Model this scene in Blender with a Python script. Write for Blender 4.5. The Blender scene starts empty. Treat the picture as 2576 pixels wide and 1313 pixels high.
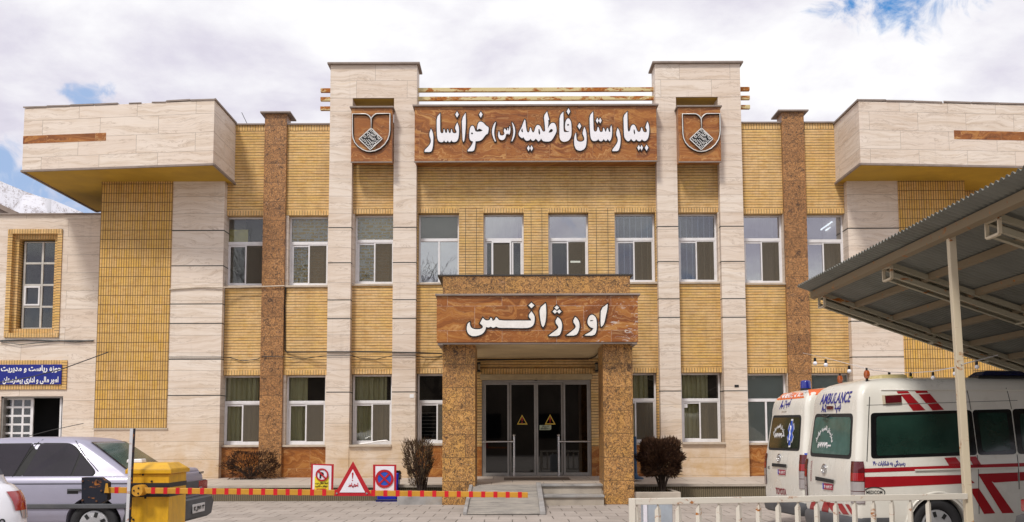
import bpy, bmesh, math, random
from mathutils import Vector, Matrix
R = math.radians
scene = bpy.context.scene
C = scene.collection

# ------------------------------------------------------------------ camera
# the photograph was measured on a 2576 x 1313 grid; F, PX, PY are in those units
GW, GH = 2576.0, 1313.25
F, PX, PY, HZ, EYE, ROLL = 2580.0, 1288.0, 858.0, 1095.0, 1.4, R(.19)
TH = math.atan((HZ - PY) / F)
cam = bpy.data.cameras.new('camera')
cam_o = bpy.data.objects.new('camera', cam)
C.objects.link(cam_o)
_f = Vector((0, math.cos(TH), math.sin(TH)))
_r0, _u0 = Vector((1, 0, 0)), Vector((0, -math.sin(TH), math.cos(TH)))
_r = _r0 * math.cos(ROLL) - _u0 * math.sin(ROLL)
_u = _r0 * math.sin(ROLL) + _u0 * math.cos(ROLL)
cam_o.matrix_world = Matrix(((_r.x, _u.x, -_f.x, 0), (_r.y, _u.y, -_f.y, 0), (_r.z, _u.z, -_f.z, EYE), (0, 0, 0, 1)))
cam.sensor_width = 36
cam.lens = 36 * F / GW
cam.shift_y = (PY - GH / 2) / GW
cam.clip_end = 6000
cam.clip_start = .1
scene.camera = cam_o
scene.view_settings.view_transform = 'Standard'
scene.view_settings.look = 'None'
scene.view_settings.gamma = 1
scene.view_settings.exposure = 0.13
scene.cycles.max_bounces = 8
scene.cycles.transparent_max_bounces = 12
scene.cycles.use_denoising = True

def ray(x, y):
    a, b = x - PX, PY - y
    c, s = math.cos(ROLL), math.sin(ROLL)
    a, b = a * c + b * s, -a * s + b * c
    return a, F * math.cos(TH) - b * math.sin(TH), F * math.sin(TH) + b * math.cos(TH)
def at(x, y, Y):                       # point of the world at depth Y seen at grid point x, y
    d = ray(x, y); t = Y / d[1]
    return Vector((d[0] * t, Y, EYE + d[2] * t))
def gnd(x, y, Z=0.0):                  # point of the ground seen at x, y
    d = ray(x, y); t = (Z - EYE) / d[2]
    return Vector((d[0] * t, d[1] * t, Z))
def X(x, y, Y): return at(x, y, Y).x
def Zz(x, y, Y): return at(x, y, Y).z

# ------------------------------------------------------------------ node helper
class G:
    def __init__(s, nt): s.nt = nt
    def n(s, typ, ins=None, **props):
        nd = s.nt.nodes.new('ShaderNode' + typ)
        for k, v in props.items(): setattr(nd, k, v)
        for k, v in (ins or {}).items():
            sock = nd.inputs[k]
            if isinstance(v, bpy.types.NodeSocket): s.nt.links.new(v, sock)
            elif isinstance(v, bpy.types.Node): s.nt.links.new(v.outputs[0], sock)
            else: sock.default_value = v
        return nd
    def m(s, op, a, b=0.0, c=0.0, clamp=False):
        return s.n('Math', {0: a, 1: b, 2: c}, operation=op, use_clamp=clamp).outputs[0]
    def vm(s, op, a, b=(0, 0, 0)):
        nd = s.n('VectorMath', {0: a, 1: b}, operation=op)
        return nd.outputs['Value'] if op in ('DOT_PRODUCT', 'LENGTH') else nd.outputs[0]
    def ramp(s, fac, stops, interp='LINEAR'):
        nd = s.n('ValToRGB', {0: fac}); cr = nd.color_ramp; cr.interpolation = interp
        while len(cr.elements) < len(stops): cr.elements.new(.5)
        for e, (p, c) in zip(cr.elements, stops):
            e.position = p; e.color = (c[0], c[1], c[2], 1) if not isinstance(c, (int, float)) else (c, c, c, 1)
        return nd.outputs[0]
    def mix(s, f, a, b, blend='MIX'):
        nd = s.n('Mix', None, data_type='RGBA', blend_type=blend)
        for k, v in ((0, f), (6, a), (7, b)):
            if isinstance(v, bpy.types.NodeSocket): s.nt.links.new(v, nd.inputs[k])
            else: nd.inputs[k].default_value = (v if not isinstance(v, tuple) or len(v) == 4 else (*v, 1))
        return nd.outputs[2]
    def noise(s, vec, scale, detail=4, rough=.55, dist=0.0, out=0):
        return s.n('TexNoise', {'Vector': vec, 'Scale': scale, 'Detail': detail, 'Roughness': rough, 'Distortion': dist}).outputs[out]
    def mp(s, vec, sc=(1, 1, 1), loc=(0, 0, 0), rot=(0, 0, 0)):
        return s.n('Mapping', {0: vec, 1: loc, 2: rot, 3: sc}).outputs[0]

MATS = {}
def mat(name):
    m = bpy.data.materials.new(name); m.use_nodes = True
    MATS[name] = m
    g = G(m.node_tree)
    return m, g, m.node_tree.nodes['Principled BSDF']
def setb(g, b, **kw):
    for k, v in kw.items():
        k = k.replace('_', ' ')
        if isinstance(v, bpy.types.NodeSocket): g.nt.links.new(v, b.inputs[k])
        elif isinstance(v, tuple) and len(v) == 3: b.inputs[k].default_value = (*v, 1)
        else: b.inputs[k].default_value = v

# ------------------------------------------------------------------ world: bright broken cloud
SUN_EL, SUN_AZ = R(52), R(205)         # azimuth measured clockwise from +Y: behind the camera, a little to the left
world = bpy.data.worlds.new('World'); scene.world = world; world.use_nodes = True
g = G(world.node_tree)
bg = world.node_tree.nodes['Background']
sky = g.n('TexSky', None, sky_type='NISHITA', sun_disc=False, sun_elevation=SUN_EL, sun_rotation=SUN_AZ)
dirv = g.n('TexCoord').outputs['Generated']
sep = g.n('SeparateXYZ', {0: dirv})
zz = g.m('MAXIMUM', sep.outputs[2], .0)
den = g.m('ADD', zz, .22)
cv = g.n('CombineXYZ', {0: g.m('DIVIDE', sep.outputs[0], den), 1: g.m('DIVIDE', sep.outputs[1], den), 2: 0.0}).outputs[0]
n1 = g.noise(cv, 2.6, 9, .58, .15)
n2 = g.noise(g.mp(cv, (1, 1, 1), (3.1, 7.7, 0)), 1.15, 5, .5, .2)
n3 = g.noise(dirv, 26, 8, .62, .6)
holes = None
def sky_hole(px, py, rad, aspect=1.0):
    global holes
    d = Vector(ray(px, py)).normalized()
    rt = Vector((0, 0, 1)).cross(d).normalized(); up = d.cross(rt)
    a = g.vm('DOT_PRODUCT', dirv, tuple(rt * (1 / aspect))); b = g.vm('DOT_PRODUCT', dirv, tuple(up))
    f = g.vm('DOT_PRODUCT', dirv, tuple(d))
    r2 = g.m('SQRT', g.m('ADD', g.m('MULTIPLY', a, a), g.m('MULTIPLY', b, b)))
    v = g.m('SUBTRACT', 1.0, g.m('DIVIDE', r2, rad))
    v = g.m('MULTIPLY', v, g.m('GREATER_THAN', f, 0.0))
    v = g.m('MAXIMUM', v, -1.0)
    holes = v if holes is None else g.m('MAXIMUM', holes, v)
sky_hole(2258, -6, .036, 1.9)
sky_hole(2300, -60, .05, 1.8)
sky_hole(215, 236, .0165, 1.9)
sky_hole(8, 395, .025, .9)
sky_hole(150, 480, .045, 1.8)
hv = g.m('ADD', holes, g.m('MULTIPLY', g.m('SUBTRACT', n3, .5), 2.6))
hole = g.ramp(hv, [(.12, 0.0), (.85, 1.0)], 'EASE')
shade = g.m('ADD', g.m('MULTIPLY', n1, .75), g.m('MULTIPLY', n2, .6))
cl = g.ramp(shade, [(.47, (8.3, 7.9, 9.4)), (.60, (10.4, 10.0, 11.4)), (.69, (12.6, 12.4, 13.1)), (.80, (15., 15., 15.))])
# cloud is thicker and brighter low down, overhead a little greyer
blue = g.mix(1.0, sky.outputs[0], (1.0, 1.15, 1.35, 1), 'MULTIPLY')
blue = g.mix(.6, blue, (.6, 4.6, 11.5, 1))
pale = g.n('MapRange', {0: sep.outputs[0], 1: -.2, 2: .1, 3: .55, 4: 0.0}).outputs[0]
blue = g.mix(pale, blue, (8.5, 9.6, 12.0, 1))
col = g.mix(hole, cl, blue)
g.nt.links.new(col, bg.inputs[0])
bg.inputs[1].default_value = .066
world.cycles.sampling_method = 'MANUAL'
world.cycles.sample_map_resolution = 512

sun = bpy.data.lights.new('sun', 'SUN'); sun.energy = 2.4; sun.angle = R(10); sun.color = (1, .95, .88)
sun_o = bpy.data.objects.new('sun', sun); C.objects.link(sun_o)
_d = Vector((math.sin(SUN_AZ) * math.cos(SUN_EL), math.cos(SUN_AZ) * math.cos(SUN_EL), math.sin(SUN_EL)))
sun_o.rotation_euler = (-_d).to_track_quat('-Z', 'Y').to_euler()
sun_o.location = _d * 60

# ------------------------------------------------------------------ object helpers
OFF = {}
def tag(o, label=None, cat=None, group=None, kind=None):
    if label: o['label'] = label
    if cat: o['category'] = cat
    if group: o['group'] = group
    if kind: o['kind'] = kind
    return o
def thing(name, label, cat, loc=(0, 0, 0), rz=0.0, group=None, local=False):
    o = bpy.data.objects.new(name, None); C.objects.link(o)
    o.empty_display_size = .2
    o.location = loc; o.rotation_euler = (0, 0, rz)
    OFF[o.name] = Vector((0, 0, 0)) if local else Vector(loc)
    return tag(o, label, cat, group)

class MB:
    def __init__(s): s.v = []; s.f = []; s.mi = []; s.cur = 0
    def add(s, verts, faces):
        b = len(s.v); s.v += [Vector(p) for p in verts]
        s.f += [tuple(b + i for i in f) for f in faces]; s.mi += [s.cur] * len(faces)
    def box(s, x0, x1, y0, y1, z0, z1):
        x0, x1 = sorted((x0, x1)); y0, y1 = sorted((y0, y1)); z0, z1 = sorted((z0, z1))
        s.add([(x0, y0, z0), (x1, y0, z0), (x1, y1, z0), (x0, y1, z0), (x0, y0, z1), (x1, y0, z1), (x1, y1, z1), (x0, y1, z1)],
              [(0, 3, 2, 1), (4, 5, 6, 7), (0, 1, 5, 4), (1, 2, 6, 5), (2, 3, 7, 6), (3, 0, 4, 7)])
        return s
    def hexa(s, b, t):                 # four bottom and four top points, same turn (counter-clockwise from above)
        s.add(list(b) + list(t), [(3, 2, 1, 0), (4, 5, 6, 7), (0, 1, 5, 4), (1, 2, 6, 5), (2, 3, 7, 6), (3, 0, 4, 7)]); return s
    def quad(s, *p): s.add(p, [tuple(range(len(p)))]); return s
    def prism(s, poly, f0, f1):        # poly of 2d points carried to two planes by f0, f1
        n = len(poly); s.add([f0(*p) for p in poly] + [f1(*p) for p in poly],
              [tuple(range(n - 1, -1, -1)), tuple(range(n, 2 * n))] + [(i, (i + 1) % n, n + (i + 1) % n, n + i) for i in range(n)]); return s
    def bar(s, p0, p1, w, h=None, up=(0, 0, 1)):
        p0, p1 = Vector(p0), Vector(p1); h = h or w; d = (p1 - p0).normalized(); up = Vector(up)
        if abs(d.dot(up)) > .98: up = Vector((0, 1, 0))
        r = d.cross(up).normalized() * w / 2; u = r.cross(d).normalized() * h / 2
        q = [p0 - r - u, p0 + r - u, p0 + r + u, p0 - r + u]; t = [a + (p1 - p0) for a in q]
        s.add(q + t, [(0, 1, 2, 3), (7, 6, 5, 4), (0, 4, 5, 1), (1, 5, 6, 2), (2, 6, 7, 3), (3, 7, 4, 0)]); return s
    def cyl(s, p0, p1, r0, r1=None, n=12, cap=True):
        p0, p1 = Vector(p0), Vector(p1); r1 = r0 if r1 is None else r1; d = (p1 - p0).normalized()
        a = d.orthogonal().normalized(); b = d.cross(a)
        V = [p + (a * math.cos(2 * math.pi * i / n) + b * math.sin(2 * math.pi * i / n)) * r for p, r in ((p0, r0), (p1, r1)) for i in range(n)]
        Fc = [(i, (i + 1) % n, n + (i + 1) % n, n + i) for i in range(n)]
        if cap: Fc += [tuple(range(n - 1, -1, -1)), tuple(range(n, 2 * n))]
        s.add(V, Fc); return s
    def tube(s, pts, r, n=6):
        pts = [Vector(p) for p in pts]; rings = []
        a = None
        for i, p in enumerate(pts):
            d = (pts[min(i + 1, len(pts) - 1)] - pts[max(i - 1, 0)]).normalized()
            if a is None: a = d.orthogonal().normalized()
            a = (a - d * a.dot(d)).normalized(); b = d.cross(a)
            rr = r[i] if isinstance(r, (list, tuple)) else r
            rings.append([p + (a * math.cos(2 * math.pi * k / n) + b * math.sin(2 * math.pi * k / n)) * rr for k in range(n)])
        V = [v for q in rings for v in q]; Fc = []
        for i in range(len(pts) - 1):
            Fc += [(i * n + k, i * n + (k + 1) % n, (i + 1) * n + (k + 1) % n, (i + 1) * n + k) for k in range(n)]
        Fc += [tuple(range(n - 1, -1, -1)), tuple(range((len(pts) - 1) * n, len(pts) * n))]
        s.add(V, Fc); return s
    def lathe(s, prof, c=(0, 0, 0), n=16, axis='Z'):
        V = []; c = Vector(c)
        for r, z in prof:
            for k in range(n):
                a = 2 * math.pi * k / n
                p = (r * math.cos(a), r * math.sin(a), z) if axis == 'Z' else ((r * math.cos(a), z, r * math.sin(a)) if axis == 'Y' else (z, r * math.cos(a), r * math.sin(a)))
                V.append(c + Vector(p))
        Fc = [(i * n + k, i * n + (k + 1) % n, (i + 1) * n + (k + 1) % n, (i + 1) * n + k) for i in range(len(prof) - 1) for k in range(n)]
        Fc += [tuple(range(n - 1, -1, -1)), tuple(range((len(prof) - 1) * n, len(prof) * n))]
        s.add(V, Fc); return s
    def rows(s, rws, closed=False):    # lofts a list of equal-length point rows
        n = len(rws[0]); V = [p for r in rws for p in r]
        Fc = [(i * n + k, i * n + (k + 1) % n, (i + 1) * n + (k + 1) % n, (i + 1) * n + k) for i in range(len(rws) - 1) for k in range(n if closed else n - 1)]
        s.add(V, Fc); return s
    def build(s, name, m, parent=None, smooth=False, bevel=0.0, seg=2, recalc=True, label=None):
        off = OFF.get(parent.name, Vector((0, 0, 0))) if parent else Vector((0, 0, 0))
        me = bpy.data.meshes.new(name)
        me.from_pydata([v - off for v in s.v], [], s.f)
        for mm in (m if isinstance(m, (list, tuple)) else [m]): me.materials.append(mm)
        for p, i in zip(me.polygons, s.mi): p.material_index = i
        if recalc or bevel:
            bm = bmesh.new(); bm.from_mesh(me)
            if recalc: bmesh.ops.recalc_face_normals(bm, faces=bm.faces)
            if bevel:
                ed = [e for e in bm.edges if len(e.link_faces) == 2 and e.calc_face_angle(0) > .45]
                bmesh.ops.bevel(bm, geom=ed, offset=bevel, segments=seg, affect='EDGES', profile=.5, clamp_overlap=True)
            bm.to_mesh(me); bm.free()
        if smooth:
            for p in me.polygons: p.use_smooth = True
            if smooth != True: me.set_sharp_from_angle(angle=smooth)
        return link(name, me, parent, label)
def link(name, me, parent=None, label=None):
    o = bpy.data.objects.new(name, me); C.objects.link(o)
    if parent:
        o.parent = parent; OFF[o.name] = OFF.get(parent.name, Vector((0, 0, 0)))
    else: OFF[o.name] = Vector((0, 0, 0))
    if label: o['label'] = label
    return o
def copy_tree(o, parent=None):
    c = o.copy(); C.objects.link(c)
    if parent: c.parent = parent
    OFF[c.name] = OFF.get(o.name, Vector((0, 0, 0)))
    for ch in list(o.children): copy_tree(ch, c)
    return c
def curve_mesh(name, splines, mp, m, parent=None, extrude=.01, offset=0.0):
    """filled 2d outlines (holes allowed) given a thickness, then carried into the world by mp(u, v, w)"""
    cu = bpy.data.curves.new(name, 'CURVE'); cu.dimensions = '2D'; cu.fill_mode = 'BOTH'; cu.extrude = extrude; cu.offset = offset
    for pts in splines:
        sp = cu.splines.new('POLY'); sp.points.add(len(pts) - 1); sp.use_cyclic_u = True
        for q, p in zip(sp.points, pts): q.co = (p[0], p[1], 0, 1)
    return conv(name, cu, mp, m, parent)
def conv(name, cu, mp, m, parent):
    o = bpy.data.objects.new('tmp', cu); C.objects.link(o)
    dg = bpy.context.evaluated_depsgraph_get(); dg.update()
    me = bpy.data.meshes.new_from_object(o.evaluated_get(dg))
    bpy.data.objects.remove(o); bpy.data.curves.remove(cu)
    off = OFF.get(parent.name, Vector((0, 0, 0))) if parent else Vector((0, 0, 0))
    for v in me.vertices: v.co = Vector(mp(*v.co)) - off
    me.materials.clear(); me.materials.append(m); me.name = name
    for p in me.polygons: p.material_index = 0
    return link(name, me, parent)

# ---- Persian lettering: join the letters with their presentation forms and set them right to left
_FF = {'ا': 'FE8D,,,FE8E', 'آ': 'FE81,,,FE82', 'ب': 'FE8F,FE91,FE92,FE90', 'پ': 'FB56,FB58,FB59,FB57', 'ت': 'FE95,FE97,FE98,FE96', 'ح': 'FEA1,FEA3,FEA4,FEA2',
       'خ': 'FEA5,FEA7,FEA8,FEA6', 'د': 'FEA9,,,FEAA', 'ر': 'FEAD,,,FEAE', 'ز': 'FEAF,,,FEB0', 'ژ': 'FB8A,,,FB8B', 'س': 'FEB1,FEB3,FEB4,FEB2', 'ش': 'FEB5,FEB7,FEB8,FEB6',
       'ط': 'FEC1,FEC3,FEC4,FEC2', 'ف': 'FED1,FED3,FED4,FED2', 'ق': 'FED5,FED7,FED8,FED6', 'ک': 'FB8E,FB90,FB91,FB8F', 'گ': 'FB92,FB94,FB95,FB93', 'ل': 'FEDD,FEDF,FEE0,FEDE',
       'م': 'FEE1,FEE3,FEE4,FEE2', 'ن': 'FEE5,FEE7,FEE8,FEE6', 'و': 'FEED,,,FEEE', 'ه': 'FEE9,FEEB,FEEC,FEEA', 'ی': 'FBFC,FBFE,FBFF,FBFD', 'ع': 'FEC9,FECB,FECC,FECA'}
_FF = {k: [chr(int(x, 16)) if x else None for x in v.split(',')] for k, v in _FF.items()}
def fa(s):
    out = []
    for i, c in enumerate(s):
        if c not in _FF: out.append(c); continue
        pv = i > 0 and s[i - 1] in _FF and _FF[s[i - 1]][1]; nx = i + 1 < len(s) and s[i + 1] in _FF and _FF[c][1]
        f = _FF[c]; out.append(f[2] if pv and nx else f[3] if pv else f[1] if nx else f[0])
    s = ''.join(reversed(out)); r = ''; num = ''
    for c in s:                         # digits keep their own order
        if c in '۰۱۲۳۴۵۶۷۸۹': num = c + num
        else: r += num + c; num = ''
    return r + num
def text(name, body, w, h, mp, m, parent, bold=.02, ext=.0, shear=0.0, space=1.0):
    """lettering filling a w x h field centred on 0,0; mp(u, v, d) carries it onto the surface"""
    cu = bpy.data.curves.new(name, 'FONT'); cu.body = body; cu.size = 1; cu.offset = bold; cu.extrude = .001; cu.shear = shear; cu.space_character = space
    o = bpy.data.objects.new('tmp', cu); C.objects.link(o)
    dg = bpy.context.evaluated_depsgraph_get(); dg.update()
    me = bpy.data.meshes.new_from_object(o.evaluated_get(dg))
    bpy.data.objects.remove(o); bpy.data.curves.remove(cu)
    xs = [v.co.x for v in me.vertices]; ys = [v.co.y for v in me.vertices]
    cx, cy, sx, sy = (min(xs) + max(xs)) / 2, (min(ys) + max(ys)) / 2, w / (max(xs) - min(xs)), h / (max(ys) - min(ys))
    off = OFF.get(parent.name, Vector((0, 0, 0))) if parent else Vector((0, 0, 0))
    for v in me.vertices:
        v.co = Vector(mp((v.co.x - cx) * sx, (v.co.y - cy) * sy, .003 if v.co.z > 0 else 0.0)) - off
    me.materials.clear(); me.materials.append(m); me.name = name
    for p in me.polygons: p.material_index = 0
    return link(name, me, parent)
# ------------------------------------------------------------------ materials
def wallvec(g, swap=False):
    """u along the wall, v up, from world position"""
    p = g.n('NewGeometry').outputs['Position']; q = g.n('SeparateXYZ', {0: p})
    u = g.m('ADD', q.outputs[0], q.outputs[1])
    return g.n('CombineXYZ', {0: q.outputs[2] if swap else u, 1: u if swap else q.outputs[2], 2: 0.0}).outputs[0], u, q.outputs[2], p
def bump(g, b, h, strength=.3, dist=.01):
    nd = g.n('Bump', {'Height': h, 'Strength': strength, 'Distance': dist}); g.nt.links.new(nd.outputs[0], b.inputs['Normal'])
def brk(g, vec, bw, rh, mort, off=.5, c1=1.0, c2=0.0, cm=0.5, smooth=.1, freq=2, bias=0.0):
    nd = g.n('TexBrick', {'Vector': vec, 'Color1': (c1, c1, c1, 1), 'Color2': (c2, c2, c2, 1), 'Mortar': (cm, cm, cm, 1), 'Scale': 1.0, 'Mortar Size': mort,
             'Mortar Smooth': smooth, 'Bias': bias, 'Brick Width': bw, 'Row Height': rh}, offset=off, offset_frequency=freq)
    return nd.outputs[0], nd.outputs[1]

def stone_mat(name, bw, rh, off=.5, warm=0.0, mort=.0035):
    m, g, b = mat(name); vec, u, v, p = wallvec(g)
    tint, mo = brk(g, vec, bw, rh, mort, off)
    ids = g.n('CombineXYZ', {0: g.m('MULTIPLY', tint, 7.0), 1: g.m('MULTIPLY', tint, 13.0), 2: 0.0}).outputs[0]
    sv = g.vm('ADD', vec, ids)
    w = g.noise(g.mp(sv, (.7, 1.6, 1)), 1.0, 3, .5, .4)
    wv = g.n('CombineXYZ', {0: u, 1: g.m('ADD', v, g.m('MULTIPLY', w, .5)), 2: g.m('MULTIPLY', tint, 4.0)}).outputs[0]
    st = g.noise(g.mp(wv, (.55, 11, 1)), 1.0, 6, .62, .25)
    st2 = g.noise(g.mp(wv, (1.3, 34, 1)), 1.0, 4, .6, .1)
    base = g.ramp(st, [(.26, (.54, .43, .325)), (.42, (.68, .585, .485)), (.56, (.77, .69, .605)), (.74, (.70, .585, .455))])
    base = g.mix(g.ramp(st2, [(.28, .40), (.40, 0.0)]), base, (.50, .37, .27, 1))
    base = g.mix(g.m('MULTIPLY', tint, .34), base, (.60, .46, .36, 1))
    vn = g.m('ABSOLUTE', g.m('SUBTRACT', g.noise(g.mp(wv, (.45, 4.2, 1)), 1.0, 7, .66, .8), .5))
    base = g.mix(g.ramp(vn, [(.003, .5), (.012, 0.0)]), base, (.36, .27, .20, 1))
    dirt = g.ramp(g.noise(p, .8, 6, .65), [(.48, 0.0), (.78, .3)])
    base = g.mix(dirt, base, (.55, .40, .27, 1))
    drip = g.ramp(g.noise(g.mp(vec, (5, .35, 1)), 1.0, 5, .6), [(.58, 0.0), (.8, .28)])
    base = g.mix(drip, base, (.35, .29, .24, 1))
    if warm:
        low = g.n('MapRange', {0: v, 1: .3, 2: 2.1, 3: warm, 4: 0.0}).outputs[0]
        base = g.mix(g.m('MULTIPLY', low, g.ramp(g.noise(p, 2.2, 6, .65), [(.35, .3), (.65, 1.0)])), base, (.52, .33, .14, 1))
    base = g.mix(g.m('MULTIPLY', mo, .75), base, (.17, .13, .10, 1))
    setb(g, b, Base_Color=base, Roughness=.55, Specular_IOR_Level=.35)
    bump(g, b, g.m('SUBTRACT', g.m('MULTIPLY', st2, .15), mo), .35, .006)
    return m
M = {}
M['stone'] = stone_mat('travertine_cladding', 9.0, .425, warm=.95)
M['stone_slab'] = stone_mat('travertine_slabs', 1.25, .44, .37)
M['stone_low'] = stone_mat('travertine_low_building', 1.9, .46, .43)

def brick_mat(name, kind):
    m, g, b = mat(name); vec, u, v, p = wallvec(g)
    ju = g.noise(g.mp(p, (1, 1, 1)), 2.2, 3, .5)
    if kind == 'row':
        vv = g.n('CombineXYZ', {0: u, 1: g.m('ADD', v, g.m('MULTIPLY', ju, .008)), 2: 0.0}).outputs[0]
        tint, mo = brk(g, vv, .23, .0676, .0015, .5)
        fr = g.m('FRACT', g.m('DIVIDE', g.n('SeparateXYZ', {0: vv}).outputs[1], .0676))
        hj = g.m('LESS_THAN', g.m('ABSOLUTE', g.m('SUBTRACT', fr, .5)), 0.0)
        d = g.m('MINIMUM', fr, g.m('SUBTRACT', 1.0, fr))
        wid = g.m('ADD', .088, g.m('MULTIPLY', g.m('SUBTRACT', g.noise(g.mp(vec, (3, 9, 1)), 1.0, 3), .5), .13))
        hj = g.n('MapRange', {0: d, 1: g.m('SUBTRACT', wid, .03), 2: g.m('ADD', wid, .03), 3: 1.0, 4: 0.0}).outputs[0]
        joint = g.m('MAXIMUM', hj, g.m('MULTIPLY', mo, .35))
    elif kind == 'soldier':
        tint, mo = brk(g, vec, .066, 50.0, .0052, 0.0); joint = mo
    elif kind == 'tile':
        tint, mo = brk(g, vec, .0593, .2285, .0065, 0.0); joint = mo
    big = g.noise(g.mp(p, (1, 1, 1.4)), 1.1, 5, .6)
    fine = g.noise(p, 26, 3, .6)
    a = g.mix(g.ramp(big, [(.38, 0.0), (.62, 1.0)]), (.77, .53, .25), (.73, .47, .14))
    if kind == 'tile': a = g.mix(g.ramp(big, [(.38, 0.0), (.62, 1.0)]), (.72, .45, .13), (.68, .40, .07))
    a = g.mix(g.m('MULTIPLY', tint, .55), a, (.70, .45, .22, 1))
    a = g.mix(g.m('MULTIPLY', g.ramp(g.noise(g.mp(vec, (4.3, 15, 1)), 1.0, 1), [(.52, 0.0), (.66, 1.0)]), .5), a, (.55, .29, .07, 1))
    a = g.mix(g.ramp(fine, [(.35, .28), (.6, 0.0)]), a, (.36, .19, .06, 1))
    row = g.noise(g.n('CombineXYZ', {0: g.m('MULTIPLY', u, .35), 1: g.m('MULTIPLY', v, 14.8), 2: 0.0}).outputs[0], 1.0, 2, .5)
    a = g.mix(g.ramp(row, [(.35, .30), (.5, 0.0)]), a, (.55, .32, .10, 1))
    run = g.ramp(g.noise(g.mp(vec, (7, .28, 1)), 1.0, 5, .65), [(.52, 0.0), (.78, .55)])
    a = g.mix(run, a, (.36, .22, .08, 1))
    grime = g.ramp(g.noise(g.mp(p, (1.5, 1.5, .5)), 1.3, 6, .65), [(.47, 0.0), (.78, .55)])
    a = g.mix(grime, a, (.33, .20, .07, 1))
    jc = (.07, .052, .034) if kind != 'tile' else (.065, .043, .022)
    a = g.mix(joint, a, (*jc, 1))
    setb(g, b, Base_Color=a, Roughness=.6, Specular_IOR_Level=.3)
    bump(g, b, g.m('SUBTRACT', g.m('MULTIPLY', fine, .2), joint), .5, .008)
    return m
M['brick'] = brick_mat('yellow_brick_courses', 'row')
M['soldier'] = brick_mat('yellow_brick_soldier_course', 'soldier')
M['tile'] = brick_mat('yellow_brick_stack_bond', 'tile')

def granite_mat(name, gold):
    m, g, b = mat(name); vec, u, v, p = wallvec(g)
    tint, mo = brk(g, vec, 2.6, .475, .005, .31)
    pp = g.vm('ADD', p, g.n('CombineXYZ', {0: g.m('MULTIPLY', tint, 9.0), 1: 0.0, 2: g.m('MULTIPLY', tint, 5.0)}).outputs[0])
    n1 = g.noise(pp, 11.0 if gold else 12.5, 7, .68, 1.6); n2 = g.noise(g.vm('ADD', pp, (5, 3, 9)), 26, 5, .65, 2.2); n3 = g.noise(pp, 2.2, 4, .6, .6)
    base = g.ramp(n2, [(.30, (.21, .09, .03)), (.45, (.40, .185, .062)), (.58, (.56, .295, .115)), (.72, (.64, .41, .22))])
    if gold: base = g.ramp(n2, [(.30, (.25, .10, .03)), (.43, (.47, .23, .07)), (.56, (.63, .345, .115)), (.72, (.70, .48, .24))])
    base = g.mix(g.ramp(n3, [(.42, 0.0), (.68, .5)]), base, (.60, .33, .07, 1) if gold else (.52, .26, .09, 1))
    base = g.mix(g.m('MULTIPLY', tint, .42 if gold else .6), base, (.27, .125, .045, 1))
    vein = g.m('ABSOLUTE', g.m('SUBTRACT', n1, g.m('ADD', .50, g.m('MULTIPLY', g.m('SUBTRACT', n3, .5), .25))))
    base = g.mix(g.ramp(vein, [(.010, .9), (.048, 0.0)]), base, (.035, .02, .014, 1))
    blot = g.ramp(g.noise(g.vm('ADD', pp, (2, 8, 1)), 8.0, 7, .72, 1.0), [(.56, 0.0), (.63, .85)])
    base = g.mix(blot, base, (.045, .027, .018, 1))
    base = g.mix(g.ramp(g.noise(g.vm('ADD', pp, (12, 8, 1)), 17, 5, .7, 1.4), [(.64, 0.0), (.70, .8)]), base, (.50, .40, .34, 1))
    base = g.mix(g.m('MULTIPLY', mo, .85), base, (.06, .035, .02, 1))
    setb(g, b, Base_Color=base, Roughness=.42, Specular_IOR_Level=.4)
    bump(g, b, g.m('SUBTRACT', n1, mo), .12, .004)
    return m
M['granite'] = granite_mat('brown_granite', False)
M['granite_gold'] = granite_mat('golden_granite', True)

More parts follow.
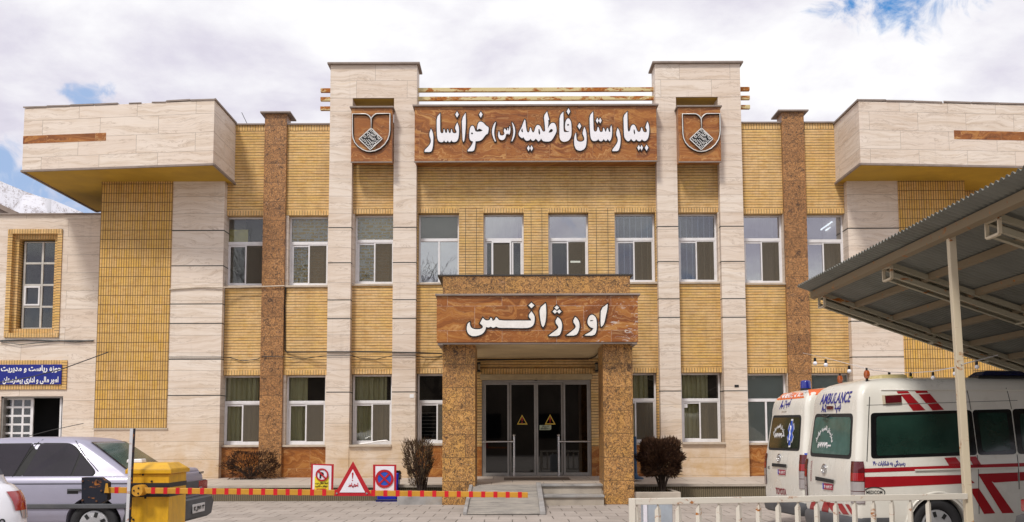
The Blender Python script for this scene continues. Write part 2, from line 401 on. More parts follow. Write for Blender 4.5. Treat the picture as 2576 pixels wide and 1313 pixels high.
def marble_mat(name, worn=0.0, bw=1.05, rh=.62):
    m, g, b = mat(name); vec, u, v, p = wallvec(g)
    tint, mo = brk(g, vec, bw, rh, .0025, .5)
    q = g.vm('ADD', vec, g.n('CombineXYZ', {0: g.m('MULTIPLY', tint, 11.0), 1: g.m('MULTIPLY', tint, 5.0), 2: 0.0}).outputs[0])
    w = g.noise(g.mp(q, (1.0, 1.6, 1)), 1.0, 4, .55, .9)
    hh = g.m('ADD', g.m('MULTIPLY', g.n('SeparateXYZ', {0: q}).outputs[1], 2.6), g.m('MULTIPLY', w, 3.4))
    bandv = g.n('CombineXYZ', {0: g.m('MULTIPLY', u, .35), 1: hh, 2: 0.0}).outputs[0]
    b1 = g.noise(g.mp(bandv, (1, 2.2, 1)), 1.0, 6, .65, .2); b2 = g.noise(g.mp(bandv, (2, 9.0, 1)), 1.0, 4, .6)
    base = g.ramp(b1, [(.30, (.09, .027, .007)), (.42, (.19, .055, .011)), (.52, (.29, .095, .017)), (.61, (.42, .19, .045)), (.70, (.56, .33, .14))])
    base = g.mix(g.ramp(b2, [(.53, 0.0), (.66, .7)]), base, (.56, .32, .13, 1))
    base = g.mix(g.ramp(b2, [(.30, .6), (.40, 0.0)]), base, (.13, .042, .014, 1))
    base = g.mix(g.m('MULTIPLY', tint, .25), base, (.42, .16, .025, 1))
    if worn:
        wn = g.noise(g.mp(p, (1, 1, 2.2)), 5.5, 9, .78, 1.2)
        right = g.n('MapRange', {0: u, 1: 20.4, 2: 23.4, 3: .0, 4: .15}).outputs[0]
        sc = g.ramp(g.m('ADD', wn, right), [(.69, 0.0), (.73, .85)])
        base = g.mix(sc, base, (.62, .58, .55, 1))
        base = g.mix(g.m('MULTIPLY', mo, g.ramp(wn, [(.4, .1), (.6, .9)])), base, (.66, .60, .54, 1))
    else:
        base = g.mix(g.m('MULTIPLY', mo, .7), base, (.40, .27, .15, 1))
    setb(g, b, Base_Color=base, Roughness=.36, Specular_IOR_Level=.45)
    bump(g, b, g.m('SUBTRACT', b2, mo), .08, .004)
    return m
M['marble'] = marble_mat('red_brown_marble')
M['marble_worn'] = marble_mat('worn_red_brown_marble', 1.0, 1.1, .5)

def plain(name, col, rough=.5, metal=0.0, var=.12, scale=6.0, dirt=0.0, dcol=(.12, .09, .06), spec=.4, coat=0.0, obj=False, streak=False, bmp=0.0):
    m, g, b = mat(name)
    p = g.n('TexCoord').outputs['Object'] if obj else g.n('NewGeometry').outputs['Position']
    n = g.noise(p, scale, 6, .6)
    c = g.mix(g.ramp(n, [(.3, 0.0), (.7, 1.0)]), tuple(x * (1 - var) for x in col), tuple(min(1, x * (1 + var)) for x in col))
    if dirt:
        dv = g.mp(p, (1.5, 1.5, .25)) if streak else p
        d = g.ramp(g.noise(dv, scale * .55, 8, .7), [(.5, 0.0), (.8, dirt)])
        c = g.mix(d, c, (*dcol, 1))
    r = g.m('ADD', rough, g.m('MULTIPLY', g.m('SUBTRACT', n, .5), .25), clamp=True)
    setb(g, b, Base_Color=c, Roughness=r, Metallic=metal, Specular_IOR_Level=spec, Coat_Weight=coat, Coat_Roughness=.06)
    if bmp: bump(g, b, n, bmp, .01)
    return m
M['cap'] = plain('weathered_coping_slab', (.27, .22, .19), .7, dirt=.6, scale=5)
M['soffit'] = plain('ochre_painted_soffit', (.47, .295, .035), .75, var=.15, scale=1.2, dirt=.5, dcol=(.30, .17, .03))
M['soffit_pale'] = plain('cream_painted_soffit', (.62, .50, .30), .75, var=.12, scale=1.5, dirt=.4, dcol=(.35, .26, .14))
M['pvc'] = plain('white_upvc', (.74, .73, .74), .35, var=.06, dirt=.35, dcol=(.40, .36, .32))
M['alu'] = plain('dull_aluminium', (.30, .285, .265), .42, metal=.35, var=.12, dirt=.4, dcol=(.18, .14, .11))
M['screen'] = plain('grey_mesh_frame', (.24, .23, .21), .6)
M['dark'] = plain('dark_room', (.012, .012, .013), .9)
M['groove'] = plain('dark_joint', (.045, .05, .045), .8)
M['sill'] = plain('pale_stone_sill', (.50, .42, .33), .6, dirt=.5, scale=7)
M['white_letter'] = plain('white_acrylic_letter', (.80, .79, .82), .35, var=.05, scale=3)
M['white_worn'] = plain('chipped_white_letter', (.80, .78, .74), .4, var=.05, scale=9, dirt=.45, dcol=(.45, .38, .30))
M['black'] = plain('black_edge', (.012, .012, .012), .45)
M['rubber'] = plain('black_rubber', (.022, .022, .024), .75)
M['black_plastic'] = plain('weathered_black_plastic', (.04, .04, .042), .6, var=.25, dirt=.4, dcol=(.12, .11, .10))
M['chrome'] = plain('polished_steel', (.62, .62, .63), .22, metal=1.0, var=.05)
M['curtain'] = None
def rusty(name, paint, amount=.5, scale=3.0):
    m, g, b = mat(name); p = g.n('NewGeometry').outputs['Position']
    n = g.noise(g.mp(p, (.8, 2, 2)), scale, 8, .68, .4); n2 = g.noise(p, scale * 7, 4, .6)
    rust = g.ramp(n2, [(.3, (.20, .055, .012)), (.6, (.42, .15, .025)), (.8, (.55, .28, .05))])
    f = g.ramp(n, [(.62 - amount * .35, 0.0), (.68 - amount * .35, 1.0)])
    setb(g, b, Base_Color=g.mix(f, (*paint, 1), rust), Roughness=.7, Specular_IOR_Level=.25)
    return m
M['rust_beam'] = rusty('rusty_painted_steel', (.60, .50, .26), .34)
M['cream_steel'] = rusty('cream_painted_steel', (.60, .52, .38), .12, 5)
M['white_steel'] = rusty('white_painted_steel', (.66, .62, .54), .1, 6)

def fold_mat(name, c0, c1, freq=26.0):
    m, g, b = mat(name); vec, u, v, p = wallvec(g)
    w = g.noise(g.mp(vec, (freq * .2, .5, 1)), 1.0, 3, .6, .3)
    setb(g, b, Base_Color=g.mix(g.ramp(w, [(.3, 0.0), (.7, 1.0)]), (*c0, 1), (*c1, 1)), Roughness=.9)
    return m
M['curtain'] = fold_mat('olive_beige_curtain', (.60, .53, .31), (.78, .72, .48))
M['curtain_lilac'] = fold_mat('pale_lilac_curtain', (.42, .38, .46), (.60, .56, .62))
M['blind'] = plain('grey_roller_blind', (.30, .28, .26), .9, var=.08)
M['net'] = plain('white_net_curtain', (.72, .71, .74), .9, var=.06, scale=2)
M['film'] = plain('frosted_window_film', (.40, .44, .45), .5, var=.1, scale=1.5)
M['card'] = plain('yellow_card', (.55, .47, .14), .8)
M['teal'] = plain('teal_tinted_film', (.10, .22, .27), .4, var=.2, scale=1.2)
def infill_mat():
    m, g, b = mat('rough_infill_brick'); vec, u, v, p = wallvec(g)
    nz = g.n('TexNoise', {'Vector': vec, 'Scale': 8.0, 'Detail': 4.0}).outputs[1]
    q = g.vm('ADD', vec, g.vm('MULTIPLY', nz, (.05, .05, 0)))
    tint, mo = brk(g, q, .21, .082, .014, .5, smooth=.3)
    base = g.mix(tint, (.56, .36, .05), (.70, .46, .10))
    splat = g.ramp(g.noise(g.mp(vec, (1, 2.2, 1)), 6.5, 5, .65, .6), [(.50, 0.0), (.58, 1.0)])
    setb(g, b, Base_Color=g.mix(g.m('MAXIMUM', mo, splat), base, (.74, .72, .66, 1)), Roughness=.9)
    bump(g, b, mo, .6, .02)
    return m
M['infill'] = infill_mat()

def glass_mat(name, tint=(.75, .8, .8), refl=.10, rough=.015, fres=1.0, wav=.0):
    m, g, b = mat(name); nt = m.node_tree; nt.nodes.remove(b)
    out = nt.nodes['Material Output']
    fr = g.n('Fresnel', {'IOR': 1.5}).outputs[0]
    gl = g.n('BsdfGlossy', {'Color': (1, 1, 1, 1), 'Roughness': rough})
    if wav:
        p = g.n('NewGeometry').outputs['Position']
        bn = g.n('Bump', {'Height': g.noise(p, 1.3, 3, .5), 'Strength': wav, 'Distance': .05}); nt.links.new(bn.outputs[0], gl.inputs['Normal'])
    tr = g.n('BsdfTransparent', {'Color': (*tint, 1)})
    mx = g.n('MixShader', {0: g.m('ADD', g.m('MULTIPLY', fr, fres), refl, clamp=True), 1: tr, 2: gl})
    nt.links.new(mx.outputs[0], out.inputs[0])
    return m
M['glass'] = glass_mat('window_glass', (.86, .88, .86), .025, wav=.04)
M['glass_up'] = glass_mat('reflective_window_glass', (.62, .64, .67), .30, wav=.04)
M['glass_mid'] = glass_mat('half_reflective_glass', (.72, .76, .80), .09, wav=.04)
M['glass_blue'] = glass_mat('blue_reflective_glass', (.25, .36, .42), .38, wav=.03)
def mesh_mat():
    m, g, b = mat('insect_screen'); nt = m.node_tree; nt.nodes.remove(b)
    mx = g.n('MixShader', {0: .5, 1: g.n('BsdfTransparent', {'Color': (.8, .78, .74, 1)}), 2: g.n('BsdfDiffuse', {'Color': (.17, .15, .12, 1)})})
    nt.links.new(mx.outputs[0], nt.nodes['Material Output'].inputs[0]); return m
M['mesh'] = mesh_mat()
M['glass_door'] = glass_mat('dark_door_glass', (.16, .18, .18), .02, .02)
M['glass_car'] = glass_mat('tinted_car_glass', (.10, .10, .11), .10, .02)
M['glass_green'] = glass_mat('green_car_glass', (.30, .46, .40), .10, .02)

def emit_mat(name, col, s):
    m, g, b = mat(name); setb(g, b, Base_Color=(.8, .8, .8), Emission_Color=col, Emission_Strength=s); return m
M['tube'] = emit_mat('lit_fluorescent_tube', (.93, 1.0, .98), 3.0)

def paving_mat():
    m, g, b = mat('concrete_pavers'); p = g.n('NewGeometry').outputs['Position']
    nz = g.n('TexNoise', {'Vector': p, 'Scale': 1.2, 'Detail': 2.0}).outputs[1]
    q = g.vm('ADD', p, g.vm('MULTIPLY', g.vm('SUBTRACT', nz, (.5, .5, .5)), (.05, .05, 0)))
    tint, mo = brk(g, q, .46, .62, .011, .5, smooth=.25)
    n1 = g.noise(p, .9, 7, .65); n2 = g.noise(p, 22, 5, .65)
    base = g.mix(g.ramp(n1, [(.3, 0.0), (.7, 1.0)]), (.28, .245, .215), (.44, .385, .34))
    base = g.mix(g.m('MULTIPLY', tint, .35), base, (.50, .445, .40, 1))
    base = g.mix(g.ramp(n2, [(.3, .4), (.55, 0.0)]), base, (.22, .18, .15, 1))
    base = g.mix(g.ramp(g.noise(p, 2.6, 6, .7), [(.58, 0.0), (.74, .55)]), base, (.24, .21, .19, 1))
    oil = g.ramp(g.noise(g.mp(p, (.6, 1, 1)), 1.1, 7, .7, .5), [(.60, 0.0), (.68, .45)])
    base = g.mix(oil, base, (.13, .115, .105, 1))
    base = g.mix(g.ramp(g.noise(p, 60, 3, .7), [(.66, 0.0), (.72, .6)]), base, (.10, .08, .06, 1))
    base = g.mix(g.m('MULTIPLY', mo, g.ramp(g.noise(p, 5, 3), [(.3, .35), (.6, .95)])), base, (.075, .062, .05, 1))
    setb(g, b, Base_Color=base, Roughness=.8, Specular_IOR_Level=.3)
    bump(g, b, g.m('SUBTRACT', g.m('MULTIPLY', n2, .3), mo), .4, .01)
    return m
M['paving'] = paving_mat()
def terrace_mat():
    m, g, b = mat('terrace_stone'); p = g.n('NewGeometry').outputs['Position']
    tint, mo = brk(g, p, 1.1, 1.3, .008, .4)
    n1 = g.noise(g.mp(p, (1, 4, 4)), 1.4, 7, .65)
    base = g.mix(g.ramp(n1, [(.3, 0.0), (.7, 1.0)]), (.40, .34, .28), (.56, .50, .44))
    base = g.mix(g.m('MULTIPLY', tint, .2), base, (.36, .31, .27, 1))
    base = g.mix(g.m('MULTIPLY', mo, .8), base, (.14, .11, .09, 1))
    setb(g, b, Base_Color=base, Roughness=.65)
    return m
M['terrace'] = terrace_mat()
def ribbed_mat():
    m, g, b = mat('ribbed_render'); vec, u, v, p = wallvec(g)
    f = g.m('SINE', g.m('MULTIPLY', u, 2 * math.pi / .045))
    n1 = g.noise(p, 2.0, 6, .65)
    base = g.mix(n1, (.13, .10, .05), (.24, .19, .12))
    base = g.mix(g.ramp(f, [(.0, .6), (.5, 0.0)]), base, (.06, .05, .03, 1))
    setb(g, b, Base_Color=base, Roughness=.85); bump(g, b, f, .6, .01)
    return m
M['ribbed'] = ribbed_mat()
M['grey_stone'] = plain('grey_veined_kerb', (.30, .29, .28), .6, var=.3, scale=3.5, dirt=.5, dcol=(.36, .26, .14))
M['step_stone'] = plain('worn_step_stone', (.40, .35, .29), .65, var=.2, scale=3, dirt=.4, dcol=(.20, .15, .10))
# ------------------------------------------------------------------ ground, terrace, hill
def structure(mb, name, m, **k):
    o = mb.build(name, m, **k); o['kind'] = 'structure'; return o
gm = MB(); gm.quad((-400, -120, 0), (400, -120, 0), (400, 2600, 0), (-400, 2600, 0)); structure(gm, 'pavement', M['paving'])
YP, YG, YB, YW = 24.6, 24.72, 24.82, 25.05          # pier face, granite face, brick face, window plane
tm = MB()                                             # raised walkway in front of the wall, slightly sloped to drain
for xa, xb, ya in ((-12.5, -1.43, 22.4), (-1.43, 2.46, 21.25), (2.46, 16, 22.4)):
    tm.hexa([(xa, ya, -.05), (xb, ya, -.05), (xb, 25.6, -.05), (xa, 25.6, -.05)], [(xa, ya, .33 if ya > 22 else .39), (xb, ya, .33 if ya > 22 else .39), (xb, 25.6, .43), (xa, 25.6, .43)])
structure(tm, 'terrace', M['terrace'])
tl = MB()
for xa, xb in ((-12.5, -1.5), (2.5, 16)):
    tl.box(xa, xb, 22.37, 22.40, -.02, .285); 
structure(tl, 'terrace_riser', M['ribbed'])
tn = MB()
for xa, xb in ((-12.5, -1.44), (2.47, 16)): tn.box(xa, xb, 22.33, 22.45, .287, .337)
structure(tn, 'terrace_edging', M['step_stone'])

def hill():
    m, g, b = mat('snowy_scree'); p = g.n('NewGeometry').outputs['Position']
    n = g.noise(p, .03, 9, .75, .4); n2 = g.noise(p, .33, 6, .75)
    rock = g.ramp(g.m('ADD', g.m('MULTIPLY', n, .55), g.m('MULTIPLY', n2, .5)), [(.53, 0.0), (.60, .8)])
    c = g.mix(rock, (.60, .60, .645), (.19, .15, .14))
    setb(g, b, Base_Color=c, Roughness=.9)
    random.seed(4); mb = MB(); rws = []
    ridge = [(-60, 420), (-30, 440), (0, 457), (45, 473), (95, 492), (150, 512), (195, 527), (235, 540), (300, 560), (380, 585), (470, 615)]
    for k in range(13):
        t = k / 12; row = []
        for i, (px, py) in enumerate(ridge):
            q = at(px, py, 1500)
            row.append((q.x + 60 * t * math.sin(i * 1.7), 1500 - 420 * t + 30 * math.sin(i * 2.3 + k), (q.z) * (1 - t) + 18 * math.sin(i * 1.3 + k * 2.1) * t * (1 - t)))
        rws.append(row)
    mb.rows(rws); structure(mb, 'snowy_hill', m, smooth=True)
hill()

# ------------------------------------------------------------------ hospital building
BLD = thing('hospital_building', 'two-storey yellow brick hospital with pale stone piers and brown stone sign boards', 'building', (0, 24.6, 0))
ZT = 9.07                                             # top of the brick parapet
def XP(px, py=640, Y=YP): return X(px, py, Y)
xTL, xGL0, xGL1 = XP(562), XP(659.6, 643, YG), XP(716, 643, YG)
xA0, xA1, xB0, xB1 = XP(825.5), XP(883), XP(988.5), XP(1046.8)
xC0, xC1, xD0, xD1 = XP(1655.3), XP(1707.6), XP(1814.4), XP(1872.8)
xGR0, xGR1, xTR = XP(1975.8, 643, YG), XP(2032.5, 643, YG), XP(2135.6)
# window rows: (px left, px right, top, transom, bottom) for the first floor and the ground floor
FF = [(570.6, 671, 548, 613, 722), (729.7, 829, 547, 613, 721), (895, 994, 543.5, 607.7, 717.5), (1054, 1155.7, 541.6, 604.5, 715), (1216.8, 1317.5, 541, 604, 714),
      (1378.8, 1479, 540.5, 603.3, 713.5), (1544.6, 1646, 540, 603, 713), (1702, 1802, 540, 602.8, 712.5), (1866, 1965.6, 541.8, 604, 713.5), (2021, 2121, 543.7, 607, 716)]
GF = [(562.2, 663, 946, 1013, 1119), (722, 822, 945, 1012.5, 1119), (888, 988, 943, 1011.5, 1118), (1050.8, 1152, 942, 1011, 1117), None, None,
      (1549, 1650, 939, 1006.3, 1112), (1711, 1811.4, 939, 1006.3, 1112), (1876, 1976, 939.5, 1006.8, 1113), (2037, 2137, 941, 1008, 1114)]
def wrect(w):
    a = at(w[0], w[2], YW); b = at(w[1], w[4], YW); tz = Zz((w[0] + w[1]) / 2, w[3], YW)
    xm0 = (at(w[0], w[2], YW).x + at(w[0], w[4], YW).x) / 2; xm1 = (at(w[1], w[2], YW).x + at(w[1], w[4], YW).x) / 2
    return [xm0, xm1, b.z, a.z, tz]
WF = [wrect(w) for w in FF]; WG = [wrect(w) if w else None for w in GF]
# straighten rows: one sill and one head height for each storey in each bay
bays = [(xTL, xA0, (0, 1), 'marble'), (xA1, xB0, (2,), 'stone'), (xB1, xC0, (3, 4, 5, 6), 'marble'), (xC1, xD0, (7,), 'stone'), (xD1, xTR, (8, 9), 'marble')]
DOOR0, DOOR1 = X(1212.5, 1080, 24.86), X(1487, 1080, 24.86)
DEP = .45
def wallbox(mb, x0, x1, z0, z1, y=YB, d=DEP): mb.box(x0, x1, y, y + d, z0, z1)
for x0, x1, idx, dado in bays:
    f = [WF[i] for i in idx]; gq = [WG[i] for i in idx if WG[i]]
    hs = sum(q[3] for q in f) / len(f); ss = sum(q[2] for q in f) / len(f)
    hg = sum(q[3] for q in gq) / len(gq); sg = sum(q[2] for q in gq) / len(gq)
    for q in f: q[3], q[2] = hs, ss
    for q in gq: q[3], q[2] = hg, sg
    lf, lg = hs + .005, hg + .005
    u = MB(); wallbox(u, x0, x1, lf + .115, ZT - .14); u.build('brick_panel', M['brick'], BLD)
    s_ = MB(); s_.box(x0, x1, YB - .006, YB + DEP, ZT - .14, ZT); s_.build('brick_course', M['soldier'], BLD)
    mid = MB(); wallbox(mid, x0, x1, lg + .115, ss - .05); mid.build('brick_panel', M['brick'], BLD)
    for rows_, lz in ((f, lf), (gq, lg)):
        if len(rows_) < 4 or lz == lg:
            b_ = MB(); b_.box(x0, x1, YB - .006, YW + .05, lz, lz + .115); b_.build('brick_course', M['soldier'], BLD)
        else:                              # over the four centre windows the soldiers stop at each jamb
            for q in rows_:
                b_ = MB(); b_.box(q[0] - .005, q[1] + .005, YB - .006, YW + .05, lz, lz + .115); b_.build('brick_course', M['soldier'], BLD)
    for rows_, hz_, sz_ in ((f, lf, ss), (gq, lg, sg)):
        e = [x0] + [v for q in rows_ for v in (q[0], q[1])] + [x1]
        for a, b_ in zip(e[0::2], e[1::2]):
            segs = [(a, b_)]
            if a < DOOR0 and b_ > DOOR1 and hz_ == lg: segs = [(a, DOOR0 - .06), (DOOR1 + .05, b_)]
            for a, b_ in segs:
                if b_ - a > .02:
                    j_ = MB(); wallbox(j_, a, b_, sz_, hz_ + (.115 if len(idx) == 4 and hz_ == lf else 0))
                    j_.build('window_reveal' if len(idx) < 4 else 'brick_jamb', M['stone' if len(idx) < 4 else 'brick'], BLD)
    for rows_, sz_, sm in ((f, ss, 'brick'), (gq, sg, dado)):
        sl = MB()
        for q in rows_ if len(idx) > 1 else [(x0, x1)]:
            a, b_ = (q[0] - .09, q[1] + .09) if len(idx) > 1 else (x0, x1)
            a, b_ = max(a, x0), min(b_, x1)
            sl.box(a, b_, YB - (.05 if len(idx) > 1 or sm != 'stone' else .27), YW + .06, sz_ - .05, sz_)
        sl.build('window_sill', M['sill'], BLD, bevel=.006)
    for a, b_ in ([(x0, x1)] if len(idx) < 4 else [(x0, DOOR0 - .06), (DOOR1 + .05, x1)]):
        dd = MB(); dd.box(a, b_, (YB if dado == 'marble' else YP + .02), YB + DEP, .33, sg - .05); dd.build('stone_dado' if dado == 'stone' else 'marble_dado', M[dado], BLD)
# dark joint lines on the brick between the four centre windows
jl = MB()
for i in (3, 4, 5):
    a, b_ = WF[i][1], WF[i + 1][0]
    for t in (.30, .74) if i > 3 else (.27, .72): jl.box(a + (b_ - a) * t - .005, a + (b_ - a) * t + .005, YB - .002, YB + .01, WF[i][2], WF[i][3] + .12)
jl.build('joint_line', M['groove'], BLD)

# piers
GRV = [573, 661.5, 755, 802, 987]                     # open dark joints
def pier(x0, x1, z1, name='stone_pier', m='stone', yf=YP, yb=YW + .12, z0=.30, grooves=True, side=1):
    p = MB().box(x0, x1, yf, yb, z0, z1).build(name, M[m], BLD, bevel=.004, seg=1)
    if grooves:
        for gy in GRV:
            z = Zz(1288, gy - 2, YP); MB().box(x0 - .003, x1 + .003, yf - .003, yb, z - .011, z + .011).build('open_joint', M['groove'], p)
    return p
zSlot1, zSlot0, zTop = Zz(940, 247, YP), Zz(940, 268, YP), 10.52
for x0, x1 in ((xA0, xA1), (xB0, xB1), (xC0, xC1), (xD0, xD1)): pier(x0, x1, zSlot1, yb=YP + .62)
for xa, xb in ((xA0, xB1), (xC0, xD1)):
    MB().box(xa, xb, YP, YP + .62, zSlot1, zTop).build('stone_lintel', M['stone_slab'], BLD, bevel=.004, seg=1)
    MB().box(xa + .02, xb - .02, YP + .03, YP + .6, zSlot1 - .006, zSlot1 - .001).build('soffit', M['soffit'], BLD)
    c = MB(); c.box(xa - .07, xb + .07, YP - .08, YP + .7, zTop + .001, zTop + .05); c.build('coping', M['cap'], BLD, bevel=.008)
for x0, x1 in ((xGL0, xGL1), (xGR0, xGR1)):
    p = MB().box(x0, x1, YG, YW + .12, .3, ZT + .26).build('granite_pilaster', M['granite'], BLD, bevel=.006)
    MB().box(x0 - .1, x1 + .1, YG - .09, YW + .3, ZT + .261, ZT + .30).build('coping', M['cap'], BLD, bevel=.006)
for x0, x1 in ((xTL - .1, xGL0 - .02), (xGL1 + .02, xA0 - .01), (xA1, xB0), (xB1, xC0), (xC1, xD0), (xD1 + .01, xGR0 - .02), (xGR1 + .02, xTR)):
    MB().box(x0, x1, YB - .05, YB + .5, ZT + .001, ZT + .04).build('coping', M['cap'], BLD, bevel=.006)
rf = MB(); rf.box(xTL - 3.0, xTR + 3, YB + DEP, 38, ZT - .5, ZT - .45); rf.build('roof', M['cap'], BLD)
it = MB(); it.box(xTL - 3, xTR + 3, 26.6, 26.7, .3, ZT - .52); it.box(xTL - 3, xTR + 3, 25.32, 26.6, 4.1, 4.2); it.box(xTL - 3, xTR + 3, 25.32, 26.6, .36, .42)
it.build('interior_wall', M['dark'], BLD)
bk = MB(); bk.box(xTL - 3, xTR + 3, 37.8, 38, 0, ZT - .5); bk.box(xTL - 3.1, xTL - 3, 26.7, 38, 0, ZT - .5); bk.box(xTR + 3, xTR + 3.1, 26.7, 38, 0, ZT - .5); bk.build('rear_wall', M['stone_slab'], BLD)

# ---- windows
def wavy(x0, x1, z0, z1, y, seed, amp=.035, freq=9.0, gather=0.0):
    rnd = random.Random(seed); ph = [rnd.uniform(0, 6.3) for _ in range(3)]; n = 64; mb = MB(); rws = []
    for k in range(7):
        t = k / 6; z = z1 + (z0 - z1) * t; row = []
        for i in range(n + 1):
            s = i / n; x = x0 + (x1 - x0) * s
            yy = y + amp * math.sin(s * freq * 6.28 * .5 + ph[0] + .4 * t) + amp * .6 * math.sin(s * freq * 6.28 + ph[1]) + amp * .3 * math.sin(s * freq * 17 + ph[2] + t)
            row.append((x + gather * t * t * (x1 - x0) * (.5 - abs(s - .5)), yy, z))
        rws.append(row)
    return mb.rows(rws)
def window(w, kind, i, flip=False):
    x0, x1, z0, z1, zt = w; W_ = x1 - x0
    fr = MB(); y0, y1 = YW - .035, YW + .035
    fr.box(x0, x0 + .042, y0, y1, z0, z1); fr.box(x1 - .042, x1, y0, y1, z0, z1)
    fr.box(x0 + .042, x1 - .042, y0, y1, z1 - .042, z1); fr.box(x0 + .042, x1 - .042, y0, y1, z0, z0 + .045)
    fr.box(x0 + .042, x1 - .042, y0 - .006, y1, zt - .038, zt + .038)
    o = fr.build('window', M['pvc'], BLD, bevel=.005)
    up = kind.split('/')[0]; lo = kind.split('/')[1]
    gu = 'glass_up' if up in ('sky', 'net') else 'glass_mid' if up == 'bars' else 'glass'
    a, b = x0 + .042, x1 - .042
    MB().box(a, b, YW + .002, YW + .010, zt + .038, z1 - .042).build('pane', M[gu], o)
    xm = x0 + W_ * .5
    zl0, zl1 = z0 + .045, zt - .038
    if lo == 'fixed':
        MB().box(xm - .022, xm + .022, y0 - .004, y1, zl0, zl1).build('mullion', M['pvc'], o, bevel=.004)
        for p, q in ((a, xm - .022), (xm + .022, b)): MB().box(p, q, YW + .002, YW + .010, zl0, zl1).build('pane', M['glass_blue' if up == 'grey' else 'glass'], o)
    elif lo == 'triple':
        for p, q, yy, gl in ((a, a + W_ * .19, .0, 'glass'), (x0 + W_ * .7, b, .0, 'glass'), (x0 + W_ * .2, x0 + W_ * .69, -.03, 'mesh')):
            s_ = MB(); s_.box(p, p + .04, YW - .02 + yy, YW + .02 + yy, zl0, zl1); s_.box(q - .04, q, YW - .02 + yy, YW + .02 + yy, zl0, zl1)
            s_.box(p + .04, q - .04, YW - .02 + yy, YW + .02 + yy, zl1 - .04, zl1); s_.box(p + .04, q - .04, YW - .02 + yy, YW + .02 + yy, zl0, zl0 + .04)
            s_.build('sash', M['pvc'], o, bevel=.004)
            MB().box(p + .04, q - .04, YW + yy, YW + yy + .006, zl0 + .04, zl1 - .04).build('pane', M[gl], o)
    else:
        s_ = MB(); p, q = a, xm + .03                 # left sash, white profile
        for bx in ((p, p + .055, zl0, zl1), (q - .055, q, zl0, zl1), (p + .055, q - .055, zl1 - .05, zl1), (p + .055, q - .055, zl0, zl0 + .05)): s_.box(bx[0], bx[1], YW - .018, YW + .016, bx[2], bx[3])
        s_.build('sash', M['pvc'], o, bevel=.004)
        MB().box(p + .055, q - .055, YW - .002, YW + .004, zl0 + .05, zl1 - .05).build('pane', M['glass_up' if lo in ('sky', 'net', 'lilac') else 'glass_mid' if lo == 'bars' else 'glass'], o)
        p, q = xm - .03, b                            # right: insect screen in a thin frame before the second sash
        s_ = MB()
        for bx in ((p, p + .035, zl0, zl1), (q - .03, q, zl0, zl1), (p + .035, q - .03, zl1 - .022, zl1), (p + .035, q - .03, zl0, zl0 + .035)): s_.box(bx[0], bx[1], YW - .032, YW - .020, bx[2], bx[3])
        s_.build('screen_frame', M['pvc'], o, bevel=.003)
        MB().box(p + .035, q - .03, YW - .028, YW - .024, zl0 + .035, zl1 - .022).build('insect_screen', M['mesh'], o)
        s_ = MB()
        for bx in ((q - .10, q - .035, zl0, zl1), (p + .06, q - .1, zl1 - .06, zl1)): s_.box(bx[0], bx[1], YW + .018, YW + .035, bx[2], bx[3])
        s_.build('sash', M['screen'], o)
    # what stands behind the glass
    def sheet(k, za, zb):
        if k == 'curtain': wavy(a - .05, b - .12 - .1 * (i % 2), za, zb, YW + .13, i, .04, 13.0, gather=.0).build('curtain', M['curtain'], o, smooth=True)
        elif k == 'half': wavy(a - .05, a + W_ * .46, za, zb, YW + .13, i, .04, freq=7).build('curtain', M['curtain'], o, smooth=True)
        elif k in ('lilac', 'net'): wavy(a - .05, b - .1, za, zb, YW + .2, i, .02, 6).build('curtain', M['curtain_lilac' if k == 'lilac' else 'net'], o, smooth=True)
        elif k == 'infill': MB().box(x0 - .05, x1 + .05, YW + .08, YW + .2, za, zb).build('brick_infill', M['infill'], o)
        elif k == 'grey': MB().box(x0, x1, YW + .1, YW + .12, za, zb).build('blind', M['blind'], o)
        elif k == 'film': MB().box(a, b, YW + .012, YW + .018, za, zb).build('window_film', M['film'], o)
        elif k == 'bars':
            s2 = MB()
            for q in range(6): s2.box(a + .06 + q * .145, a + .08 + q * .145, YW + .05, YW + .065, za, zb)
            s2.box(a, b, YW + .066, YW + .08, zb - .07, zb - .055)
            s2.build('window_bar', M['pvc'], o)
        elif k == 'slats':
            s2 = MB()
            for q in range(9): s2.box(a, b, YW + .3, YW + .34, za + .02 + q * .09, za + .035 + q * .09)
            s2.build('slat_blind', M['blind'], o)
    lo2 = {'fixed': up, 'triple': 'dark'}.get(lo, lo)
    sheet(up, zt - .02, z1); sheet(lo2 if lo2 != 'card' else 'dark', z0, zt + .0)
    return o
kF = ['card/dark', 'infill/infill', 'infill/infill', 'grey/fixed', 'net/triple', 'sky/dark', 'bars/bars', 'bars/bars', 'net/lilac', 'sky/net']
kG = ['curtain/curtain', 'half/half', 'curtain/curtain', 'dark/slats', None, None, 'curtain/curtain', 'curtain/curtain', 'film/fixed', 'film/fixed']
wins = []
for i in range(10):
    wins.append(window(WF[i], kF[i], i))
    if WG[i]: window(WG[i], kG[i], i + 20)
w = WF[0]; MB().box(w[0] + .05, w[0] + .05 + .46, YW + .03, YW + .036, w[4] + .045, w[4] + .36).build('cardboard', M['card'], wins[0])
for wi, (px0, px1, py) in ((5, (1393, 1418, 689))[0:0] or (5, (1435, 1460, 658.5)),):
    q0, q1 = at(px0, py, 25.5), at(px1, py, 25.5)
    MB().bar(q0, q1, .05, .04).build('ceiling_tube', M['tube'], wins[wi])
for d in (0, .14):
    q0, q1 = at(2065 + d * 85, 578 + d * 10, 26.3), at(2093 + d * 85, 558 + d * 45, 25.6)
    MB().bar(q0, q1, .03, .03).build('ceiling_tube', M['tube'], wins[9])

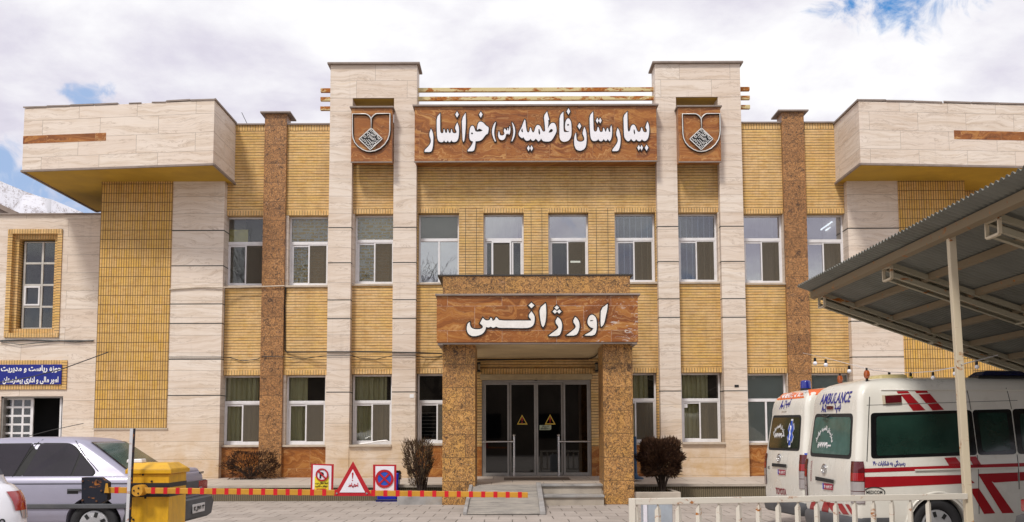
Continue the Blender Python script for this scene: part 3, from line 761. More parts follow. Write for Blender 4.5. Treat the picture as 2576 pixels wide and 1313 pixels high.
# ---- corner towers with their projecting upper boxes
def tower(sg):
    if sg < 0:
        xa, xb = X(243, 900, YP), xTL; t0, t1 = X(247, 760, YP), X(428, 760, YP); zb = Zz(330, 1077, YP); zc = Zz(430, 453, YP)
    else:
        xa, xb = xTR, X(2436, 700, YP); t0, t1 = X(2264.5, 640, YP), xb; zb = Zz(2340, 1077, YP); zc = Zz(2270, 447, YP)
    p = MB().box(xa, xb, YP, 27.4, .3, zc + .1).build('stone_tower', M['stone'], BLD, bevel=.004, seg=1)
    s0, s1 = (t1, xb) if sg < 0 else (xa, t0)
    for gy in (573, 662, 758, 807, 897, 988):
        z = Zz(1288, gy + 4, YP); MB().box(s0 + (.0 if sg < 0 else -.003), s1 + (.003 if sg < 0 else 0), YP - .003, YP + .45, z - .011, z + .011).build('open_joint', M['groove'], p)
    MB().box(t0, t1, YP - .02, YP + .05, zb, zc + .05).build('stacked_brick_panel', M['tile'], BLD)
    MB().box(t0 - .03, t1 + .03, YP - .03, YP + .05, zb - .035, zb - .001).build('panel_sill', M['sill'], BLD)
    # projecting box
    if sg < 0:
        A = [at(57, 431, 23.55), at(545, 411, 23.0)]; B = [at(60, 268, 23.55), at(531, 257, 23.0)]
        xr = (A[1].x + B[1].x) / 2; xl = (A[0].x + B[0].x) / 2; z0 = (A[0].z + A[1].z) / 2; z1 = (B[0].z + B[1].z) / 2
        ft = [(xl, 23.55), (xr, 23.0), (xr + .0, 24.83), (xl, 27.9)]
        tilt = (-.03, .03)
    else:
        A = [at(2165, 411, 23.0), at(2576, 420, 23.32)]; B = [at(2160, 254, 23.0), at(2576, 264, 23.32)]
        xl = (A[0].x + B[0].x) / 2; xr = xl + 5.4; z0 = (A[0].z + A[1].z) / 2; z1 = (B[0].z + B[1].z) / 2
        ft = [(xl, 23.0), (xr, 23.45), (xr, 27.9), (xl, 24.83)]
    q = MB().hexa([(x, y, z0) for x, y in ft], [(x, y, z1) for x, y in ft]).build('projecting_box', M['stone_slab'], BLD, bevel=.006, seg=1)
    cx, cy = sum(x for x, y in ft) / 4, sum(y for x, y in ft) / 4
    ins = lambda k: [(cx + (x - cx) * k, cy + (y - cy) * k) for x, y in ft]
    MB().hexa([(x, y, z0 - .006) for x, y in ins(.985)], [(x, y, z0 - .001) for x, y in ins(.985)]).build('soffit', M['soffit'], q)
    tr = MB(); e = ins(1.004); 
    for (xa_, ya_), (xb_, yb_) in zip(e, e[1:] + e[:1]): tr.bar((xa_, ya_, z0 - .01), (xb_, yb_, z0 - .01), .05, .045)
    tr.build('edge_trim', M['cap'], q)
    # coping slabs, some of them slipped
    cp = MB(); rnd = random.Random(7 if sg < 0 else 8); c2 = ins(1.012); c3 = ins(.93)
    f0, f1 = Vector((*c2[0], 0)), Vector((*c2[1], 0)); b0, b1 = Vector((*c3[0], 0)), Vector((*c3[1], 0)); n = 8
    for k in range(n):
        s, t = k / n, (k + 1) / n - .004; zo = z1 + .003 + rnd.uniform(0, .012); dz = rnd.uniform(-.012, .012)
        if sg < 0 and k == 4: s += .055
        if sg < 0 and k == 5: zo -= .0; s += .05; 
        th = .035 if not (sg < 0 and k in (4, 5)) else .02
        P = [f0.lerp(f1, s), f0.lerp(f1, t), b0.lerp(b1, t), b0.lerp(b1, s)]
        cp.hexa([(v.x, v.y, zo + (dz if j in (1, 2) else 0)) for j, v in enumerate(P)], [(v.x, v.y, zo + th + (dz if j in (1, 2) else 0)) for j, v in enumerate(P)])
    s0_, s1_ = (c2[1], c2[2]) if sg < 0 else (c2[0], c2[3]); i0, i1 = (c3[1], c3[2]) if sg < 0 else (c3[0], c3[3])
    ys_ = 23.2
    P = [s0_, s1_, i1, i0] if sg < 0 else [s0_, i0, i1, s1_]
    cp.hexa([(x, y, z1 + .0035) for x, y in P], [(x, y, z1 + .045) for x, y in P])
    cp.build('coping', M['cap'], q)
    a, b_ = Vector((*ft[0], 0)), Vector((*ft[1], 0)); d = (b_ - a).normalized(); nn = Vector((d.y, -d.x, 0)) * .004
    if sg < 0: ua, ub, za, zb_ = a - d * .002, a + d * (X(268, 345, 23.3) - xl), Zz(160, 354, 23.3), Zz(160, 334, 23.3)
    else: ua, ub, za, zb_ = a + d * (X(2400, 335, 23.2) - xl), b_, Zz(2480, 350, 23.2), Zz(2480, 328, 23.2)
    MB().hexa([ua + nn + Vector((0, 0, za)), ub + nn + Vector((0, 0, za)), ub - nn + Vector((0, 0, za)), ua - nn + Vector((0, 0, za))],
              [ua + nn + Vector((0, 0, zb_)), ub + nn + Vector((0, 0, zb_)), ub - nn + Vector((0, 0, zb_)), ua - nn + Vector((0, 0, zb_))]).build('marble_strip', M['marble'], q)
    return xa, xb
LX, _ = tower(-1); _, RX = tower(1)
# right-hand return of the building beyond the tower: ochre wall under the box
MB().box(RX, RX + 5, 25.6, 27, .3, 8.0).build('stacked_brick_panel', M['tile'], BLD)

# ---- rusty steel beams between the pier tops
for k, (py, yy) in enumerate(((226.5, 24.95), (248.5, 24.95), (272, 24.95))):
    z = Zz(1288, py, yy)
    bm_ = MB(); bm_.box(xA0 - .30, xD1 + .30, yy - .05, yy + .05, z - .047, z + .047); bm_.build('steel_beam', M['rust_beam'], BLD, bevel=.004)

# ---- thin aerial on the roof
a0, a1 = at(622, 312, 25.6), at(608, 283, 25.6)
o = MB().tube([a0, a1], .008).build('roof_aerial', M['black_plastic']); tag(o, 'thin bent aerial rod on the brick parapet beside the left box', 'aerial')
# ------------------------------------------------------------------ lettering traced as outlines
def dia(cx, cy, hw, hh): return [(cx, cy - hh), (cx + hw, cy), (cx, cy + hh), (cx - hw, cy)]
O2 = 2495.5                                            # second half of the board lies this far to the right
def r2(pts): return [(x + O2, y) for x, y in pts]
NAME = [
 [(235,548),(195,670),(240,790),(225,870),(150,960),(100,1005),(100,1045),(235,1048),(265,990),(283,880),(288,680),(262,590)],
 [(435,210),(360,300),(362,560),(372,740),(400,815),(450,838),(500,830),(520,790),(545,835),(580,830),(600,795),(625,838),(660,830),(678,785),(700,830),(770,830),(815,790),(835,720),(845,600),(838,500),(805,410),(785,450),(755,530),(785,590),(795,625),(760,645),(720,640),(695,610),(690,560),(675,555),(668,620),(645,645),(620,620),(605,555),(592,555),(585,620),(570,640),(545,630),(530,560),(515,555),(505,620),(490,645),(455,640),(435,600),(435,400)],
 dia(801,237,37,66),
 [(985,200),(905,330),(912,560),(920,780),(938,835),(960,790),(980,600),(992,400)],
 [(1120,475),(1085,520),(1068,620),(1066,740),(1085,790),(1120,815),(1150,820),(1130,880),(1085,950),(1030,1005),(1035,1032),(1155,1030),(1180,980),(1195,880),(1200,815),(1300,805),(1350,770),(1385,720),(1430,665),(1470,650),(1490,515),(1440,490),(1400,450),(1360,405),(1300,388),(1265,410),(1245,470),(1232,545),(1240,575),(1280,535),(1355,580),(1320,605),(1200,610),(1185,560),(1160,490)],
 [(1105,630),(1130,625),(1150,650),(1135,668),(1105,660)],
 dia(1314,238,37,66),
 [(1635,400),(1600,440),(1565,530),(1555,620),(1575,720),(1620,820),(1640,815),(1610,720),(1600,620),(1615,510),(1640,410)],
 [(1705,595),(1690,650),(1690,720),(1720,775),(1770,793),(1820,775),(1850,720),(1862,650),(1880,670),(1900,640),(1925,675),(1945,640),(1955,560),(1948,500),(1935,490),(1925,570),(1912,590),(1905,530),(1890,530),(1882,590),(1862,575),(1840,545),(1825,540),(1808,600),(1830,640),(1815,680),(1770,695),(1725,680),(1718,620)],
 [(1985,405),(2005,480),(2022,600),(2010,700),(1975,815),(1995,815),(2040,720),(2060,600),(2045,510),(2010,430)],
 [(2262,345),(2210,470),(2205,500),(2145,610),(2130,660),(2150,710),(2210,750),(2235,725),(2275,790),(2310,805),(2360,795),(2387,760),(2420,800),(2460,805),(2500,760),(2540,795)]
 + r2([(60,820),(95,800),(125,755),(150,800),(200,822),(320,820),(375,760),(430,660),(458,600),(450,500),(420,430),(380,415),(330,430),(265,540),(280,440),(275,355),(297,355),(270,250),(250,170),(180,270),(200,420),(212,600),(160,610),(130,550),(105,490),(60,460),(20,475)])
 + [(2490,530),(2470,610),(2440,630),(2415,590),(2395,525),(2380,525),(2368,600),(2340,630),(2310,610),(2290,500),(2275,350)],
 [(2200,545),(2215,540),(2228,620),(2205,620),(2185,590)], r2([(65,555),(85,550),(105,640),(90,680),(65,640)]), r2([(280,630),(310,570),(340,545),(375,560),(375,600),(340,625)]),
 dia(2345,965,31,60), dia(2411,965,31,60),
 r2([(603,175),(523,265),(520,500),(518,700),(530,770),(575,820),(640,828),(720,800),(770,720),(782,600),(775,420),(745,340),(705,315),(665,350),(640,440),(640,540),(665,590),(720,600),(738,590),(720,615),(630,620),(605,590),(605,400)]),
 r2([(690,445),(715,440),(732,470),(705,478),(682,478)]), r2(dia(713,170,38,68)),
 r2([(875,625),(845,690),(835,800),(840,900),(870,980),(920,1015),(990,1018),(1060,980),(1095,910),(1108,760),(1095,600),(1060,505),(1040,550),(1015,650),(1050,720),(1060,780),(1030,815),(970,830),(915,815),(890,780),(880,700)]), r2(dia(950,488,40,68)),
 r2([(1245,175),(1170,265),(1172,450),(1185,680),(1200,760),(1240,810),(1300,810),(1340,790),(1357,765),(1390,815),(1440,815),(1475,765),(1510,810),(1540,800),(1560,765),(1600,815),(1630,780),(1652,700),(1658,560),(1642,470),(1625,500),(1612,560),(1620,610),(1590,615),(1565,530),(1545,530),(1530,600),(1510,610),(1480,530),(1465,530),(1455,600),(1430,620),(1390,610),(1365,510),(1345,510),(1330,590),(1300,610),(1270,600),(1255,560),(1250,400)]),
 r2(dia(1338,368,31,60)), r2(dia(1400,368,31,60)),
 r2([(1775,530),(1740,650),(1785,770),(1770,850),(1700,950),(1660,1000),(1665,1028),(1780,1028),(1810,980),(1835,880),(1842,740),(1820,620),(1800,560)]),
 r2([(1985,175),(1903,265),(1908,450),(1915,700),(1935,760),(1990,815),(2030,810),(2065,760),(2110,815),(2150,810),(2178,770),(2215,810),(2270,815),(2297,770),(2340,810),(2390,805),(2435,750),(2455,650),(2462,560),(2450,460),(2423,390),(2400,440),(2378,520),(2405,560),(2410,610),(2380,625),(2330,610),(2305,525),(2285,525),(2270,600),(2230,620),(2195,590),(2165,500),(2130,455),(2095,460),(2060,500),(2045,590),(2010,610),(1990,560),(1988,400)]),
 r2([(2125,555),(2145,570),(2155,640),(2140,675),(2120,620)]), r2(dia(2233,955,31,60)), r2(dia(2293,955,31,60)), r2(dia(2402,955,38,65)),
]
EMER = [
 [(2415,110),(2305,190),(2298,350),(2302,480),(2320,485),(2360,430),(2385,300),(2410,200)],
 [(2150,285),(2105,320),(2080,400),(2095,460),(2140,500),(2185,510),(2150,560),(2035,625),(2050,632),(2190,632),(2230,570),(2240,440),(2225,340),(2190,300)], [(2125,378),(2170,378),(2180,392),(2130,398)],
 [(1880,325),(1842,400),(1893,470),(1885,510),(1800,580),(1738,625),(1750,632),(1890,630),(1935,570),(1955,480),(1945,400),(1910,345)],
 [(1590,330),(1548,410),(1605,480),(1600,520),(1500,590),(1448,630),(1455,640),(1615,638),(1650,570),(1668,470),(1655,400),(1625,350)], dia(1578,172,38,35), dia(1547,235,38,35), dia(1617,235,38,35),
 [(1390,100),(1290,185),(1305,350),(1325,460),(1352,495),(1385,440),(1405,300),(1400,130)],
 [(1160,232),(1105,310),(1155,365),(1155,385),(960,385),(630,385),(605,350),(590,335),(572,335),(560,375),(520,390),(510,345),(485,340),(475,375),(430,385),(395,375),(360,340),(312,430),(355,465),(365,495),(330,525),(250,530),(180,515),(150,470),(145,410),(110,430),(92,510),(105,580),(150,630),(220,645),(310,625),(370,590),(405,530),(412,490),(460,500),(490,480),(520,505),(560,495),(580,480),(620,505),(800,505),(1080,510),(1160,490),(1200,450),(1215,370),(1210,300)], dia(1160,135,48,45)]
def board_map(ox, oy, sc, Y):                          # tracing grid -> metres on the plane Y
    def f(p):
        q = at((ox + p[0] / sc) * GW / 2754, (oy + p[1] / sc) * GW / 2754, Y); return (q.x, q.z)
    return f
def smooth_poly(pts, it=1):
    for _ in range(it):
        o = []
        for i, p in enumerate(pts):
            a, b = pts[i - 1], pts[(i + 1) % len(pts)]
            v1 = (p[0] - a[0], p[1] - a[1]); v2 = (b[0] - p[0], b[1] - p[1])
            l1, l2 = math.hypot(*v1), math.hypot(*v2)
            cs = (v1[0] * v2[0] + v1[1] * v2[1]) / (l1 * l2 + 1e-9)
            if cs < .2: o.append(p)                    # keep pen corners sharp
            else: o += [(p[0] - v1[0] * .25, p[1] - v1[1] * .25), (p[0] + v2[0] * .25, p[1] + v2[1] * .25)]
        pts = o
    return pts
def is_hole(i, L):
    x, y = L[i][0]
    for j, q in enumerate(L):
        if j == i: continue
        c = False; k = len(q) - 1
        for a in range(len(q)):
            if (q[a][1] > y) != (q[k][1] > y) and x < (q[k][0] - q[a][0]) * (y - q[a][1]) / (q[k][1] - q[a][1]) + q[a][0]: c = not c
            k = a
        if c: return True
    return False
def letters(L, f, Y, parent, mat_face, ext=.035):
    polys = [([f(p) for p in (smooth_poly(q) if len(q) > 5 else q)], is_hole(i, L)) for i, q in enumerate(L)]
    def orient(p, ccw):
        a = sum(p[i - 1][0] * p[i][1] - p[i][0] * p[i - 1][1] for i in range(len(p)))
        return p if (a > 0) == ccw else p[::-1]
    k = 0
    order = [i for i in range(len(L)) if not polys[i][1]]
    for i in order:
        grp = [orient(polys[i][0], True)]
        x0, x1 = min(p[0] for p in polys[i][0]), max(p[0] for p in polys[i][0])
        for j in range(len(L)):
            if polys[j][1] and x0 <= polys[j][0][0][0] <= x1 and min(p[1] for p in polys[i][0]) < polys[j][0][0][1] < max(p[1] for p in polys[i][0]):
                grp.append(orient(polys[j][0], False))
        # black returned edge: the outline pushed out by 23 mm
        out = []
        for gi, p in enumerate(grp):
            n = len(p); q = []
            for a in range(n):
                u = Vector((p[a][0] - p[a - 1][0], p[a][1] - p[a - 1][1])); w = Vector((p[(a + 1) % n][0] - p[a][0], p[(a + 1) % n][1] - p[a][1]))
                if u.length < 1e-6 or w.length < 1e-6: continue
                u.normalize(); w.normalize(); nn = Vector((u.y + w.y, -u.x - w.x))
                if nn.length < .5: nn = Vector((u.y, -u.x)) + u * .8
                nn = nn.normalized() * (.023 / max(.6, nn.length / 2))
                q.append((p[a][0] + nn.x, p[a][1] + nn.y))
            out.append(q)
        e = curve_mesh('letter', out, lambda u, v, w: (u, Y - ext / 2 - w, v), M['black'], parent, ext / 2)
        curve_mesh('letter_face', grp, lambda u, v, w: (u, Y - ext - .004 - w, v), mat_face, e, .004)

# ------------------------------------------------------------------ hospital name board
YS = 24.28
nx0, nx1 = at(1043, 340, YS).x, at(1652, 340, YS).x; nz1, nz0 = at(1348, 268, YS).z, at(1348, 404.5, YS).z
SG = thing('name_board', 'long red-brown marble board with raised white Persian hospital name between the two piers', 'sign', ((nx0 + nx1) / 2, YS, nz0))
MB().box(nx0, nx1, YS, YB - .001, nz0, nz1).build('board', M['marble'], SG, bevel=.004, seg=1)
MB().box(nx0 - .05, nx1 + .05, YS - .06, YB + .1, nz1 + .001, nz1 + .045).build('coping', M['cap'], SG, bevel=.006)
MB().box(nx0 - .01, nx1 + .01, YS - .012, YS + .03, nz0 - .03, nz0 - .001).build('edge_trim', M['cap'], SG)
letters(NAME, board_map(1130, 280, 8.05, YS), YS, SG, M['white_letter'])

# ------------------------------------------------------------------ emblem boards on the two piers
KUF = [[(545,665),(575,632),(556,614),(530,640)], [(466,700),(500,735),(532,703),(500,672),(466,700)], [(500,735),(470,765)], [(420,742),(455,775),(425,805)], [(395,770),(430,805)], [(420,742),(390,770)], [(335,830),(362,802)],
       [(350,812),(378,838),(362,858)], [(385,862),(412,836),(440,864),(412,892)], [(440,880),(468,908),(440,936)], [(455,835),(550,935)], [(470,930),(500,960),(530,930)], [(500,975),(540,1015),(575,985),(540,950)],
       [(575,680),(605,650),(720,765),(690,795)], [(605,680),(660,735),(632,765),(575,708)], [(520,735),(605,820)], [(545,710),(600,765)], [(490,800),(520,770),(600,850)], [(500,830),(580,910),(610,880)], [(630,800),(658,828),(630,856),(602,828),(630,800)],
       [(690,760),(745,815)], [(770,800),(735,835),(705,805)], [(720,850),(690,880),(660,850)], [(660,900),(690,870)], [(600,930),(640,890),(670,920),(610,975),(585,950)], [(560,900),(590,930)]]
def emblem(x0, x1, ytop, ybot, flip, ref):
    f = board_map(930, 280, 8.207, YS)
    a, b = at(x0, 340, YS).x, at(x1, 340, YS).x; z1, z0 = at((x0 + x1) / 2, ytop, YS).z, at((x0 + x1) / 2, ybot, YS).z
    e = thing('emblem_board', ref, 'sign', ((a + b) / 2, YS, z0), group='emblem boards on the pier tops')
    MB().box(a, b, YS, YP - .001, z0, z1).build('board', M['marble'], e, bevel=.004, seg=1)
    MB().box(a - .04, b + .04, YS - .05, YP + .2, z1 + .001, z1 + .04).build('coping', M['cap'], e, bevel=.006)
    MB().box(a - .008, b + .008, YS - .01, YS + .03, z0 - .025, z0 - .001).build('edge_trim', M['cap'], e)
    # both emblems share one tracing; the right one is moved across
    ca = f((560, 700)); cx = at((x0 + x1) / 2 + (-.5 if not flip else 4), 337, YS); dx = cx.x - ca[0]; dz = cx.z - ca[1]
    def P(p, o=.03): q = f(p); return (q[0] + dx, YS - o, q[1] + dz)
    L = [(562,570),(562,385),(545,350),(520,318),(490,292),(455,276),(430,270),(150,270),(148,560),(148,700),(160,800),(200,900),(270,985),(370,1055),(460,1092),(540,1100),(640,1085),(760,1030),(860,940),(930,830),(960,730),(972,640),(975,262),(690,264),(665,272),(630,292),(600,322),(580,345),(562,385)]
    s = MB().tube([P(p, .05) for p in L], .0135, 6).build('shield_outline', M['alu_bright'], e, smooth=True)
    MB().tube([P((p[0] + 5, p[1] + 6), .022) for p in L], .024, 6).build('shield_backing', M['black'], e)
    d = MB(); q = [P((560, 575), .002), P((815, 820), .002), P((540, 1070), .002), P((285, 825), .002)]
    d.hexa([Vector(v) for v in q], [Vector(v) + Vector((0, -.045, 0)) for v in q]); dd = d.build('script_panel', M['black'], e)
    k = MB()
    q = [Vector(P(p, .05)) for p in ((560, 582), (806, 820), (541, 1060), (294, 825))]
    for i in range(4): k.bar(q[i], q[(i + 1) % 4], .02, .012, up=(0, 1, 0))
    for st in KUF:
        for p0, p1 in zip(st, st[1:]): k.bar(P(p0, .051), P(p1, .051), .013, .01, up=(0, 1, 0))
    k.build('square_script', M['alu_bright'], dd)
M['alu_bright'] = plain('bright_metal_strip', (.70, .69, .66), .35, metal=.2)
emblem(883.5, 986, 272, 406.5, False, 'red-brown marble board with shield emblem on the left stone pier')
emblem(1707, 1813, 270, 406, True, 'red-brown marble board with shield emblem on the right stone pier')

# ------------------------------------------------------------------ entrance porch
YF, YC = 20.55, 20.95
px0, px1 = at(1098.5, 800, YF).x, at(1605, 800, YF).x; pz1, pz0 = at(1350, 744, YF).z, at(1350, 861, YF).z
cx0, cx1 = at(1113, 1000, YC).x, at(1592.5, 1000, YC).x
POR = thing('entrance_porch', 'granite porch with brown marble emergency fascia over the glass entrance doors', 'porch', ((cx0 + cx1) / 2, YC, 0))
fz = MB().box(px0, px1, YF, YF + .32, pz0, pz1).build('fascia', M['marble_worn'], POR, bevel=.006, seg=1)
MB().box(px0 - .03, px1 + .05, YF - .05, YC + .3, pz1 + .001, pz1 + .04).build('coping', M['cap'], POR, bevel=.008)
MB().box(px0 + .0, px1 - .0, YF + .32, YB - .02, pz0 + .02, pz1).build('porch_roof', M['granite_gold'], POR)
sf = MB().box(px0 + .12, px1 - .12, YF + .33, YB - .03, pz0 - .002, pz0 + .019).build('soffit', M['soffit_pale'], POR)
ft_ = MB(); ft_.box(px0 + .02, px0 + .12, YF + .02, YB - .1, pz0 - .04, pz0 - .003); ft_.box(px1 - .12, px1 - .02, YF + .02, YB - .1, pz0 - .04, pz0 - .003); ft_.box(px0 + .12, px1 - .12, YF + .02, YF + .14, pz0 - .03, pz0 - .003)
ft_.build('edge_trim', M['cap'], POR)
bz1 = at(1350, 694, YC).z
MB().box(cx0, cx1 - .03, YC, YB - .02, pz1 + .041, bz1).build('granite_parapet', M['granite_gold'], POR, bevel=.006, seg=1)
MB().box(cx0 - .11, cx1 + .03, YC - .02, YB - .05, bz1 + .001, bz1 + .03).build('parapet_sheet', M['sheet'] if 'sheet' in M else plain('dark_roof_sheet', (.05, .045, .04), .6), POR)
for a, b in ((cx0, at(1195.5, 1000, YC).x), (at(1517.5, 1000, YC).x, cx1)):
    MB().box(a, b, YC, YC + 1.15, -.02, pz0 - .003).build('column', M['granite_gold'], POR, bevel=.008)
letters(EMER, board_map(1240, 800, 6.133, YF), YF, POR, M['white_worn'], .03)
# side wall piers between the columns and the building
# steps and threshold
stp = MB(); sx0, sx1 = at(1364, 1260, 20.75).x, at(1519, 1260, 20.75).x
ST = thing('entrance_steps', 'two worn grey stone steps beside the metal ramp under the porch', 'steps', ((sx0 + sx1) / 2, 20.7, 0))
MB().box(sx0, sx1, 20.72, 21.3, -.02, .155).build('riser', M['step_stone'], ST); MB().box(sx0 - .01, sx1 + .01, 20.68, 21.28, .156, .205).build('tread', M['grey_stone'], ST, bevel=.008)
MB().box(sx0 - .01, sx1 + .01, 21.18, 21.55, .352, .40).build('tread', M['grey_stone'], ST, bevel=.008)
MB().box(sx0, sx1, 21.22, 21.3, .206, .351).build('riser', M['step_stone'], ST)

# ------------------------------------------------------------------ sliding glass entrance
YD = 24.86
def xd(px): return at(px, 1080, YD).x
dz0, dz1, dzh = .42, at(1348, 956.5, YD).z, at(1348, 941.6, YD).z
dx = [xd(1212.5), xd(1281.5), xd(1349), xd(1417), xd(1487)]
DR = thing('entrance_door', 'four-panel sliding glass entrance door in a dull metal frame under the porch', 'door', (dx[2], YD, dz0))
fr = MB(); y0, y1 = YD - .05, YD + .05
fr.box(dx[0], dx[0] + .05, y0, y1, dz0, dz1); fr.box(dx[4] - .05, dx[4], y0, y1, dz0, dz1); fr.box(dx[0], dx[4], y0 + .003, y1 - .003, dz1 - .055, dz1 + .002)
fr.build('frame', M['alu'], DR, bevel=.004)
MB().box(dx[0] - .04, dx[4] + .03, y0 - .09, y1, dz1 + .003, dzh).build('header_box', plain('beige_door_header', (.42, .33, .19), .55, dirt=.3), DR, bevel=.008)
for i in range(4):
    a, b = dx[i] + (.05 if i == 0 else .004), dx[i + 1] - (.05 if i == 3 else .004); yy = YD - .02 if i in (0, 3) else YD + .03
    l = MB()
    for bx in ((a, a + .045, dz0, dz1 - .057), (b - .045, b, dz0, dz1 - .057), (a + .045, b - .045, dz1 - .11, dz1 - .057), (a + .045, b - .045, dz0 + .01, dz0 + .085)): l.box(bx[0], bx[1], yy - .02, yy + .02, bx[2], bx[3])
    lf_ = l.build('door_leaf', M['alu'], DR, bevel=.003)
    MB().box(a + .045, b - .045, yy - .003, yy + .004, dz0 + .085, dz1 - .11).build('pane', M['glass_door'], lf_)
    if i in (1, 2):
        apx, bl, br, tp, bt = ((498, 450, 549, 606, 697) if i == 1 else (758, 708, 809, 602, 697))
        f = board_map(1260, 940, 3.455, yy)
        def tri(k, o): 
            c = (apx, tp + (bt - tp) * .62)
            return [(c[0] + (x - c[0]) * k, c[1] + (y - c[1]) * k) for x, y in ((apx, tp), (br, bt), (bl, bt))]
        W3 = lambda d: (lambda u, v, w: (u, yy - .004 - d - w, v))
        s_ = curve_mesh('warning_sticker', [[f(p) for p in tri(1, 0)], [f(p) for p in tri(.72, 0)]], W3(.003), M['yellow_sign'] if 'yellow_sign' in M else plain('yellow_sticker', (.62, .42, .06), .5), lf_, .001)
        M['yellow_sign'] = s_.data.materials[0]
        curve_mesh('warning_mark', [[f(p) for p in ((apx - 8, tp + 30), (apx + 8, tp + 30), (apx + 3, tp + 62), (apx - 3, tp + 62))], [f(p) for p in ((apx - 5, tp + 67), (apx + 5, tp + 67), (apx + 5, tp + 76), (apx - 5, tp + 76))]], W3(.003), M.setdefault('red', plain('red_paint', (.42, .012, .02), .45, var=.08)), lf_, .001)
    if i == 2:
        f = board_map(1260, 940, 3.455, yy); P = [(660, 703), (768, 703), (768, 738), (758, 748), (660, 748)]
        M['pale'] = plain('pale_green_sticker', (.42, .47, .33), .6)
        tg = curve_mesh('triage_sticker', [[f(p) for p in P]], lambda u, v, w: (u, yy - .008 - w, v), M['pale'], lf_, .001)
        c = f((712, 716)); text('sticker_text', fa('تریاژ'), .17, .055, lambda u, v, d: (c[0] + u, yy - .011 - d, c[1] + v), M['black'], lf_, .03)
        c2 = f((712, 737)); text('sticker_text', 'triage', .22, .05, lambda u, v, d: (c2[0] + u, yy - .011 - d, c2[1] + v), M['black'], lf_, .03)
    if i == 3:  # teal and black reflection put in as coloured panels, partly a sticker
        f = board_map(1260, 940, 3.455, yy); P = [(900, 880), (1110, 880), (1110, 1120), (1050, 1143), (900, 1143)]
        curve_mesh('teal_reflection_sticker', [[f(p) for p in P], [f(p) for p in ((912, 920), (1095, 920), (1095, 1085), (912, 1085))]], lambda u, v, w: (u, yy + .03 - w, v), plain('pale_teal_sticker_reflection', (.16, .26, .25), .5), lf_, .002)
        curve_mesh('dark_reflection_sticker', [[f(p) for p in ((985, 925), (1095, 925), (1095, 1045), (985, 1045))]], lambda u, v, w: (u, yy + .028 - w, v), plain('dark_green_sticker_reflection', (.01, .05, .05), .5), lf_, .002)
cs = MB(); cs.lathe([(.02, 0), (.062, .01), (.065, .035), (.04, .06)], at(1348.5, 951, YD - .16) + Vector((0, .02, 0)), 14, 'Y'); cs.build('motion_sensor', M['black'], DR, smooth=R(40))
# door guard rails on the fixed panels
for pxa, pxb, pxp, nm in ((1212, 1283, 1293.5, 'polished steel guard rail before the left fixed door panel'), (1410, 1487, 1406, 'polished steel guard rail before the right fixed door panel')):
    p = at(pxp, 1195, YD - .2); zt = at(pxp, 1098, YD - .2).z; zr = at(pxp, 1111, YD - .2).z
    gr = thing('guard_rail', nm, 'rail', (p.x, YD - .2, .42), group='guard rails at the entrance door')
    MB().cyl((p.x, YD - .2, .42), (p.x, YD - .2, zt), .024).lathe([(.02, 0), (.034, .02), (.034, .04), (.01, .06)], (p.x, YD - .2, zt)).build('post', M['chrome'], gr, smooth=R(40))
    a, b = at(pxa, 1111, YD - .2).x, at(pxb, 1111, YD - .2).x
    MB().cyl((a, YD - .2, zr), (b, YD - .2, zr), .022).cyl((min(b, p.x) if b < p.x else a, YD - .2, zr), (p.x, YD - .2, zr), .03).build('rail', M['chrome'], gr, smooth=R(40))
# brick surround of the entrance: courses, soldier lintel, brown marble dado are part of the wall; repaint this bay
ex0, ex1 = cx0 + .05, cx1 - .05
for a, b in ((ex0, dx[0] - .002), (dx[4] + .002, ex1)):
    MB().box(a, b, YD - .09, YB, at(1350, 1123, YD).z, dzh + .12).build('brick_jamb', M['brick'], BLD)
    MB().box(a, b, YD - .095, YB, .40, at(1350, 1123, YD).z - .002).build('marble_dado', M['marble'], BLD)
MB().box(dx[0] - .06, dx[4] + .05, YD - .1, YB, dzh + .003, dzh + .13).build('brick_course', M['soldier'], BLD)
# inside of the entrance hall
hall = MB(); hall.box(dx[0] - .3, dx[4] + .3, 27.5, 27.6, .4, 3.4); hall.box(dx[0] - .3, dx[4] + .3, YD + .1, 27.5, .36, .415); hall.box(dx[0] - .4, dx[0] - .3, YD + .1, 27.5, .4, 3.4); hall.box(dx[4] + .3, dx[4] + .4, YD + .1, 27.5, .4, 3.4)
hall.build('entrance_hall', plain('dim_hall_wall', (.05, .05, .047), .7), BLD)
mt = MB(); a, b = at(1268, 1208, 23.6), at(1432, 1208, 23.6)
mt.hexa([(a.x, 23.0, .40), (b.x, 23.0, .40), (b.x, 23.9, .41), (a.x, 23.9, .41)], [(a.x, 23.0, .415), (b.x, 23.0, .415), (b.x, 23.9, .43), (a.x, 23.9, .43)])
tag(mt.build('door_mat', plain('brown_grey_mat', (.13, .10, .075), .95, var=.2, scale=12)), 'flat brown-grey mat on the porch floor before the glass doors', 'mat')
# lamps at both sides of the porch
for px, s, nm in ((1203, 1, 'small black bracket lamp on the left side under the porch'), (1503, -1, 'small black bracket lamp on the right side under the porch')):
    q = at(px, 923, 24.5); l = thing('wall_lamp', nm, 'lamp', (q.x, 24.6, q.z), group='bracket lamps under the porch')
    MB().box(q.x - .05, q.x + .05, 24.5, YB - .06, q.z + .07, q.z + .11).box(q.x - .05, q.x + .05, 24.5, YB - .06, q.z - .11, q.z - .07).box(q.x - .05 if s > 0 else q.x + .03, q.x - .03 if s > 0 else q.x + .05, 24.5, YB - .06, q.z - .069, q.z + .069).build('bracket', M['black'], l)
    MB().cyl((q.x + .012 * s, 24.56, q.z - .069), (q.x + .012 * s, 24.56, q.z + .069), .034).build('lamp_shade', plain('dull_lamp_glass', (.25, .20, .12), .4) if px < 1300 else bpy.data.materials['dull_lamp_glass'], l, smooth=R(40))

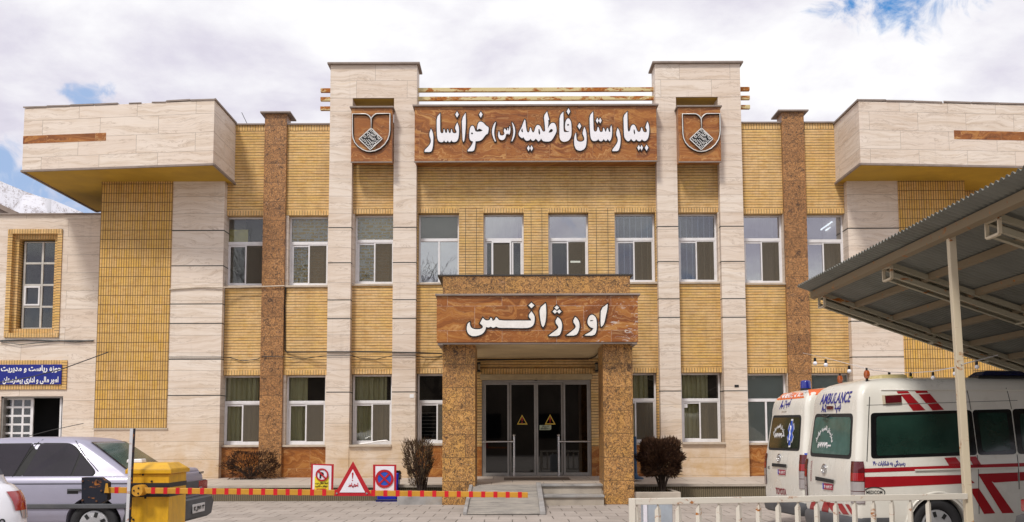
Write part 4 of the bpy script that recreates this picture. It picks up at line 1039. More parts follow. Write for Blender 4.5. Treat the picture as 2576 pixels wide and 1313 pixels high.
# ------------------------------------------------------------------ ramp
rb = [gnd(1167, 1297), gnd(1362, 1299)]; yb_ = 18.3; yt = 21.2
ra0, ra1 = at(1172, 1297, yb_).x, at(1361, 1297, yb_).x; rt0, rt1 = ra0 + .02, ra1 - .02
RP = thing('wheelchair_ramp', 'worn grey ribbed metal ramp leading up to the porch floor', 'ramp', ((ra0 + ra1) / 2, yb_, 0))
m_, g_, b_ = mat('ribbed_ramp_metal'); p_ = g_.n('NewGeometry').outputs['Position']
n_ = g_.noise(g_.mp(p_, (2, 9, 1)), 1.2, 6, .7)
setb(g_, b_, Base_Color=g_.ramp(n_, [(.3, (.20, .19, .18)), (.5, (.38, .35, .31)), (.7, (.50, .46, .40))]), Roughness=.6, Metallic=.15)
M['ramp'] = m_
rp = MB(); n = 44
for k in range(n):
    t0, t1 = k / n, (k + .62) / n; z0, z1 = .02 + .37 * t0, .02 + .37 * t1; y0, y1 = yb_ + (yt - yb_) * t0, yb_ + (yt - yb_) * t1
    rp.hexa([(rt0, y0, z0 - .02), (rt1, y0, z0 - .02), (rt1, y1, z1 - .02), (rt0, y1, z1 - .02)], [(rt0, y0, z0 + .01), (rt1, y0, z0 + .01), (rt1, y1, z1 + .01), (rt0, y1, z1 + .01)])
rp.hexa([(rt0, yb_, -.02), (rt1, yb_, -.02), (rt1, yt, .0), (rt0, yt, .0)], [(rt0, yb_, .012), (rt1, yb_, .012), (rt1, yt, .382), (rt0, yt, .382)])
rp.build('deck', M['ramp'], RP)
for a, b in ((rt0 - .07, rt0 - .002), (rt1 + .002, rt1 + .10)):
    MB().hexa([(a, yb_ - .02, 0), (b, yb_ - .02, 0), (b, yt, .3), (a, yt, .3)], [(a, yb_ - .02, .07), (b, yb_ - .02, .07), (b, yt, .44), (a, yt, .44)]).build('side_curb', M['grey_stone'], RP, bevel=.01)

# ------------------------------------------------------------------ planters beside the porch
for xa, xb, nm in ((at(999, 1260, 21.05).x, cx0 - .005, 'low grey stone planter kerb under the bare shrub left of the porch'), (cx1 + .005, at(1708, 1256, 21.3).x, 'low stone planter kerb under the round shrub right of the porch')):
    pl = thing('planter', nm, 'planter', ((xa + xb) / 2, 21.1, 0), group='stone planters beside the porch')
    h = .17 if xa < 0 else .24
    k = MB(); k.box(xa, xb, 21.05, 21.17, -.02, h)
    if xa < 0: k.box(xa, xa + .1, 21.171, 22.33, -.02, h)
    else: k.box(xb - .1, xb, 21.171, 22.33, -.02, h)
    k.build('kerb', M['grey_stone'] if xa < 0 else M['step_stone'], pl, bevel=.01)
    MB().box(xa + .101 if xa < 0 else xa, xb if xa < 0 else xb - .101, 21.171, 22.33, -.02, h - .05).build('soil', plain('dark_soil', (.05, .038, .026), .95, scale=14) if xa < 0 else bpy.data.materials['dark_soil'], pl)

# ------------------------------------------------------------------ low stone building on the left
YL = 25.6
LOW = thing('side_building', 'low pale stone building with brick-framed window and blue sign at the left edge', 'building', (-12.5, YL, 0))
zl = at(120, 541, YL).z; wl = -18.0
def xl_(px, y=700): return at(px, y, YL).x
wx0, wx1, wz0, wz1 = xl_(17), xl_(154), at(80, 849, YL).z, at(80, 577, YL).z          # brick surround
ix0, ix1, iz0, iz1 = xl_(45), xl_(141), at(90, 824, YL).z, at(90, 603, YL).z
dx0, dx1, dzt = at(0, 1050, YL).x, at(157, 1050, YL).x, at(80, 997, YL).z
def panelled(x0, x1, z0, z1, hx0, hx1, hz0, hz1, mb, y=YL, d=.4):
    mb.box(x0, hx0, y, y + d, z0, z1); mb.box(hx1, x1, y, y + d, z0, z1); mb.box(hx0, hx1, y, y + d, z0, hz0); mb.box(hx0, hx1, y, y + d, hz1, z1)
bw = MB(); zmid = at(80, 895, YL).z
panelled(wl, LX, zmid, zl, wx0, wx1, wz0, wz1, bw); panelled(wl, LX, -.02, zmid, dx0, dx1, -.02, dzt, bw)
bw.build('stone_wall', M['stone_low'], LOW)
MB().box(wl, LX, YL - .06, YL + .5, zl + .001, zl + .04).build('coping', M['cap'], LOW, bevel=.006)
sr = MB()
for k, (yy, ins_) in enumerate(((YL - .03, 0), (YL + .10, .115))):
    a, b, c, d = wx0 + ins_, wx1 - ins_, wz0 + ins_ * 1.0, wz1 - ins_ * 1.0; t = .115
    sr.box(a, a + t, yy, yy + .3, c, d); sr.box(b - t, b, yy, yy + .3, c, d)
sr.build('brick_surround', M['brick'], LOW)
s2 = MB()
for k, (yy, ins_) in enumerate(((YL - .035, 0), (YL + .095, .115))):
    a, b, c, d = wx0 + ins_, wx1 - ins_, wz0 + ins_, wz1 - ins_; t = .115
    for e0, e1 in ((d - t, d), (c, c + t)): MB().box(a, b, yy, yy + .3, e0, e1).build('brick_surround', M['soldier'], LOW)
wn = MB(); yw = YL + .3
wn.box(ix0, ix0 + .05, yw - .03, yw + .03, iz0, iz1); wn.box(ix1 - .05, ix1, yw - .03, yw + .03, iz0, iz1); xm = (ix0 + ix1) / 2; wn.box(xm - .025, xm + .025, yw - .03, yw + .03, iz0, iz1)
for k in range(5):
    z = iz0 + (iz1 - iz0) * k / 4; wn.box(ix0 + .05, xm - .025, yw - .028, yw + .028, max(iz0, z - .025), min(iz1, z + .025)); wn.box(xm + .025, ix1 - .05, yw - .028, yw + .028, max(iz0, z - .025), min(iz1, z + .025))
z = iz0 + (iz1 - iz0) / 4; z2 = iz0 + (iz1 - iz0) / 2
wo = wn.build('window', M['alu_win'] if 'alu_win' in M else plain('grey_painted_window', (.52, .50, .46), .5, dirt=.35), LOW, bevel=.003)
cz = MB()
for bx in ((ix0 + .05, ix0 + .09, z + .03, z2 - .03), (xm - .07, xm - .03, z + .03, z2 - .03), (ix0 + .09, xm - .07, z2 - .07, z2 - .03), (ix0 + .09, xm - .07, z + .03, z + .07)): cz.box(bx[0], bx[1], yw - .05, yw + .0, bx[2], bx[3])
cz.build('casement', M['pvc'], wo)
MB().box(ix0 + .02, ix1 - .02, yw + .001, yw + .006, iz0 + .02, iz1 - .02).build('pane', M['glass'], wo)
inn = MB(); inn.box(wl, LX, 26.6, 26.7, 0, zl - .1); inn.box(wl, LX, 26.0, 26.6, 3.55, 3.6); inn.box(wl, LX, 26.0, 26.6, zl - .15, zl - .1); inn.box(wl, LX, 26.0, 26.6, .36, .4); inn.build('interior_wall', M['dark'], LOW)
MB().box(wl, LX, 26.01, 34, zl - .06, zl - .02).build('roof', M['cap'], LOW)
# white lattice door, half open
da, db = at(4, 1050, YL + .2).x, at(83, 1050, YL + .2).x
def lattice(x0, x1, y, nm, nx, nz, z0=.43, z1=None):
    z1 = z1 or dzt; l = MB(); t = .05
    l.box(x0, x0 + t * 1.4, y, y + .05, z0, z1); l.box(x1 - t * 1.4, x1, y, y + .05, z0, z1); l.box(x0, x1, y + .002, y + .048, z1 - t * 1.6, z1); l.box(x0, x1, y + .002, y + .048, z0, z0 + .2)
    for k in range(1, nx): x = x0 + (x1 - x0) * k / nx; l.box(x - t * .5, x + t * .5, y + .004, y + .046, z0, z1)
    for k in range(1, nz): z = z0 + .2 + (z1 - z0 - .25) * k / nz; l.box(x0, x1, y + .006, y + .044, z - t * .5, z + t * .5)
    return l.build(nm, M['pvc'], LOW, bevel=.003)
la = lattice(da, db, YL + .2, 'lattice_door', 3, 8)
MB().box(da + .05, db - .05, YL + .22, YL + .226, .5, dzt - .05).build('pane', M['glass'], la)
lb = lattice(at(151.5, 1050, YL + .2).x, at(158, 1050, YL + .2).x + .05, YL + .15, 'lattice_door', 1, 8)
df = MB(); df.box(dx0 - .02, dx0 + .05, YL + .05, YL + .25, .4, dzt); df.box(dx0, dx1, YL + .05, YL + .25, dzt - .04, dzt); df.build('door_frame', M['alu'], LOW)
# gable end seen over the roof
gq = [at(-30, 505, 27.5), at(47, 541, 27.5)]
MB().bar((gq[0].x, 27.5, gq[0].z), (gq[1].x, 27.5, gq[1].z), .3, .12).build('roof_edge', M['cap'], LOW)
gp = MB(); gp.prism([(gq[0].x, zl - .2), (gq[1].x, zl - .2), (gq[1].x, gq[1].z - .03), (gq[0].x, gq[0].z - .03)], lambda x, z: (x, 27.45, z), lambda x, z: (x, 27.55, z)); gp.build('gable_wall', M['cap'], LOW)

# blue office sign
bz0, bz1 = at(80, 967.5, YL).z, at(80, 917.5, YL).z; bx0, bx1 = at(-6, 940, YL).x, at(157.5, 940, YL).x
BS = thing('office_sign', 'blue rectangular sign with two lines of white Persian lettering over the lattice door', 'sign', ((bx0 + bx1) / 2, YL, bz0))
M['blue_sign'] = plain('blue_enamel', (.012, .022, .22), .4, var=.1)
MB().box(bx0, bx1, YL - .07, YL - .04, bz0, bz1).build('panel', M['blue_sign'], BS, bevel=.004)
sb = MB(); t = .12
sb.box(bx0 - .1, bx1 + .11, YL - .035, YL - .001, bz1 - .02, bz1 + .11); sb.box(bx0 - .1, bx1 + .11, YL - .035, YL - .001, bz0 - .12, bz0 + .02); sb.build('brick_surround', M['soldier'], LOW)
MB().box(bx1 - .01, bx1 + .112, YL - .037, YL - .001, bz0 - .121, bz1 + .111).build('brick_surround', M['brick'], LOW)
M['white_text'] = plain('white_lettering', (.80, .80, .80), .5, var=.03)
def wl_text(px, py, w, h, s):
    c = at(px, py, YL - .07); text('lettering', s, w, h, lambda u, v, d: (c.x + u, YL - .072 - d, c.z + v), M['white_text'], BS, .035)
sc_ = YL / F
wl_text(79, 928.5, 153 * sc_, 19 * sc_, fa('حوزه ریاست و مدیریت')); wl_text(77, 957, 140 * sc_, 19 * sc_, fa('امور مالی و اداری بیمارستان'))

# ------------------------------------------------------------------ cables and conduits on the walls
def cable(name, label, pts, r, m, group=None):
    P = [at(x, y, Y) for x, y, Y in pts]; Q = []
    for i in range(len(P) - 1):
        for k in range(4): Q.append(P[i].lerp(P[i + 1], k / 4))
    Q.append(P[-1]); tag(MB().tube(Q, r, 5).build(name, M[m]), label, 'cable', group)
cable('cable', 'black cable dropping from the first-floor sill then running level to the porch', [(719, 722, YB - .04), (716.5, 760, YB - .04), (717, 880, YB - .03), (722, 886, YB - .03), (820, 885, YP - .03), (886, 885, YP - .03), (990, 886, YP - .03), (1050, 887, YP - .03), (1112, 889, YB - .03)], .016, 'black')
cable('cable', 'thin slack black cable looping along the wall above the ground-floor windows', [(424, 898, YP - .03), (555, 898, YP - .03), (580, 900, YB - .03), (610, 908, YB - .03), (648, 903, YB - .03), (662, 897, YG - .03), (715, 898, YG - .03), (760, 903, YB - .03), (815, 895, YP - .03), (885, 894, YP - .03), (905, 901, YB - .03), (945, 904, YB - .03), (985, 895, YP - .03), (1045, 895, YP - .03), (1070, 900, YB - .03), (1112, 898, YB - .03)], .009, 'black')
cable('conduit', 'pale conduit running level across the granite pilaster at first-floor sill height', [(426, 728, YP - .03), (500, 723, YP - .03), (560, 723, YP - .04), (600, 723, YG - .05), (716, 719, YG - .05)], .017, 'sill')
cable('cable', 'black cable running along the low stone building under its window', [(0, 857, YL - .03), (60, 855, YL - .03), (140, 857, YL - .03), (235, 857, YL - .03)], .018, 'black')
cable('cable', 'sagging thin black cable under the window of the low building', [(0, 859, YL - .04), (50, 867, YL - .05), (110, 861, YL - .04), (150, 857, YL - .04), (190, 861, YL - .04), (237, 856, YL - .04)], .01, 'black')
cable('cable', 'slack black cable slanting up across the blue sign to the brick tower', [(0, 962, 24.2), (80, 948, 24.2), (160, 927, 24.2), (272, 886, 24.2)], .012, 'black')
cable('cable', 'thin dark cable slanting over the lattice door behind the silver car', [(60, 1100, 24.0), (130, 1082, 24.0), (210, 1065, 24.0)], .008, 'black')
cable('cable', 'thin wire hanging down the wall edge beside the left tower', [(575, 330, YB - .02), (573, 450, YB - .02), (570, 560, YW - .06), (566, 720, YB - .03), (564, 800, YB - .03), (562, 900, YB - .03), (561, 960, YW - .06), (563, 1020, YW - .06)], .006, 'black')
cable('cable', 'dark cable along the brick above the entrance under the porch roof', [(1200, 906, 24.6), (1300, 904, 24.6), (1400, 903, 24.6), (1480, 903, 24.6), (1497, 897, 24.0), (1512, 882, 22.3)], .018, 'black')
cable('hose', 'bent white hose end lying on the sill of a ground-floor window left of the porch', [(905, 1117, YW - .08), (925, 1115, YW - .1), (950, 1110, YW - .12), (972, 1108, YW - .14), (979, 1112, YW - .14), (980, 1119, YW - .14)], .018, 'pvc')
# small plates on the piers
for px, py, w_, h_, mm, lb in ((1036, 996, .10, .09, 'white_text', 'small white sticker on the pier left of the porch'), (1853, 971, .10, .055, 'black', 'small black plate on the pier right of the round shrub'), (1724, 1021, .10, .09, 'white_text', 'small pale sticker on the window glass right of the porch')):
    Y_ = YP if px != 1724 else YW - .012
    c = at(px, py, Y_); tag(MB().box(c.x - w_ / 2, c.x + w_ / 2, Y_ - .012, Y_ - .002, c.z - h_ / 2, c.z + h_ / 2).build('wall_label', M[mm]), lb, 'label')
# ------------------------------------------------------------------ more materials
M['barrier_yellow'] = plain('chipped_yellow_paint', (.66, .36, .012), .42, var=.16, scale=9, dirt=.75, dcol=(.27, .11, .02), coat=.1, streak=True, bmp=.05)
M['arm_yellow'] = plain('ochre_yellow_paint', (.56, .28, .03), .45, var=.12, scale=8, dirt=.4, dcol=(.28, .12, .02))
M['red_band'] = plain('red_reflective_band', (.58, .012, .022), .4, var=.08, scale=14)
M['band_black'] = plain('black_painted_band', (.02, .02, .022), .5)
M['sign_white'] = plain('sign_white_panel', (.74, .72, .78), .45, var=.05, scale=8)
M['sign_blue'] = plain('sign_blue', (.02, .085, .48), .45, var=.06)
M['bin_blue'] = plain('blue_bin_plastic', (.008, .015, .34), .4, var=.15)
M['bag'] = plain('black_bin_bag', (.015, .015, .017), .3, var=.3, bmp=.6, scale=30)
M['rusty_black'] = rusty('rust_spotted_black_plate', (.016, .018, .028), .12, 9)
M['galv'] = rusty('flaking_grey_paint', (.58, .58, .60), .1, 12)
M['grey_box'] = plain('pale_blue_grey_cabinet', (.36, .40, .45), .5, var=.08, dirt=.3)

M['brown_bolt'] = plain('rusty_bolt', (.13, .06, .03), .6)
# ------------------------------------------------------------------ boom gate
YB0 = 8.75
def bx_(px, py=1250): return at(px, py, YB0).x
gx0, gx1 = bx_(321.5), bx_(424.5); gd = .46
def bz(py): return at(372, py, YB0).z
GT = thing('barrier_gate', 'yellow boom barrier cabinet with long red-banded arm across the entrance', 'barrier', ((gx0 + gx1) / 2, YB0 + gd / 2, 0))
MB().box(gx0, gx1, YB0, YB0 + gd, .02, bz(1192)).build('cabinet', M['barrier_yellow'], GT, bevel=.006)
MB().box(gx0 - .02, gx1 + .02, YB0 - .02, YB0 + gd + .02, .0, .05).build('base_plate', M['black_plastic'], GT)
f0, f1 = bz(1192), bz(1181); e = .022
MB().box(gx0 - e, gx1 + e, YB0 - e, YB0 + gd + e, f0 + .001, f1).build('lid_flange', M['barrier_yellow'], GT, bevel=.004)
l0, l1 = f1 + .001, bz(1165); a = .016; b = .075
MB().hexa([(gx0 - a, YB0 - a, l0), (gx1 + a, YB0 - a, l0), (gx1 + a, YB0 + gd + a, l0), (gx0 - a, YB0 + gd + a, l0)],
          [(gx0 + .01, YB0 + b, l1), (gx1 - .045, YB0 + b, l1), (gx1 - .045, YB0 + gd - b, l1), (gx0 + .01, YB0 + gd - b, l1)]).build('lid', M['barrier_yellow'], GT, bevel=.006)
for y0_, y1_ in ((1215, 1226.5), (1240.5, 1250)):
    MB().box(gx0 - .003, gx1 + .003, YB0 - .003, YB0 + gd + .003, bz(y1_), bz(y0_)).build('black_band', M['band_black'], GT)
bt = MB()
for px, py in ((353, 1191), (360, 1194), (382, 1211), (366, 1252), (330, 1302), (336, 1307)):
    q = at(px, py, YB0); bt.cyl((q.x, YB0 - .008, q.z), (q.x, YB0 + .01, q.z), .009, n=8)
    q_ = bt.build('bolt', M['black'], GT); bt = MB()
# arm
YA = 8.66
ax0, ax1 = at(261, 1233, YA), at(1328, 1245.5, YA); hh = 7.2 * YA / F
def armz(x): return ax0.z + (ax1.z - ax0.z) * (x - ax0.x) / (ax1.x - ax0.x)
n_ = MB().hexa([(ax0.x, YA, ax0.z - hh), (ax1.x, YA, ax1.z - hh * .92), (ax1.x, YA + .04, ax1.z - hh * .92), (ax0.x, YA + .04, ax0.z - hh)],
               [(ax0.x, YA, ax0.z + hh), (ax1.x, YA, ax1.z + hh * .92), (ax1.x, YA + .04, ax1.z + hh * .92), (ax0.x, YA + .04, ax0.z + hh)])
arm = n_.build('boom_arm', M['arm_yellow'], GT, bevel=.003)
px = 293.0; k = 0
while px < 1330:
    if not 1000 > px > 9999:
        p0, p1 = at(px - 5, 1235, YA).x, at(min(px + 5, 1328), 1235, YA).x
        h = hh * (1.0 - .08 * (px - 261) / 1067) + .0015
        MB().hexa([(p0, YA - .0015, armz(p0) - h), (p1, YA - .0015, armz(p1) - h), (p1, YA + .0415, armz(p1) - h), (p0, YA + .0415, armz(p0) - h)],
                  [(p0, YA - .0015, armz(p0) + h), (p1, YA - .0015, armz(p1) + h), (p1, YA + .0415, armz(p1) + h), (p0, YA + .0415, armz(p0) + h)]).build('red_band', M['red_band'], arm)
    px += 30.75; k += 1
q = at(350.5, 1233.5, YA)
MB().cyl((q.x, YA - .055, q.z), (q.x, YB0 - .001, q.z), .047, n=24).build('pivot_hub', M['arm_yellow'], GT, smooth=R(40), bevel=0)
hb = MB()
for k in range(3): hb.cyl((q.x + .025 * math.cos(k * 2.1 + 1), YA - .062, q.z + .025 * math.sin(k * 2.1 + 1)), (q.x + .025 * math.cos(k * 2.1 + 1), YA - .05, q.z + .025 * math.sin(k * 2.1 + 1)), .007, n=8); hb.build('bolt', M['black'], GT); hb = MB()
P = [(206, 1201), (252, 1201), (270.5, 1214), (270.5, 1257), (254, 1266.5), (206, 1266.5)]
Q = [at(x, y, YA - .01) for x, y in P]
MB().prism([(v.x, v.z) for v in Q], lambda x, z: (x, YA - .02, z), lambda x, z: (x, YA + .07, z)).build('counterweight', M['rusty_black'], GT, bevel=.003)
for x, y in ((211, 1210), (246, 1208), (246, 1260), (211, 1258), (258, 1234)):
    v = at(x, y, YA); MB().cyl((v.x, YA - .032, v.z), (v.x, YA - .018, v.z), .008, n=8).build('bolt', M['brown_bolt'], GT)
MB().hexa([at(262, 1240, YA - .03), at(274, 1240, YA - .03), at(274, 1240, YA - .025), at(262, 1240, YA - .025)], [at(266, 1216, YA - .03), at(271, 1216, YA - .03), at(271, 1216, YA - .025), at(266, 1216, YA - .025)]).build('bracket', M['arm_yellow'], GT)
# white sensor lying on the lid
v = at(347, 1166, YB0 + .16); lz = l1
o = MB(); o.hexa([(v.x - .075, YB0 + .09, lz + .001), (v.x + .055, YB0 + .10, lz + .001), (v.x + .065, YB0 + .19, lz + .001), (v.x - .06, YB0 + .18, lz + .001)], [(v.x - .072, YB0 + .095, lz + .03), (v.x + .05, YB0 + .105, lz + .034), (v.x + .06, YB0 + .185, lz + .034), (v.x - .057, YB0 + .175, lz + .03)])
tag(o.build('sensor_box', M['pvc'], bevel=.006), 'small white box lying on the yellow barrier cabinet lid', 'box')
# steel angle post beside the cabinet
p0, p1 = at(319, 1330, 8.6), at(331.5, 1078, 8.6); p0 = p0 + (p0 - p1) * ((p0.z) / (p1.z - p0.z))
PT = thing('steel_post', 'leaning pale grey steel angle post beside the yellow barrier cabinet', 'post', (p0.x, 8.6, 0))
MB().bar(p0, p1, .026, .01, up=(0, 1, 0)).build('flange', M['galv'], PT)
MB().bar(p0 + Vector((.018, .012, 0)), p1 + Vector((.018, .012, 0)), .008, .03, up=(0, 1, 0)).build('web', M['rusty_black'], PT)
MB().box(p0.x - .06, p0.x + .06, 8.54, 8.66, -.01, .012).build('foot_plate', M['galv'], PT)

# ------------------------------------------------------------------ signs on the boom arm
def poly_on(name, polys, Y, m, parent, th=.0015, back=False):
    def orient(p, ccw):
        a = sum(p[i - 1][0] * p[i][1] - p[i][0] * p[i - 1][1] for i in range(len(p))); return p if (a > 0) == ccw else p[::-1]
    pr = [[(at(x, y, Y).x, at(x, y, Y).z) for x, y in p] for p in polys]
    return curve_mesh(name, [orient(p, i == 0) for i, p in enumerate(pr)], lambda u, v, w: (u, Y - w, v), m, parent, th)
def circ(cx, cy, r, n=36, a0=0, a1=360): return [(cx + r * math.cos(R(a0 + (a1 - a0) * k / n)), cy - r * math.sin(R(a0 + (a1 - a0) * k / n))) for k in range(n)]
def z3(x, y): return ((800 + x / 3.68) / 1.0691, (1200 + y / 3.68) / 1.0691)
def Z3(L): return [z3(x, y) for x, y in L]
YS1 = YA + .055
n1_ = thing('no_parking_sign', 'small red-bordered board with no-parking circle and yellow notice panel on the barrier arm', 'sign', tuple(at(811, 1233, YS1)))
poly_on('board', [Z3([(138, 175), (360, 178), (352, 480), (130, 476)])], YS1, M['red'], n1_, .004)
poly_on('face', [Z3([(155, 186), (337, 194), (332, 470), (146, 466)])], YS1 - .006, M['sign_white'], n1_)
poly_on('notice_panel', [Z3([(172, 300), (310, 300), (307, 440), (168, 438)])], YS1 - .010, plain('notice_yellow', (.72, .60, .03), .5), n1_)
cc = (243, 283)
poly_on('prohibition_disc', [Z3(circ(*cc, 64))], YS1 - .013, M['sign_white'], n1_, .001)
poly_on('prohibition_ring', [Z3(circ(*cc, 64)), Z3(circ(*cc, 49))], YS1 - .020, M['red'], n1_, .001)
c_ = at(*z3(243, 287), YS1); s_ = YS1 / F / 3.68 / 1.0691 * 1.0
text('letter', 'P', 42 * s_, 62 * s_, lambda u, v, d: (c_.x + u, YS1 - .016 - d * .3, c_.z + v), M['black'], n1_, .06)
a_ = R(45); d_ = [(-50, -8), (50, -8), (50, 8), (-50, 8)]
poly_on('slash', [Z3([(cc[0] + x * math.cos(a_) - y * math.sin(a_), cc[1] + x * math.sin(a_) + y * math.cos(a_)) for x, y in d_])], YS1 - .022, M['red'], n1_, .001)
for s, zx, zy, w_, h_, mm in ((fa('لطفا مقابل درب'), 241, 366, 126, 24, 'black'), (fa('توقف نکنید'), 238, 396, 122, 24, 'black'), ('NO PARKING', 238, 424, 92, 15, 'red')):
    c2 = at(*z3(zx, zy), YS1); text('lettering', s, w_ * s_, h_ * s_, (lambda c2: lambda u, v, d: (c2.x + u, YS1 - .014 - d * .3, c2.z + v))(c2), M[mm], n1_, .04)
n2_ = thing('no_stopping_sign', 'red-bordered white board with blue no-stopping disc on the barrier arm', 'sign', tuple(at(968, 1240, YS1)))
poly_on('board', [Z3([(748, 182), (979, 182), (977, 490), (750, 486)])], YS1, M['red'], n2_, .004)
poly_on('face', [Z3([(772, 198), (957, 198), (956, 478), (770, 476)])], YS1 - .006, M['sign_white'], n2_)
cc = (861, 322)
poly_on('prohibition_disc', [Z3(circ(*cc, 90))], YS1 - .009, M['sign_blue'], n2_, .001)
poly_on('prohibition_ring', [Z3(circ(*cc, 91)), Z3(circ(*cc, 67))], YS1 - .013, M['red'], n2_, .001)
for sgn in (1, -1):
    a_ = R(45 * sgn); d_ = [(-70, -9), (70, -9), (70, 9), (-70, 9)]
    poly_on('cross_bar', [Z3([(cc[0] + x * math.cos(a_) - y * math.sin(a_), cc[1] + x * math.sin(a_) + y * math.cos(a_)) for x, y in d_])], YS1 - .016 - .002 * sgn, M['red'], n2_, .001)
YS2 = YA - .015
n3_ = thing('warning_sign', 'red-bordered white warning triangle with exclamation mark bolted on the barrier arm', 'sign', tuple(at(888, 1247, YS2)))
poly_on('board', [Z3([(550, 150), (738, 493), (358, 493)])], YS2, M['red'], n3_, .004)
poly_on('face', [Z3([(548, 228), (670, 458), (417, 458)])], YS2 - .006, M['sign_white'], n3_)
poly_on('exclamation_mark', [Z3([(538, 268), (545, 260), (553, 262), (555, 275), (546, 322), (541, 322)])], YS2 - .009, M['red'], n3_, .001)
poly_on('exclamation_dot', [Z3(circ(544, 338, 6, 10))], YS2 - .009, M['red'], n3_, .001)
c2 = at(*z3(553, 387), YS2); text('lettering', fa('احتیاط'), 98 * s_, 48 * s_, lambda u, v, d: (c2.x + u, YS2 - .009 - d * .3, c2.z + v), M['red'], n3_, .05)
for x, y in ((390, 466), (687, 466)):
    v = at(*z3(x, y), YS2); MB().cyl((v.x, YS2 - .012, v.z), (v.x, YS2, v.z), .008, n=10).build('bolt', M['chrome'], n3_)

# ------------------------------------------------------------------ blue bin with bag
bp = gnd(970, 1262); w0 = at(945, 1250, bp.y).x; w1 = at(1003, 1250, bp.y).x
BN = thing('litter_bin', 'blue bin with a black liner bag standing by the bare shrub behind the signs', 'bin', (bp.x, bp.y + .2, 0))
zt_ = at(970, 1190, bp.y).z; y0 = bp.y + .02
MB().hexa([(w0 + .03, y0, .03), (w1 - .05, y0, .03), (w1 - .05, y0 + .38, .03), (w0 + .03, y0 + .38, .03)], [(w0, y0 - .03, zt_), (w1, y0 - .03, zt_), (w1, y0 + .42, zt_), (w0, y0 + .42, zt_)]).build('body', M['bin_blue'], BN, bevel=.02)
MB().box(w0 - .0, w1 - .03, y0 - .04, y0 + .42, .0, .035).build('base', M['bin_blue'], BN, bevel=.01)
MB().tube([(w0 - .015, y0 - .05, .04), (w1 - .03, y0 - .05, .04), (w1 - .02, y0 + .4, .04)], .012).build('base_rim', M['black_plastic'], BN)
random.seed(3); bg_ = MB(); rws = []
for k in range(6):
    t = k / 5; row = []
    for i in range(18):
        a = 2 * math.pi * i / 18; r = (1.04 + .07 * random.uniform(-1, 1)) * (1 - .0 * t)
        row.append(((w0 + w1) / 2 + math.cos(a) * (w1 - w0) * .53 * r, y0 + .19 + math.sin(a) * .25 * r, zt_ + .03 - .17 * t + random.uniform(-.025, .025)))
    rws.append(row)
bg_.rows(rws, True); bg_.quad(*rws[0]); bg_.build('liner_bag', M['bag'], BN)

# ------------------------------------------------------------------ blue parasol foot by the right column
q = at(1598, 1206, 23.4)
US = thing('pole_stand', 'blue pole on a flared blue foot beside the right porch column', 'stand', (q.x, 23.4, .4))
m_blue = plain('dark_teal_blue_metal', (.012, .05, .11), .45)
zt2 = at(1598, 1098, 23.4).z
MB().cyl((q.x, 23.4, .43), (q.x, 23.4, zt2), .045, .042).build('pole', m_blue, US, smooth=R(40))
MB().lathe([(.19, .40), (.19, .43), (.07, .48), (.05, .54)], (q.x, 23.4, 0), 20).build('foot', m_blue, US, smooth=R(40))

